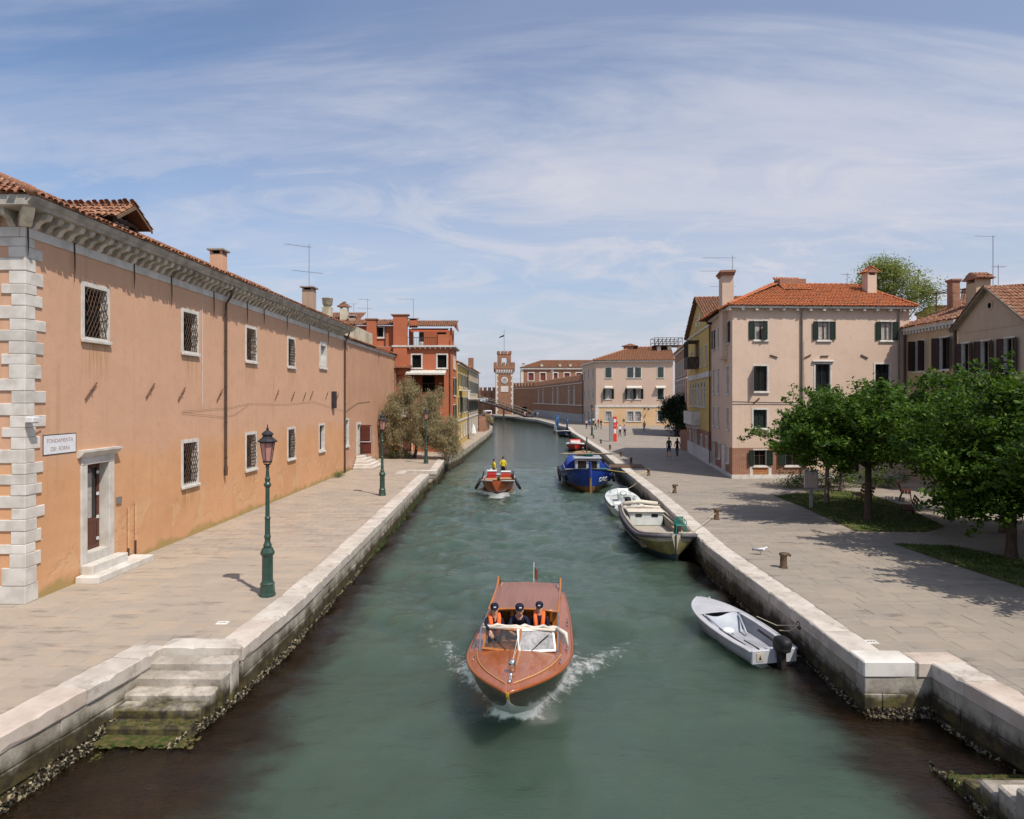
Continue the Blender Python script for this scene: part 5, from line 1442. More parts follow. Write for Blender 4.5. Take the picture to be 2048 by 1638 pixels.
# house beyond the right edge of the picture, whose shade lies over the lawn
co, CM, CW = house_root('corner_house', 'plain tan house just beyond the right edge shading the lawn', (21.4, 23.4), (21.4, 6.0))
ch_ = [(1.5+3*i, 2.4+3*i, z, z+1.6) for i in range(5) for z in (1.2, 4.2, 7.0)]
facade(co, 'plaster_tan', ID, CW, 0, 9.6, ch_)
for h in ch_: window(co, ID, *h, .1, .2, .03, sh=(170, 170), shmat='shutter_brown')
m = MB(); m.add([(0, 0, 0), (0, 8, 0), (0, 8, 9.6), (0, 0, 9.6)], [(0, 3, 2, 1)]); m.add([(CW, 0, 0), (CW, 8, 0), (CW, 8, 9.6), (CW, 0, 9.6)], [(0, 1, 2, 3)]); m.add([(0, 8, 0), (CW, 8, 0), (CW, 8, 9.6), (0, 8, 9.6)], [(3, 2, 1, 0)]); m.build('side_wall', 'plaster_tan', co)
tile_roof(co, (-.3, -.4, 9.6), (1, 0, 0), (0, 1, .4), [(0, 0), (CW+.6, 0), (CW+.6, 4.7), (0, 4.7)], 'tile_old', seed=24)
m = MB(); m.add([(-.3, 8.3, 9.6), (CW+.3, 8.3, 9.6), (CW+.3, 3.96, 11.34), (-.3, 3.96, 11.34)], [(0, 3, 2, 1)]); m.build('rear_roof', 'roof_bed', co)
# roofs rising behind
def back_house(name, label, P, Q, H, mat, depth, roofmat, rise=1.8, gable_side=False, holes=(), seed=30):
    t, Mx, L_ = house_root(name, label, P, Q)
    facade(t, mat, ID, L_, 0, H, holes)
    for h in holes: window(t, ID, *h, .08, .15, .03, bars=1, sill=False, pane='void')
    for xx in (0, L_):
        m = MB(); m.add([(xx, 0, 0), (xx, depth, 0), (xx, depth, H), (xx, depth/2, H+rise), (xx, 0, H)], [(4, 3, 2, 1, 0) if xx == 0 else (0, 1, 2, 3, 4)]); m.build('side_wall', mat, t)
    hh = depth/2+.3; s_ = math.hypot(hh, rise)
    tile_roof(t, (-.3, -.3, H-.05), (1, 0, 0), (0, hh, rise), [(0, 0), (L_+.6, 0), (L_+.6, s_), (0, s_)], roofmat, seed=seed)
    m = MB(); m.add([(-.3, depth+.3, H-.05), (L_+.3, depth+.3, H-.05), (L_+.3, depth/2, H+rise), (-.3, depth/2, H+rise)], [(0, 3, 2, 1)]); m.build('rear_roof', 'roof_bed', t)
    return t
back_house('yellow_rear_house', 'pale yellow wall seen between chimneys at the upper right', (50, 78), (58.5, 77), 15.8, 'plaster_yellow', 8, 'tile_old', .6, holes=[(1.2, 2.8, 14.3, 15.0)])
rr = back_house('red_rear_house', 'dark red gabled house above the fawn roof', (39.4, 59.5), (47, 54), 13.6, 'plaster_red', 7, 'tile_old', 1.7, seed=31)
back_house('low_rear_house', 'orange tiled roof wedged behind the tan wing', (27.0, 52.0), (36, 50.5), 9.6, 'plaster_tan', 8, 'tile_bright', 1.9, seed=32)
antenna('tall straight antenna above the tan roof', (29.6, 42.0, 12.0), 4.3, ((.99, -1.2, .2, 5, .02),), .1)
antenna('short antenna beside the tall straight one', (34.2, 48.0, 12.0), 3.7, ((.96, -.4, .5, 5, .2), (.6, -.4, .6, 4, .2)), .1)
# roof terrace frame
m = MB()
for x in (0, 2.2):
    for y in (0, 1.6): m.tube([(x, y, 0), (x, y, 2.0)], .05, 5)
m.tube([(-.3, 0, 2.0), (2.6, 0, 2.05)], .05, 5); m.tube([(-.3, 1.6, 2.0), (2.6, 1.6, 2.05)], .05, 5); m.tube([(0, 0, 1), (2.2, 0, 1)], .03, 5)
for i in range(6): m.tube([(.45*i, -.2, 2.06), (.45*i, 1.8, 2.06)], .03, 4)
o = m.build('pergola', 'timber_dark'); o.location = (29.9, 46.5, 11.7); tag(o, 'dark wooden roof pergola beside the chimney at the upper right', 'pergola')

# ------------------------------------------------------------------ far square: rose building
rs, RM, RW = house_root('square_building', 'pink building with apricot ground floor closing the far square', (16.6, 135), (31.4, 133))
cols = [(1.9, 3.05), (6.15, 7.3), (7.65, 8.75), (12.0, 13.1)]
ra = [(a, b, 9.45, 11.4) for a, b in cols]; rb = [(a, b, 5.2, 7.2) for a, b in cols]; rc = [(a, b, .9, 2.75) for a, b in cols]
facade(rs, 'plaster_rose', ID, RW, 4.0, 12.5, ra+rb); facade(rs, 'plaster_apricot', ID, RW, 0, 3.6, rc, 'ground_wall')
m = MB(); m.box(-.1, RW, -.12, .02, 3.6, 4.0); m.box(-.1, .55, -.08, .0, 0, 3.6); m.build('string_course', 'stone_trim', rs)
m = MB(); m.box(-.4, RW+.3, -.5, .02, 12.5, 12.75); m.build('eave', 'stone_trim', rs)
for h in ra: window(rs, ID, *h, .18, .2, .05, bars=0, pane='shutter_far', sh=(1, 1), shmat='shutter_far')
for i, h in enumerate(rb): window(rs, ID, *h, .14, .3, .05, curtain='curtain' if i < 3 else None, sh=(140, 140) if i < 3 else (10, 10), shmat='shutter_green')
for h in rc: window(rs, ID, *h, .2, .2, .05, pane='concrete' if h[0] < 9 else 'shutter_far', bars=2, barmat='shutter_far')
for i, (a, b) in enumerate(((1.7, 3.3), (6.0, 8.9), (11.6, 13.5))):
    m = MB(); m.add([(a, -.02, 7.75), (b, -.02, 7.75), (b, -.75, 7.45), (a, -.75, 7.45), (b, -.75, 7.3), (a, -.75, 7.3)], [(0, 1, 2, 3), (3, 2, 4, 5)]); m.build('awning', 'awning_cloth', rs)
SX, SL_ = sub(RM, (15.6, 152), (16.6, 135))
sw = [(SL_*f-.5, SL_*f+.5, z0, z1) for f in (.2, .5, .82) for z0, z1 in ((9.45, 11.4), (5.2, 7.2), (.6, 2.7))]
facade(rs, 'plaster_rose', SX, SL_, 0, 12.5, sw)
for h in sw: window(rs, SX, *h, .12, .2, .04, bars=0, pane='shutter_green')
m = MB(SX); m.box(0, SL_+.3, -.4, .02, 12.5, 12.75); m.build('eave', 'stone_trim', rs)
hl = 8.0; s_ = math.hypot(hl, 3.0)
tile_roof(rs, (-.5, -.6, 12.76), (1, 0, 0), (0, hl, 3.0), [(0, 0), (RW+.8, 0), (RW+.8, s_), (7.5, s_)], 'tile_far', seed=33, scale=1.5)
tile_roof(rs, (-.5, 16.5, 12.76), (0, -1, 0), (7.8, 0, 3.0), [(0, 0), (17.1, 0), (8.8, s_)], 'tile_far', seed=34, scale=1.5)
ridge(rs, [(-.5, -.6, 12.9), (7.3, 7.4, 15.85), (RW, 7.4, 15.85)], 'tile_far', .2, .8)
m = MB(); m.box(5.6, 7.6, 6.4, 8.2, 14.6, 16.1); m.prism([(5.2, 16.1), (8.6, 16.1), (6.9, 16.6)], 6, 8.6, 'y'); m.build('roof_lantern', 'brick_near', rs)
m = MB(); m.add([(RW, 0, 0), (RW, 14, 0), (RW, 14, 12.5), (RW, 0, 12.5)], [(0, 1, 2, 3)]); m.build('side_wall', 'plaster_rose', rs)
for px in (1290, 1298):
    m = MB(); u = (px-1191)/157*RW; m.tube([(u, -.05, 3.2), (u, -.6, 3.4)], .04, 5); m.lathe([(.12, 0), (.2, .25), (.05, .4)], 8, (u, -.65), 3.05); m.build('wall_lamp', 'lamp_cap', rs)
al = thing('roof_terrace', 'railed wooden roof terrace above the far square building', 'terrace', (28.9, 138, ZQ+13.6), 0)
m = MB(); m.box(0, 5.6, 0, 4.4, 2.35, 2.55); m.build('deck', 'timber_dark', al)
for x in (.6, 2.7, 4.8):
    m = MB(); m.box(x, x+.7, .5, 1.2, -1.5, 2.35); m.build('post', 'stone_trim', al)
m = MB(); [m.tube([(5.6*i/7, y, 2.55), (5.6*i/7, y, 4.0)], .05, 4) for i in range(8) for y in (.05, 4.35)]
for y in (.05, 4.35):
    for z in (3.2, 4.0): m.tube([(0, y, z), (5.6, y, z)], .05, 4)
    [m.tube([(5.6*i/7, y, 2.6), (5.6*(i+1)/7, y, 3.95)], .035, 4) for i in range(7)]
for x in (0, 5.6): m.tube([(x, .05, 4.0), (x, 4.35, 4.0)], .05, 4)
m.build('railing', 'timber_dark', al)
rb_, BM_, BW_ = house_root('brick_side_house', 'dark red brick house in the shade behind the golden house', (27.2, 114), (23.6, 92))
bo = [(1.5+3*i, 2.5+3*i, z, z+2.2) for i in range(7) for z in (1.5, 5.0, 8.6)]
facade(rb_, 'brick_near', ID, BW_, 0, 12.4, bo)
for h in bo: window(rb_, ID, *h, .15, .2, .05, bars=0, pane='glass_dark', arch=abs(h[2]-5.0) < .1)
m = MB(); m.box(0, BW_, -.2, .0, 12.2, 12.5); m.box(0, BW_, -.1, .0, 8.0, 8.2); m.build('cornice', 'stone_trim', rb_)
tile_roof(rb_, (0, -.4, 12.5), (1, 0, 0), (0, 1, .4), [(0, 0), (BW_, 0), (BW_, 4), (0, 4)], 'tile_far', seed=35, scale=1.4)
m = MB(); m.add([(BW_, 0, 0), (BW_, 8, 0), (BW_, 8, 12.4), (BW_, 0, 12.4)], [(0, 1, 2, 3)]); m.build('side_wall', 'brick_near', rb_)

# ------------------------------------------------------------------ arsenal: wall with lancets, tower, rear building, footbridge
def merlons(m, L_, z, w=.9, gap=.7, h=1.3, t=.5):
    u = .2
    while u+w < L_:
        m.box(u, u+w, -.02, t, z, z+h*.75); m.prism([(u, z+h*.75), (u+w, z+h*.75), (u+w, z+h), (u+w/2, z+h*.85), (u, z+h)], -.02, t, 'y'); u += w+gap
aw, AM, AW = house_root('arsenal_wall', 'long battlemented brick wall with pointed windows facing the far quay', (7.2, 225), (15.5, 150), 'wall')
lan = [(AW*s-.55, AW*s+.55, 4.2, 7.2) for s in (.141, .262, .487, .591, .793, .881)]
facade(aw, 'brick_far', ID, AW, 1.8, 9.4, lan)
for h in lan: window(aw, ID, *h, .22, .25, .06, bars=0, pane='void', arch=True)
m = MB(); m.box(-.1, AW, -.25, .0, 3.7, 3.9); m.box(-.1, AW, -.12, .0, 8.7, 8.85); m.build('string_course', 'stone_trim', aw)
m = MB(); m.box(-.2, AW, -.15, .3, 0, 1.8); m.build('stone_base', 'concrete', aw)
m = MB(); merlons(m, AW, 9.4); m.build('battlement', 'brick_far', aw)
tile_roof(aw, (45, 2, 9.6), (1, 0, 0), (0, 1, .4), [(0, 0), (30, 0), (30, 7), (6, 7)], 'tile_far', seed=36, scale=1.8)
iw, IM, IW = house_root('inner_wall', 'short sunlit brick wall joining the clock tower to the long wall', (.4, 233.5), (7.3, 225.3), 'wall')
facade(iw, 'brick_far', ID, IW, 0, 9.4); m = MB(); merlons(m, IW, 9.4); m.build('battlement', 'brick_far', iw); m = MB(); m.box(0, IW, -.12, 0, 8.7, 8.85); m.build('string_course', 'stone_trim', iw)
m = MB(); m.box(4.5, 7, -.05, .0, 0, 2.6); m.build('opening', 'void', iw)
ow, OM, OW = house_root('outer_wall', 'low battlemented brick wall left of the clock tower', (-40, 246), (-5, 239), 'wall')
facade(ow, 'brick_far', ID, OW, 0, 8.2); m = MB(); merlons(m, OW, 8.2, 1.0, .6, 1.2); m.build('battlement', 'brick_far', ow)
m = MB(); [m.box(2.2*i, 2.2*i+.35, -.3, 0, 0, 7.4) for i in range(16)]; m.build('buttress', 'brick_far', ow)
tw_ = thing('clock_tower', 'brick clock tower with battlements and flagpole at the canal end', 'tower', (-5.5, 232.5, ZQ), R(3))
w = 5.9
m = MB(); m.box(0, w, 0, w, 0, 14.3); m.build('shaft', 'brick_far', tw_)
m = MB(); m.box(-.08, w+.08, -.08, w+.08, 14.0, 14.5); m.build('string_course', 'stone_trim', tw_)
m = MB()
for i in range(8):
    u = w*i/7
    m.box(u-.2, u+.2, -.55, .0, 14.5, 15.5); m.box(w, w+.55, u-.2, u+.2, 14.5, 15.5); m.box(-.55, 0, u-.2, u+.2, 14.5, 15.5)
m.build('corbel_table', 'brick_far', tw_)
m = MB(); m.box(-.6, w+.6, -.6, w+.6, 15.5, 16.6)
for i in range(5):
    u = -.6+(w+1.2)*i/5+.1
    for y in (-.6, w+.3): m.box(u, u+.85, y, y+.3, 16.6, 17.7)
    for x in (-.6, w+.3): m.box(x, x+.3, u, u+.85, 16.601, 17.69)
m.build('battlement', 'brick_far', tw_)
m = MB()
for x in (.7, w-2.0):
    for y in (.7, w-2.0): m.box(x, x+1.3, y, y+1.3, 16.6, 20)
m.box(.7, w-.7, .7, w-.7, 20, 20.6); m.box(2, w-2, .71, 1.2, 19.2, 20)
for i in range(4):
    u = .7+1.2*i
    for y in (.5, w-.8): m.box(u, u+.8, y, y+.3, 20.6, 21.6)
    for x in (.5, w-.8): m.box(x, x+.3, u, u+.8, 20.601, 21.59)
m.build('belfry', 'brick_far', tw_)
for sx in (0, 1):
    for i in range(14):
        l = .75 if i % 2 else .45
        m = MB(); x0, x1 = ((-.06, l) if sx == 0 else (w-l, w+.06)); m.box(x0, x1, -.06, .3, .1+.98*i, .1+.98*i+.9); m.build('quoin', 'stone_trim', tw_)
m = MB(Matrix.Translation((w/2, -.03, 11.6)) @ Matrix.Rotation(R(90), 4, 'X')); m.lathe([(1.15, 0), (1.15, .12), (.9, .14)], 20); cl = m.build('clock', 'stone_trim', tw_)
m = MB(Matrix.Translation((w/2, -.18, 11.6)) @ Matrix.Rotation(R(90), 4, 'X')); m.lathe([(.82, 0), (.82, .03)], 20); m.build('dial', 'concrete', cl)
m = MB(); m.box(w/2-.04, w/2+.04, -.24, -.22, 11.6, 12.25); m.box(w/2, w/2+.4, -.24, -.22, 11.56, 11.64); m.build('hands', 'iron', cl)
m = MB(); m.box(w/2-1.3, w/2+1.3, -.12, .0, 7.6, 9.6); m.build('plaque', 'stone_white', tw_)
m = MB(); m.tube([(w/2, w/2, 20.5), (w/2, w/2, 29)], .09, 5); fp = m.build('flagpole', 'antenna', tw_)
m = MB(); m.add([(w/2, w/2, 27.4), (w/2-.9, w/2, 27.0), (w/2-1.7, w/2-.2, 26.6), (w/2-1.7, w/2-.2, 26.2), (w/2-.9, w/2, 26.5), (w/2, w/2, 26.8)], [(0, 1, 4, 5), (1, 2, 3, 4)]); m.build('flag', 'cloth_navy', fp)
rbm, RBM, RBW = house_root('arsenal_block', 'brick building with dark red shutters behind the arsenal wall', (3.4, 262), (34, 262), 'building')
rw_ = [(2.9+4.6*i, 4.9+4.6*i, 12.3, 15.2) for i in range(6)]
facade(rbm, 'brick_far', ID, RBW, 0, 16.6, rw_)
for h in rw_: window(rbm, ID, *h, .35, .3, .1, bars=0, pane='shutter_red')
m = MB(); m.box(-.4, RBW, -.6, .02, 16.6, 17.3); m.box(-.05, 1.0, -.1, .0, 0, 16.6); m.box(11.6, 12.6, -.1, 0, 0, 16.6); m.build('cornice', 'stone_trim', rbm)
tile_roof(rbm, (-.6, -.8, 17.3), (1, 0, 0), (0, 11, 3.4), [(0, 0), (RBW, 0), (RBW, 11.5), (9, 11.5)], 'tile_far', seed=37, scale=2)
m = MB(); m.add([(0, 0, 0), (0, 22, 0), (0, 22, 16.6), (0, 0, 16.6)], [(0, 3, 2, 1)]); m.build('side_wall', 'brick_far', rbm)
for u in (1, 8, 15, 19, 24): chimney(rbm, u, .6, 17, 18.9, 1.0, .9, 'plaster_old', 'slab')
# wooden footbridge
fb = thing('footbridge', 'arched wooden footbridge crossing the canal at its far bend', 'bridge', (0, 0, 0))
A, B = Vector((-15, 218, 6.6)), Vector((5.2, 193, 1.3))
def arc(t): p = A.lerp(B, t); p.z += 1.1*math.sin(math.pi*t)*.55; return p
nrm = Vector((B.y-A.y, A.x-B.x, 0)).normalized()*1.3
N_ = 14
m = MB()
for i in range(N_):
    a, b = arc(i/N_), arc((i+1)/N_)
    m.add([a+nrm, a-nrm, b-nrm, b+nrm, a+nrm-Vector((0, 0, .45)), a-nrm-Vector((0, 0, .45)), b-nrm-Vector((0, 0, .45)), b+nrm-Vector((0, 0, .45))], [(0, 1, 2, 3), (1, 5, 6, 2), (0, 3, 7, 4), (4, 7, 6, 5)])
m.build('deck', 'timber_dark', fb)
for sg in (1, -1):
    m = MB(); m.tube([arc(i/N_)+nrm*sg+Vector((0, 0, 1.15)) for i in range(N_+1)], .10, 5); m.build('handrail', 'timber_grey', fb)
    m = MB(); m.tube([arc(i/N_)+nrm*sg+Vector((0, 0, .6)) for i in range(N_+1)], .06, 4); m.build('rail', 'timber_dark', fb)
    for i in range(N_+1):
        m = MB(); p = arc(i/N_)+nrm*sg; m.box(p.x-.07, p.x+.07, p.y-.07, p.y+.07, p.z, p.z+1.12); m.build('post', 'timber_dark', fb)
m = MB(); p = arc(.62); m.box(p.x-.25, p.x+.25, p.y-.9, p.y+.9, -.5, p.z-.4); m.build('pier', 'timber_grey', fb)
bn = thing('banner', 'white banner hung by the far footbridge', 'banner', (-9.9, 211.5, 5.1), 0)
m = MB(); m.box(0, 2.4, -.03, .03, 0, 1.5); m.build('cloth', 'banner', bn)
m = MB(); m.box(1.8, 2.2, -.04, -.031, .3, 1.1); m.build('emblem', 'banner_blue', bn)
m = MB(); m.tube([(.1, 0.05, -4.2), (.1, .05, 1.6)], .05, 5); m.tube([(2.3, .05, -4.2), (2.3, .05, 1.6)], .05, 5); m.build('post', 'iron', bn)
# ------------------------------------------------------------------ trees and plants
def leaf_cloud(rg, centers, per, spread, size, droop=.0, thin=.5, flat=.35):
    n = len(centers)*per
    C = np.repeat(np.asarray(centers, float), per, 0)
    P = C+rg.normal(0, 1, (n, 3))*np.asarray(spread)
    d = rg.normal(0, 1, (n, 3)); d[:, 2] = d[:, 2]*.6-droop; d /= np.linalg.norm(d, axis=1)[:, None]
    up = rg.normal(0, flat, (n, 3)); up[:, 2] += 1
    s = np.cross(d, up); s /= np.linalg.norm(s, axis=1)[:, None]+1e-6
    L = size*rg.uniform(.6, 1.25, (n, 1)); w = L*thin
    V = np.stack([P-d*L*.5, P+s*w*.5-d*L*.08, P+d*L*.5, P-s*w*.5-d*L*.08], 1).reshape(-1, 3)
    F = np.arange(n*4).reshape(-1, 4)
    return V, F
def crown_points(rg, blobs, n, shell=.45, zmin=None, holes=.0):
    out = []
    vol = np.array([b[3]*b[4]*b[5] for b in blobs])**.75; vol /= vol.sum()
    while len(out) < n:
        b = blobs[rg.choice(len(blobs), p=vol)]
        d = rg.normal(0, 1, 3); d /= np.linalg.norm(d)
        r = rg.uniform(0, 1)**shell
        p = np.array(b[:3])+d*r*np.array(b[3:])*(1+.12*np.sin(3*d[0]+5*d[2]+b[0]))
        if zmin and p[2] < zmin: continue
        out.append(p)
    return np.array(out)
def tree(name, label, base, fork, r0, blobs, n, per, spread, size, leaf, bark='bark', seed=1, limbs=14, droop=.1, thin=.55, group=None, shell=.45, flat=.5, zmin=None, cat='tree', shoots=0):
    t = thing(name, label, cat, base, 0, group)
    rg = np.random.default_rng(seed)
    cp = crown_points(rg, blobs, n, shell, zmin)
    m = MB(); f = Vector(fork)
    mid = f*.5+Vector((rg.normal(0, .06), rg.normal(0, .06), 0))
    m.tube([(0, 0, -.1), (0, 0, .08), mid*.3, mid, f], [r0*1.6, r0*1.25, r0, r0*.85, r0*.72], 9)
    for i in range(limbs):
        e = Vector(cp[int(rg.integers(len(cp)))]); k = f.lerp(e, .45)+Vector((rg.normal(0, .15), rg.normal(0, .15), .25))
        m.tube([f-Vector((0, 0, .15)), f.lerp(k, .5)+Vector((0, 0, .08)), k, e], [r0*.5, r0*.38, r0*.26, r0*.06], 6)
    m.build('trunk', bark, t, True)
    V, F = leaf_cloud(rg, cp, per, spread, size, droop, thin, flat)
    if shoots:      # twigs that stand out from the crown
        cen = cp.mean(0); rad = np.linalg.norm((cp-cen)/np.array([1, 1, .7]), axis=1); far_ = cp[np.argsort(-rad)[:max(shoots*2, 10)]]
        pts = []
        for p in far_[rg.choice(len(far_), shoots, replace=False)]:
            d = (p-cen)/np.linalg.norm(p-cen)+rg.normal(0, .3, 3)+np.array([0, 0, .35]); d /= np.linalg.norm(d); L_ = rg.uniform(.5, 1.15)
            pts += [p+d*L_*f for f in (.25, .45, .65, .85, 1.0)]
        V2, F2 = leaf_cloud(rg, pts, 11, (.085, .085, .06), size*1.05, droop, thin, flat)
        F = np.vstack([F, F2+len(V)]); V = np.vstack([V, V2])
    np_mesh('crown', V, F, leaf, t)
    return t
GT = 'leafy trees on the right quay'
tree('leafy_tree', 'green leafy tree standing beside the red benches, its trunk on the near lawn', (15.3, 29.3, ZQ), (.05, .1, 2.4), .17,
     [(-.1, 0, 4.3, 3.2, 2.9, 1.7), (-2.5, .3, 3.6, 1.8, 1.7, 1.1), (3.0, .3, 4.4, 2.0, 2.0, 1.7), (2.4, -.3, 3.9, 1.9, 2.0, 1.5), (.2, .2, 5.4, 1.2, 1.2, .8), (1.6, 1.8, 4.4, 1.7, 1.6, 1.3), (-1.6, -1.2, 4.2, 1.9, 1.6, 1.2), (-.8, 0, 3.0, 2.4, 2.0, .9)],
     480, 84, (.24, .24, .15), .19, 'leaf_mulberry', seed=3, group=GT, shoots=90, limbs=18, droop=.35)
tree('leafy_tree', 'broad dark leafy tree at the right edge of the picture', (16.3, 22.3, ZQ), (.1, .0, 2.5), .16,
     [(.6, 0, 4.2, 2.7, 2.6, 1.9), (-1.5, .2, 3.6, 1.6, 1.7, 1.5), (2.6, -.3, 4.6, 1.9, 2.0, 1.6), (.4, -.3, 5.3, 1.3, 1.3, .8), (0, 0, 2.3, 2.3, 2.0, 1.1), (-1.2, -.6, 2.3, 1.3, 1.2, 1.1), (2.2, -.4, 2.6, 1.8, 1.6, 1.2)],
     480, 88, (.24, .24, .15), .18, 'leaf_mulberry', seed=4, group=GT, shoots=80, limbs=18, droop=.35)
tree('leafy_tree', 'slender young leafy tree between notice board and hedge', (15.75, 34.2, ZQ), (.05, 0, 1.9), .13,
     [(.1, .2, 3.5, 1.9, 1.7, 1.2), (-1.0, 0, 3.2, 1.4, 1.3, .9), (1.2, .3, 3.9, 1.5, 1.3, 1.2)], 130, 70, (.25, .25, .17), .165, 'leaf_mulberry', 'bark_light', seed=5, group=GT, shoots=40, limbs=10, droop=.35)
tree('leafy_tree', 'leafy tree in the shade at the back of the benches', (20.3, 31.5, ZQ), (.0, 0, 2.1), .15,
     [(0, 0, 3.9, 2.7, 2.3, 1.7), (-1.6, 0, 3.2, 1.7, 1.6, 1.2)], 190, 70, (.27, .27, .18), .18, 'leaf_mulberry', seed=6, group=GT, limbs=10, droop=.35)
tree('leafy_tree', 'leafy tree deep in shade between the two right hand lawns', (19.2, 26.6, ZQ), (.0, 0, 2.2), .16,
     [(0, 0, 3.9, 2.9, 2.4, 1.8), (-1.8, 0, 2.8, 1.7, 1.6, 1.2), (1.5, 0, 3.0, 1.7, 1.6, 1.3)], 260, 74, (.27, .27, .18), .18, 'leaf_mulberry', seed=16, group=GT, limbs=10, droop=.35)
tree('leafy_tree', 'nearest leafy tree, its crown cut by the right edge of the picture', (16.1, 17.3, ZQ), (.0, 0, 2.5), .16,
     [(0, 0, 4.3, 2.6, 2.4, 1.8), (-1.5, .6, 3.8, 1.9, 1.6, 1.2), (1.5, 0, 4.2, 1.7, 1.6, 1.3), (-.8, -1.2, 4.0, 1.6, 1.5, 1.2)], 330, 80, (.24, .24, .15), .17, 'leaf_mulberry', seed=17, group=GT, limbs=14, droop=.35, shoots=60)
tree('leafy_tree', 'pale trunked tree standing before the hedge', (18.6, 38.5, ZQ), (.0, 0, 2.2), .16,
     [(0, 0, 3.8, 2.2, 2.0, 1.4)], 120, 70, (.27, .27, .18), .18, 'leaf_mulberry', 'bark_light', seed=7, group=GT, limbs=8, droop=.35)
tree('feathery_tree', 'feathery tan tree overhanging the left bank before the red house', (-8.6, 60.0, ZQ), (.2, 0, 1.3), .16,
     [(-1.4, -.4, 4.0, 1.3, 1.3, 1.7), (.8, -.6, 3.3, 1.8, 1.6, 2.1), (2.6, -.9, 2.2, 1.6, 1.6, 1.7), (-.6, 0, 5.8, 1.1, 1.1, 1.2), (1.8, 0, 5.0, 1.0, 1.0, 1.0), (-2.2, -.6, 2.8, 1.0, 1.0, 1.9), (-1.6, -.6, 2.0, 1.2, 1.0, 1.5), (3.2, -1.0, 1.1, 1.3, 1.2, 1.1), (.9, -.6, 1.9, 1.4, 1.3, .9)],
     460, 150, (.17, .17, .26), .26, 'leaf_tamarisk', 'bark', seed=8, limbs=16, droop=1.1, thin=.14, shell=.5, flat=1.0)
tree('round_tree', 'dense dark green tree in front of the far square building', (23.2, 96, ZQ), (0, 0, 1.6), .3,
     [(0, 0, 3.0, 2.1, 2.1, 2.6), (.6, 0, 4.4, 1.7, 1.7, 1.5), (-.7, 0, 3.9, 1.5, 1.5, 1.5), (1.2, -3, 2.6, 1.5, 1.5, 2.2)], 330, 70, (.3, .3, .3), .28, 'leaf_dark', seed=9, limbs=8)
tree('pale_tree', 'pale spring green tree rising behind the pink house roof', (43.0, 78, ZQ), (0, 0, 11), .4,
     [(0, 0, 18.0, 3.6, 3.2, 3.7), (3.6, 0, 17.2, 2.4, 2.4, 2.8), (-3.0, 0, 17.0, 2.0, 2.0, 2.3), (-.3, 0, 20.2, 1.8, 1.8, 1.3)], 330, 60, (.42, .42, .42), .26, 'leaf_pale', seed=10, limbs=26, shell=.5)
def shrub(name, label, base, blobs, n, per, leaf, seed, size=.1, flowers=0, cat='shrub'):
    t = thing(name, label, cat, base)
    rg = np.random.default_rng(seed); cp = crown_points(rg, blobs, n, .5, .02)
    V, F = leaf_cloud(rg, cp, per, (.13, .13, .12), size, -.2, .45, .8); V[:, 2] = np.maximum(V[:, 2], .0); np_mesh('foliage', V, F, leaf, t)
    m = MB()
    for i in range(10):
        e = Vector(cp[int(rg.integers(len(cp)))]); m.tube([(e.x*.4, e.y*.4, 0), e*.6, e], [.02, .014, .005], 5)
    m.build('stem', 'bark', t, False, 'stuff')
    if flowers:
        m = MB()
        for i in range(flowers):
            e = cp[int(rg.integers(len(cp)))]; m.ball((e[0], e[1]-.1, e[2]+.12), .035, 5, 3)
        m.build('blossom', 'flower', t)
    return t
shrub('hedge', 'low leafy hedge with white blossom by the pink house', (17.6, 40.2, ZQ), [(-1.0, 0, .35, 1.5, .8, .6), (1.6, 0, .4, 1.6, .8, .7), (4.0, 0, .45, 1.6, .9, .75)], 170, 60, 'leaf_shrub', 12, .1, 60, 'hedge')
shrub('shrub', 'small bright green shrub beneath the feathery tan tree', (-10.3, 59.8, ZQ), [(0, 0, .5, .8, .8, .7), (.9, .3, .4, .6, .6, .5)], 60, 60, 'leaf_shrub', 13, .12)
shrub('shrub', 'tall weeds at the foot of the salmon wall', (-11.55, 45.6, ZQ), [(0, 0, .12, .12, 1.2, .16)], 30, 26, 'leaf_shrub', 14, .07, cat='weeds')
shrub('creeper', 'ochre and green creeper over the curved brick garden wall', (-4.1, 113.5, ZQ), [(0, 0, 2.2, .5, 3.0, .5), (.3, 4, 1.9, .5, 3, .7), (.2, 8, 1.2, .5, 1.5, 1.0)], 90, 60, 'leaf_tamarisk', 15, .2, cat='creeper')
m = MB(); g = random.Random(40)
for i in range(900):
    y = g.uniform(26, 44); x = edge_x(LEFT, y)+g.uniform(.0, .12); z = abs(g.gauss(0, .13)); an = g.uniform(0, 6)
    m.add([(x, y-.03, z), (x, y+.03, z), (x+g.uniform(.0, .07), y, z-.09)], [(0, 1, 2)])
m.build('seaweed', 'leaf_shrub', QL, False, 'stuff')

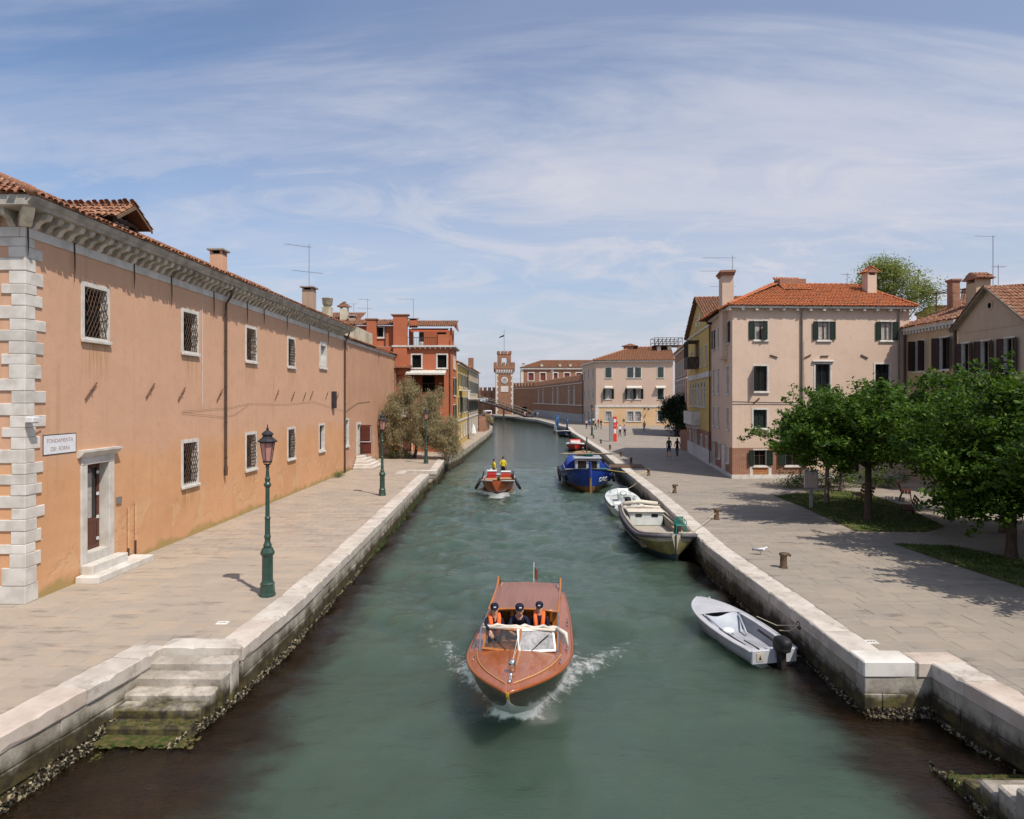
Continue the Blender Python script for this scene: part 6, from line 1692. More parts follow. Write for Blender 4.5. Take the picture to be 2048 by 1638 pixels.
# ------------------------------------------------------------------ street furniture
LSC = Matrix.Diagonal((.80, .80, .985, 1))
def lamp_post():
    t = thing('street_lamp', '', 'street lamp', (0, 0, 0), 0, 'green lamp posts along the canal')
    m = MB(LSC); m.lathe([(.26, 0), (.26, .06), (.24, .10), (.22, .30), (.235, .34), (.20, .38)], 8); b = m.build('base', 'lamp_green', t)
    m = MB(LSC); m.lathe([(.19, .38), (.175, .44), (.17, 1.06), (.20, 1.10), (.225, 1.14), (.225, 1.18), (.19, 1.24), (.16, 1.30)], 8); m.build('pedestal', 'lamp_green', t)
    m = MB(LSC); m.lathe([(.12, 1.30), (.14, 1.36), (.10, 1.44), (.085, 1.50), (.11, 1.60), (.085, 1.66), (.082, 2.05), (.10, 2.09), (.07, 2.14), (.064, 2.9), (.11, 2.95), (.12, 3.0), (.07, 3.06), (.09, 3.14), (.062, 3.2), (.045, 3.42), (.05, 3.46)], 12); m.build('shaft', 'lamp_green', t, False)
    m = MB(LSC); m.lathe([(.07, 3.44), (.05, 3.50), (.05, 3.54)], 8)
    for a in (0, 90, 180, 270):
        c, s = math.cos(R(a+45)), math.sin(R(a+45)); m.tube([(0, 0, 3.5), (.1*c, .1*s, 3.53), (.15*c, .15*s, 3.62)], .016, 5)
    m.build('bracket', 'lamp_cap', t)
    # six sided lantern: glass, frame bars, roof
    L = thing_part = MB(LSC); L.lathe([(.135, 3.62), (.225, 4.10)], 6); la = L.build('lantern', 'lamp_glass', t)
    m = MB(LSC); m.lathe([(.15, 3.58), (.15, 3.625)], 6); m.lathe([(.25, 4.10), (.25, 4.135)], 6)
    for k in range(6):
        an = 2*math.pi*(k+.5)/6; c, s = math.cos(an), math.sin(an); m.tube([(.138*c, .138*s, 3.62), (.23*c, .23*s, 4.11)], .012, 4)
    m.build('lantern_frame', 'lamp_cap', la)
    m = MB(LSC); m.lathe([(.31, 4.13), (.32, 4.15), (.25, 4.20), (.16, 4.26), (.15, 4.30), (.19, 4.32), (.18, 4.36), (.09, 4.42), (.04, 4.44), (.045, 4.49), (.02, 4.52), (.012, 4.60)], 12); m.build('lantern_roof', 'lamp_cap', la)
    return t
l0 = lamp_post()
lamps = [(G(535, 1192), 'nearest green street lamp with pink lantern glass on the left quay'), (G(764.5, 991), 'green street lamp standing midway along the left quay'),
         (G(852, 927), 'green street lamp in front of the feathery tan tree'), (G(1184, 871), 'green street lamp among the people on the far square')]
for i, (p, lab) in enumerate(lamps):
    o = l0 if i == 0 else copy_tree(l0)
    o.location = p; o['label'] = lab; o.rotation_euler.z = .3*i
def bollard():
    t = thing('bollard', '', 'bollard', (0, 0, 0), 0, 'iron mooring bollards along the right quay')
    m = MB(); m.lathe([(.135, 0), (.12, .03), (.105, .10), (.10, .34), (.115, .38), (.135, .41), (.13, .45), (.09, .475), (.03, .48)], 14); m.build('post', 'bollard_iron', t, True)
    m = MB(); m.tube([(.06, -.02, .44), (.16, -.03, .44), (.19, -.03, .41), (.18, -.03, .37)], [.05, .045, .04, .02], 8); m.build('horn', 'bollard_iron', t, True)
    return t
b0 = bollard()
bl = [(1567, 1136, 'nearest rusty bollard beside the gull'), (1433, 1039, 'bollard on the quay above the grey workboat'), (1349, 986, 'bollard right of the white speedboat'), (1297, 951, 'bollard holding the yellow rope of the blue boat'),
      (1262, 927, 'bollard beside the plank landing of the blue boat'), (1242, 913, 'bollard above the blue canopy'), (1220, 899, 'bollard left of the long house shadow'), (1202, 887, 'bollard nearest the red and grey pillar sign'), (1187, 877, 'farthest bollard near the distant street lamp')]
for i, (x, y, lab) in enumerate(bl):
    o = b0 if i == 0 else copy_tree(b0); o.location = G(x, y); o['label'] = lab; o.rotation_euler.z = .4*i-.3
def bench():
    t = thing('bench', '', 'bench', (0, 0, 0), 0, 'red slatted benches under the trees')
    for i in range(3):
        m = MB(); m.cbox(-.9, .9, -.22+.15*i, -.09+.15*i, .43, .465, .008); m.build('seat_slat', 'bench_red', t)
    for i in range(3):
        m = MB(); z = .53+.14*i; y = .25+.045*i; m.cbox(-.9, .9, y, y+.03, z, z+.115, .008); m.build('back_slat', 'bench_red', t)
    for x in (-.7, 0, .7):
        m = MB(); m.tube([(x, -.24, 0), (x, -.18, .42), (x, .2, .42), (x, .34, .93)], .022, 5); m.tube([(x, .3, 0), (x, .16, .42)], .022, 5); m.build('leg', 'iron', t)
    return t
be = bench()
for i, (p, rz, lab) in enumerate(((G(1722, 1008), -100, 'red bench behind the trunk of the near leafy tree'), (G(1815, 1035), -115, 'red bench on the path edge right of the near tree'),
                                  (G(1812, 1000), 60, 'red bench facing the path further back in the shade'), (G(2030, 1040), -110, 'red bench in deep shade at the right edge'))):
    o = be if i == 0 else copy_tree(be); o.location = p; o.rotation_euler.z = R(rz); o['label'] = lab
nb_ = thing('notice_board', 'grey notice box on a post at the corner of the lawn', 'notice board', G(1622, 1016), R(-15))
m = MB(); m.box(-.07, .07, -.05, .05, 0, .95); m.build('post', 'concrete', nb_)
m = MB(); m.cbox(-.30, .30, -.16, .16, .95, 1.78, .02); bx = m.build('cabinet', 'totem_grey', nb_)
m = MB(); m.box(-.24, .24, -.175, -.161, 1.02, 1.62); m.build('poster', 'cloth_pale', bx)
m = MB(); m.box(-.33, .33, -.19, .19, 1.78, 1.83); m.build('lid', 'concrete', bx)
ts = thing('pillar_sign', 'tall grey and red pillar sign on the far square', 'sign', G(1226, 883), 0)
m = MB(); m.box(-.45, .0, -.22, .22, 0, 2.95); m.build('grey_side', 'totem_grey', ts)
m = MB(); m.box(.003, .42, -.22, .22, 0, 3.05); rp = m.build('red_side', 'totem_red', ts)
m = MB()
for (z0, z1) in ((1.0, 1.55), (1.95, 2.0), (2.35, 2.75)): m.box(.06, .36, -.228, -.221, z0, z1)
m.build('white_panel', 'white_paint', rp)
# blue mooring posts and gangway
for (px, py, h, lab) in ((1115, 868, 3.4, 'tall blue mooring post at the floating dock'), (1112, 866, 3.0, 'blue mooring post leaning against the taller one'), (1134, 856, 1.7, 'short blue post on the quay by the dock')):
    p = G(px, py, 0. if h > 2 else ZQ)
    m = MB(); m.tube([(0, 0, -.8), (.05, 0, h*.6), (.08, 0, h)], [.17, .16, .14], 8); m.lathe([(.15, h-.02), (.16, h+.1), (.05, h+.22)], 8, (.08, 0))
    o = m.build('mooring_post', 'post_blue', None, True); o.location = p; tag(o, lab, 'mooring post')
fd = thing('floating_dock', 'small pontoon moored below the blue posts', 'pontoon', (9.3, 124, 0), 0)
m = MB(); m.box(-1.5, .6, -3, 3, .02, .42); m.build('float', 'timber_grey', fd)
m = MB(); m.box(-1.55, .65, -3.05, 3.05, .421, .5); m.build('deck', 'timber_dark', fd)
m = MB(); [m.tube([(-1.4, y, .5), (-1.4, y, 1.5)], .03, 5) for y in (-2.9, 0, 2.9)]; m.tube([(-1.4, -2.9, 1.5), (-1.4, 2.9, 1.5)], .03, 5); m.build('railing', 'white_paint', fd)
# gull on the pavement
GUL = .85
gl = thing('gull', 'white gull with grey wings walking on the pavement by the bollard', 'gull', G(1522, 1110), R(-8))
gl.scale = (GUL, GUL, GUL)
bm_ = MB()
st_ = [(-.27, .012, .20), (-.20, .03, .205), (-.10, .065, .20), (.0, .082, .20), (.08, .072, .215), (.135, .046, .25), (.165, .040, .285), (.20, .040, .30), (.235, .028, .297), (.25, .012, .292)]
bm_.loft([[(x, r*math.cos(2*math.pi*k/10), z+r*1.0*math.sin(2*math.pi*k/10)) for k in range(10)] for x, r, z in st_], caps=True); bo_ = bm_.build('body', 'feather_white', gl, True)
for sg in (-1, 1):
    m = MB(); m.loft([[(x, sg*(.02+w*.0+o), z+dz) for (o, dz) in ((w, .02), (w*1.06, -.01), (w*.8, -.045), (w*.7, .04))] for x, w, z in ((.07, .05, .225), (.0, .078, .22), (-.12, .062, .225), (-.24, .028, .225), (-.34, .010, .22))], caps=True); m.build('wing', 'feather_grey', gl, True)
    m = MB(); m.tube([(.0, sg*.03, .13), (-.015, sg*.03, .07), (.0, sg*.03, .005)], .007, 5); m.add([(.0, sg*.03, .004), (.06, sg*.03+.025, .004), (.06, sg*.03-.025, .004)], [(0, 1, 2)]); m.build('leg', 'beak', gl)
m = MB(); m.tube([(.235, 0, .295), (.285, 0, .288), (.305, 0, .275)], [.016, .012, .004], 6); m.build('beak', 'beak', gl)

# ------------------------------------------------------------------ people
BONES = [('pelvis', 'spine', 2), ('spine', 'chest', 1), ('chest', 'collar', 1), ('collar', 'neck', 0), ('neck', 'chin', 0), ('chin', 'crown', 0)]
JOINT = dict(pelvis=(0, 0, .93), spine=(0, 0, 1.10), chest=(0, .01, 1.28), collar=(0, 0, 1.43), neck=(0, .01, 1.50), chin=(0, .025, 1.57), crown=(0, .02, 1.665))
RAD = dict(pelvis=(.145, .105), spine=(.128, .095), chest=(.150, .105), collar=(.095, .07), neck=(.052, .055), chin=(.074, .086), crown=(.084, .096))
for s_, k_ in ((-1, 'l'), (1, 'r')):
    JOINT.update({k_+'sh': (s_*.165, 0, 1.40), k_+'el': (s_*.215, -.03, 1.13), k_+'wr': (s_*.225, .06, .90), k_+'ha': (s_*.225, .09, .81),
                  k_+'hip': (s_*.085, 0, .86), k_+'kn': (s_*.095, .02, .49), k_+'an': (s_*.095, -.02, .085), k_+'to': (s_*.10, .13, .035)})
    RAD.update({k_+'sh': (.062, .062), k_+'el': (.043, .043), k_+'wr': (.030, .030), k_+'ha': (.036, .022), k_+'hip': (.085, .09), k_+'kn': (.056, .060), k_+'an': (.040, .045), k_+'to': (.042, .030)})
    BONES += [('collar', k_+'sh', 1), (k_+'sh', k_+'el', 1), (k_+'el', k_+'wr', 5), (k_+'wr', k_+'ha', 0), ('pelvis', k_+'hip', 2), (k_+'hip', k_+'kn', 2), (k_+'kn', k_+'an', 6), (k_+'an', k_+'to', 3)]
WALK = dict(lkn=(-.095, .14, .50), lan=(-.095, .20, .10), lto=(-.1, .35, .06), rkn=(.095, .03, .49), ran=(.095, -.24, .12), rto=(.1, -.10, .035), lel=(-.22, -.10, 1.14), lwr=(-.225, -.06, .91), lha=(-.225, -.02, .83), rel=(.22, .03, 1.13), rwr=(.22, .18, .95), rha=(.21, .24, .89))
POSE = {'stand': {}, 'walk': WALK, 'walk2': {(('r' if k[0] == 'l' else 'l')+k[1:]): (-v[0], v[1], v[2]) for k, v in WALK.items()},
        'lean': dict(spine=(0, .04, 1.08), chest=(0, .12, 1.22), collar=(0, .20, 1.34), neck=(0, .25, 1.40), chin=(0, .30, 1.46), crown=(0, .32, 1.555), lsh=(-.17, .18, 1.31), rsh=(.17, .18, 1.31), lel=(-.24, .30, 1.08), rel=(.24, .30, 1.08), lwr=(-.16, .50, 1.06), rwr=(.16, .50, 1.06), lha=(-.13, .58, 1.07), rha=(.13, .58, 1.07)),
        'reach': dict(rsh=(.175, .05, 1.41), rel=(.22, .30, 1.36), rwr=(.14, .53, 1.30), rha=(.11, .60, 1.24), lel=(-.23, .08, 1.15), lwr=(-.20, .30, 1.12), lha=(-.18, .38, 1.12), chest=(0, .04, 1.28), collar=(0, .06, 1.43), neck=(0, .08, 1.50), chin=(0, .10, 1.57), crown=(0, .10, 1.665)),
        'steer': dict(lel=(-.24, .05, 1.14), lwr=(-.17, .30, 1.12), lha=(-.15, .37, 1.13), rel=(.24, .05, 1.14), rwr=(.17, .30, 1.12), rha=(.15, .37, 1.13)),
        'helm': dict(lel=(-.24, -.02, 1.14), lwr=(-.18, .2, 1.05), lha=(-.16, .27, 1.04))}
_pm = {}
def person_mesh(pose, sleeve, shorts, hands=False):
    key = (pose, sleeve, shorts, hands)
    if key in _pm: return _pm[key]
    J = dict(JOINT); J.update(POSE[pose])
    names = list(J); idx = {n: i for i, n in enumerate(names)}
    me = bpy.data.meshes.new('body'); me.from_pydata([J[n] for n in names], [(idx[a], idx[b]) for a, b, _ in BONES], [])
    o = bpy.data.objects.new('tmp', me); SC.collection.objects.link(o)
    md = o.modifiers.new('s', 'SKIN'); md.use_smooth_shade = True
    for i, n in enumerate(names):
        sv = me.skin_vertices[0].data[i]; sv.radius = RAD[n]; sv.use_root = (n == 'pelvis')
    sb_ = o.modifiers.new('u', 'SUBSURF'); sb_.levels = sb_.render_levels = 1
    bpy.context.view_layer.update()
    out = bpy.data.meshes.new_from_object(o.evaluated_get(bpy.context.evaluated_depsgraph_get()))
    bpy.data.objects.remove(o)
    segs = [(Vector(J[a]), Vector(J[b]), r) for a, b, r in BONES]
    reg = []
    for p in out.polygons:
        c = p.center; best = (9, 0)
        for a, b, r in segs:
            d = b-a; t = max(0, min(1, (c-a).dot(d)/d.length_squared)); q = (c-a-d*t).length
            if q < best[0]: best = (q, r)
        r = best[1]
        if r == 5: r = 1 if sleeve else 0
        if r == 6: r = 0 if shorts else 2
        if r == 1 and c.z > J['collar'][2]+.055 and abs(c.x) < .07: r = 0
        reg.append(r)
    if hands:      # five fingers on each palm
        bm = bmesh.new(); bm.from_mesh(out)
        mb = MB()
        for k in 'lr':
            w, h = Vector(J[k+'wr']), Vector(J[k+'ha']); d = (h-w).normalized(); sd = d.cross(Vector((0, 0, 1))).normalized(); dn = Vector((0, 0, -1))
            for f, (off, L_) in enumerate(((-.030, .070), (-.010, .082), (.010, .076), (.030, .060))):
                b = h+sd*off; mb.tube([b-d*.01, b+d*L_*.5+dn*.006, b+d*L_*.85+dn*.03], [.0095, .0085, .0065], 6)
            th = sd*(-.04 if k == 'l' else .04)
            mb.tube([w.lerp(h, .45)+th*.6, w.lerp(h, .8)+th*1.35+dn*.01, h+th*1.3+d*.02+dn*.015], [.011, .0095, .007], 6)
        n0 = len(bm.faces); vs = [bm.verts.new(v) for v in mb.v]
        for f in mb.f: bm.faces.new([vs[i] for i in f])
        bm.to_mesh(out); bm.free(); reg += [0]*(len(out.polygons)-len(reg))
    for i in range(4): out.materials.append(M('skin'))
    out.polygons.foreach_set('material_index', reg)
    out.polygons.foreach_set('use_smooth', [True]*len(out.polygons))
    _pm[key] = (out, J)
    return _pm[key]
def person(label, loc, rz, top, bottom, pose='stand', hgt=1.72, hair='hair_dark', sleeve=True, shorts=False, shoe='cloth_black', group=None, cap=None, skin='skin', long_hair=False, hands=False, bag=None, vest=None, face=False):
    t = thing('person', label, 'person', loc, R(rz), group)
    k = hgt/1.74; t.scale = (k, k, k)
    me, J = person_mesh(pose, sleeve, shorts, hands)
    o = link('body', me, t)
    for i, mm in enumerate((skin, top, bottom, shoe)):
        o.material_slots[i].link = 'OBJECT'; o.material_slots[i].material = M(mm)
    c = Vector(J['chin']).lerp(Vector(J['crown']), .62)
    m = MB(); m.ball((c.x, c.y-.036, c.z+.045), (.088, .088, .084), 10, 7)
    if long_hair: m.ball((c.x, c.y-.07, c.z-.10), (.085, .05, .16), 8, 6)
    m.build('hair', hair, t, True)
    m = MB(); m.tube([(c.x, c.y+.075, c.z+.0), (c.x, c.y+.105, c.z-.03), (c.x, c.y+.08, c.z-.04)], [.010, .014, .008], 6)
    m.build('nose', skin, t, True)
    for s in (-1, 1): m = MB(); m.ball((c.x+s*.076, c.y, c.z-.01), (.012, .022, .03), 6, 4); m.build('ear', skin, t, True)
    if face:
        for s in (-1, 1): m = MB(); m.ball((c.x+s*.03, c.y+.074, c.z+.004), (.010, .006, .006), 6, 4); m.build('eye', 'black_rubber', t)
        m = MB(); m.ball((c.x, c.y+.074, c.z-.065), (.022, .006, .006), 6, 4); m.build('mouth', 'cloth_red', t)
    if cap:
        m = MB(); m.lathe([(.098, 0), (.101, .03), (.093, .065), (.058, .098), (.01, .106)], 12, (c.x, c.y-.014), c.z+.060)
        m.add([(c.x-.075, c.y+.05, c.z+.068), (c.x+.075, c.y+.05, c.z+.068), (c.x+.05, c.y+.14, c.z+.056), (c.x-.05, c.y+.14, c.z+.056)], [(0, 1, 2, 3)]); cc = m.build('cap', cap, t, True)
        m = MB(); m.box(c.x-.028, c.x+.028, c.y+.076, c.y+.090, c.z+.082, c.z+.106); m.build('cap_badge', 'cloth_white', cc)
    if vest:
        cl, ch, sp = Vector(J['collar']), Vector(J['chest']), Vector(J['spine'])
        m = MB()
        for s in (-1, 1): m.tube([cl+Vector((s*.05, -.10, .05)), cl+Vector((s*.105, -.01, .085)), cl+Vector((s*.10, .10, .02)), ch+Vector((s*.085, .145, .0)), sp+Vector((s*.075, .135, -.03))], [.045, .045, .05, .055, .05], 8)
        m.tube([cl+Vector((-.07, -.11, .06)), cl+Vector((0, -.125, .07)), cl+Vector((.07, -.11, .06))], .045, 8)
        m.build('life_vest', vest, t, True)
    if bag:
        m = MB(); m.cbox(-.13, .13, -.26, -.10, 1.05, 1.42, .03); m.build('backpack', bag, t)
    return t
pg = 'people walking on the far square'
person('man in dark green shirt and shorts walking in the house shadow', G(1338, 915), 0, 'cloth_green', 'cloth_navy', 'walk', 1.80, 'hair_brown', False, True, 'cloth_black')
person('woman in black with long dark hair walking in the house shadow', G(1354.5, 913), 0, 'cloth_black', 'cloth_black', 'walk2', 1.66, 'hair_dark', True, False, long_hair=True)
folk = [(1240, 873, 'cloth_white', 'cloth_black', 'walk', 10, 'person in pale top arm in arm on the sunny square'), (1249.5, 873, 'cloth_lilac', 'cloth_black', 'walk2', -5, 'person in lilac top beside one in a pale top on the square'),
        (1247.5, 854, 'cloth_brown', 'cloth_pale', 'stand', 160, 'distant woman in brown standing before the apricot wall'), (1288.5, 863, 'cloth_black', 'cloth_navy', 'walk', 0, 'lone walker with pale backpack before the apricot wall'),
        (1347, 872, 'cloth_white', 'cloth_sky', 'walk', 60, 'person in white stepping out beside the dark round tree'), (1173, 858, 'cloth_pale', 'cloth_black', 'stand', 20, 'person in pale top left of the far lamp post'),
        (1179.5, 853.5, 'cloth_sky', 'cloth_jeans', 'stand', -30, 'person in blue left of the far lamp post'), (1191, 860, 'cloth_beige', 'cloth_black', 'walk', 200, 'person with beige jacket right of the far lamp post'),
        (1196.5, 855, 'cloth_red', 'cloth_grey', 'stand', 120, 'person in red in the group by the far lamp'), (1202, 859, 'cloth_black', 'cloth_grey', 'walk2', 170, 'person in black at the right of the group by the far lamp'), (1187, 851, 'cloth_white', 'cloth_brown', 'stand', 0, 'person in white at the back of the group by the far lamp'),
        (1233.5, 858, 'cloth_navy', 'cloth_jeans', 'walk', 90, 'person half hidden behind the pillar sign')]
for i, (x, y, a, b, po, rz, lab) in enumerate(folk):
    person(lab, G(x, y), rz, a, b, po, 1.62+.03*(i % 5), ('hair_dark', 'hair_brown', 'hair_grey')[i % 3], i % 2 == 0, False, group=pg, long_hair=(i % 4 == 2), bag='cloth_pale' if i == 3 else None)
far = [(1049.5, 834.6, 'cloth_white', 'cloth_pale', 'person in white at the foot of the footbridge'), (1054, 835, 'cloth_red', 'cloth_black', 'person in red at the foot of the footbridge'), (1058, 834.6, 'cloth_black', 'cloth_grey', 'person in black behind the one in red near the footbridge'),
       (1063, 835.6, 'cloth_navy', 'cloth_jeans', 'person in navy walking by the brick arsenal wall'), (1065.5, 835.2, 'cloth_grey', 'cloth_black', 'person in grey beside one in navy near the arsenal wall'), (1070.5, 835.6, 'cloth_black', 'cloth_black', 'person in all black by the arsenal wall'), (1075, 835.4, 'cloth_lilac', 'cloth_grey', 'person in lilac at the right of the bridge group')]
for i, (x, y, a, b, lab) in enumerate(far):
    person(lab, G(x, y), 60*i, a, b, 'walk' if i % 2 else 'stand', 1.64+.03*(i % 4), group='people by the far footbridge')
# ------------------------------------------------------------------ boats
def lerp(a, b, t): return a+(b-a)*t
def sample(st, x):
    for a, b in zip(st[:-1], st[1:]):
        if a[0] <= x <= b[0]:
            t = (x-a[0])/(b[0]-a[0]); return [lerp(p, q, t) for p, q in zip(a, b)]
    return list(st[-1] if x > st[-1][0] else st[0])
def smooth_st(st, n):
    """resample stations with a soft spline"""
    out = []
    P = np.array(st, float); xs = P[:, 0]
    for i in range(n+1):
        x = xs[0]+(xs[-1]-xs[0])*(i/n)
        k = min(max(np.searchsorted(xs, x)-1, 0), len(xs)-2)
        p0, p1, p2, p3 = P[max(k-1, 0)], P[k], P[k+1], P[min(k+2, len(xs)-1)]
        t = (x-p1[0])/(p2[0]-p1[0])
        m1 = (p2-p0)/max(p2[0]-p0[0], 1e-6)*(p2[0]-p1[0]); m2 = (p3-p1)/max(p3[0]-p1[0], 1e-6)*(p2[0]-p1[0])
        q = (2*t**3-3*t**2+1)*p1+(t**3-2*t**2+t)*m1+(-2*t**3+3*t**2)*p2+(t**3-t**2)*m2
        q[0] = x; out.append([float(v) for v in q])
    return out
def hull(root, st, m_top, m_bot, bulge=.03, name='hull', transom=True, more=(), pick=None):
    """stations (x, half beam, deck z, half beam at paint line, paint line z, keel z)"""
    m = MB()
    for sg in (1, -1):
        rings = []
        for (x, hb, zd, hw, zw, zk) in st:
            hb, hw = max(hb, .004), max(hw, .003)
            rings.append([(x, sg*hb, zd), (x, sg*(lerp(hb, hw, .35)+bulge*min(1, hb*2)), lerp(zd, zw, .35)), (x, sg*(lerp(hb, hw, .72)+bulge*min(1, hb*2)), lerp(zd, zw, .72)), (x, sg*hw, zw), (x, sg*hw*.72, lerp(zw, zk, .6)), (x, 0, zk)])
        n = 6; o = len(m.v)
        m.v += [tuple(p) for r in rings for p in r]
        for i in range(len(rings)-1):
            for k in range(n-1):
                a, b, c, d = o+i*n+k, o+i*n+k+1, o+(i+1)*n+k+1, o+(i+1)*n+k
                m.f.append((a, b, c, d) if sg < 0 else (d, c, b, a)); m.m.append(pick(rings[i][0][0], k) if pick else (0 if k < 3 else 1))
        if transom:
            m.f.append(tuple(range(o, o+n)) if sg > 0 else tuple(range(o+n-1, o-1, -1))); m.m.append(0)
    o = len(m.v); e = st[-1]       # close the bow
    L_ = [(max(e[1], .004), e[2]), (lerp(max(e[1], .004), max(e[3], .003), .5), lerp(e[2], e[4], .5)), (max(e[3], .003), e[4]), (0, e[5])]
    m.v += [(e[0], y, z) for y, z in L_]+[(e[0], -y, z) for y, z in L_[:3]]
    m.f += [(o, o+4, o+5, o+1), (o+1, o+5, o+6, o+2), (o+2, o+6, o+3)]; m.m += [0, 0, 1]
    return m.build(name, [m_top, m_bot, *more], root, True)
def plan(root, st, x0, x1, fo, fi, z, mat, name, camber=0, n=24, smooth=True, thick=0):
    """deck strip on both sides between outer and inner half breadths, or a full deck when fi is None"""
    m = MB()
    xs = [x0+(x1-x0)*i/n for i in range(n+1)]
    if fi is None:
        rows = []
        for x in xs:
            s = sample(st, x); hb = fo(s, x); zz = z(s, x)
            rows.append([(x, hb*t, zz+camber*(1-t*t)*min(1, hb)) for t in (-1, -.66, -.33, 0, .33, .66, 1)])
        m.loft([r[::-1] for r in rows], close=False)
    else:
        for sg in (1, -1):
            rows = []
            for x in xs:
                s = sample(st, x); zz = z(s, x); rows.append([(x, sg*fo(s, x), zz), (x, sg*fi(s, x), zz)])
            m.loft(rows if sg > 0 else [r[::-1] for r in rows], close=False)
    return m.build(name, mat, root, smooth)
def rubrail(root, st, mat, r=.03, dz=0., name='rub_rail', flat=1.0, x0=None, x1=None, out=0.):
    m = MB()
    q = [s for s in st if (x0 is None or s[0] >= x0) and (x1 is None or s[0] <= x1)]
    for sg in (1, -1): m.tube([(s[0], sg*(s[1]+out), s[2]+dz) for s in q], r, 6, flat=flat)
    return m.build(name, mat, root, True)
HB = lambda s, x: s[1]
ZD = lambda s, x: s[2]
t = NT('glass_clear'); t.fin((.10, .10, .10), .03, .5); t.b.inputs['Alpha'].default_value = .25
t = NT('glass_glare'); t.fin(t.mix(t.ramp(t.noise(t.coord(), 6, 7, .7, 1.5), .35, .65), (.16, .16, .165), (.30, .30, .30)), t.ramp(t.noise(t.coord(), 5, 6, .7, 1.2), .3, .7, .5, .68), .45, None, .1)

# --- varnished motorboat
dv = BOW-STERN
mbt = thing('motorboat', 'varnished mahogany motorboat heading down the canal towards the viewer', 'motorboat', (STERN.x, STERN.y, 0), math.atan2(dv.y, dv.x))
S = smooth_st([(0, .86, .60, .80, .16, -.25), (1.5, .99, .64, .92, .16, -.3), (3.0, 1.07, .69, .98, .17, -.34), (4.5, 1.11, .76, .98, .20, -.34), (5.6, 1.09, .84, .88, .26, -.25), (6.4, .95, .92, .64, .32, -.02), (7.1, .70, 1.01, .34, .45, .28), (7.7, .36, 1.09, .10, .71, .64), (8.0, .14, 1.13, .03, .90, .86), (8.17, .012, 1.15, .005, 1.05, 1.02)], 34)
hl_ = hull(mbt, S, 'mahogany_hull', 'boat_white', .035)
m = MB(); m.tube([(s[0]+.012, 0, lerp(s[2], s[4], f)) for f, s in ((.02, S[-1]), (.5, S[-1]), (.98, S[-2]))], [.035, .032, .028], 6); m.build('stem', 'gold_stem', hl_)
for sg in (1, -1): m = MB(); m.tube([(7.93, sg*.12, 1.04), (7.72, sg*.10, .80)], .02, 5); m.build('stem_stripe', 'gold_stem', hl_)
rubrail(mbt, S, 'mahogany_deck', .034, -.01, flat=1.2)
plan(mbt, S, 5.55, 8.165, HB, None, lambda s, x: s[2]+.012, 'mahogany_deck', 'foredeck', .13)
plan(mbt, S, 0, 5.55, HB, lambda s, x: .79, lambda s, x: s[2]+.012, 'mahogany_deck', 'side_deck')
plan(mbt, S, 0.01, 1.5, lambda s, x: .79, None, lambda s, x: s[2]+.012, 'mahogany_deck', 'aft_deck', .03)
m = MB()
for sg in (1, -1):
    pts = []
    for i in range(26):
        x = 5.7+2.12*i/25; s = sample(S, x); hb = max(s[1]-.20, 0.02); tt = hb/max(s[1], .01)
        pts.append((x, sg*hb, s[2]+.030+.13*(1-tt*tt)*min(1, s[1])))
    m.tube(pts, .010, 4)
    m.tube([(5.6, sg*.05, sample(S, 5.6)[2]+.148), (7.75, sg*.012, sample(S, 7.75)[2]+.06)], .007, 4)
m.build('inlay_line', 'gold_line', mbt)
# cockpit, cabin
m = MB(); m.box(1.5, 5.55, -.78, .78, .02, .06); m.build('cockpit_floor', 'mahogany_bright', mbt)
m = MB(); [m.box(1.5, 5.55, y0, y1, .16, .86) for y0, y1 in ((-.80, -.765), (.765, .80))]; m.box(5.5, 5.55, -.765, .765, .16, .96); m.build('coaming', 'mahogany_bright', mbt)
m = MB(); m.box(4.95, 5.5, -.76, .10, .16, .93); m.prism([(5.1, .93), (5.5, .93), (5.5, 1.03)], -.76, .1, 'y'); da = m.build('dashboard', 'mahogany_bright', mbt)
m = MB(Matrix.Translation((4.93, -.32, 1.0)) @ Matrix.Rotation(R(65), 4, 'Y')); m.tube([(.19*math.cos(a*.524), .19*math.sin(a*.524), 0) for a in range(13)], .016, 6); m.tube([(-.19, 0, 0), (.19, 0, 0)], .012, 5); m.tube([(0, -.19, 0), (0, .19, 0)], .012, 5); m.build('steering_wheel', 'black_rubber', da)
# windscreen: two raked panes set in a shallow V
rk = R(40)
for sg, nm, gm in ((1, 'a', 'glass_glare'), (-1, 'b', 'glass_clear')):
    yaw = sg*R(11)
    Mw = Matrix.Translation((5.78, 0, sample(S, 5.7)[2]+.10)) @ Matrix.Rotation(yaw, 4, 'Z') @ Matrix.Rotation(-rk, 4, 'Y')
    w, h = .80, .50
    y0, y1 = (.0, w) if sg > 0 else (-w, .0)
    mat_f = 'mahogany_bright' if sg < 0 else 'boat_white'
    m = MB(Mw); e = .045
    m.box(-.02, .02, y0, y0+e, 0, h); m.box(-.02, .02, y1-e, y1, 0, h); m.box(-.02, .02, y0+e, y1-e, 0, e); m.box(-.02, .02, y0+e, y1-e, h-e, h)
    ws = m.build('windscreen', mat_f, mbt)
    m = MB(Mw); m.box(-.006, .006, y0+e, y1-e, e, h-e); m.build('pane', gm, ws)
    m = MB(Mw); c = (y0+y1)/2; m.tube([(.03, c-.12*sg, .03), (.035, c+.16*sg, .26)], .009, 5); m.tube([(.03, c+.04*sg, .17), (.035, c+.26*sg, .34)], .012, 5); m.build('wiper', 'black_rubber', ws)
zw = sample(S, 5.7)[2]+.10; tx, tz = 5.78-.5*math.sin(rk), zw+.5*math.cos(rk)
m = MB()
pts = [(tx-.14-.05*math.cos(2*i), -.80+1.6*i/16, tz+.02+.012*math.sin(5*i)) for i in range(17)]
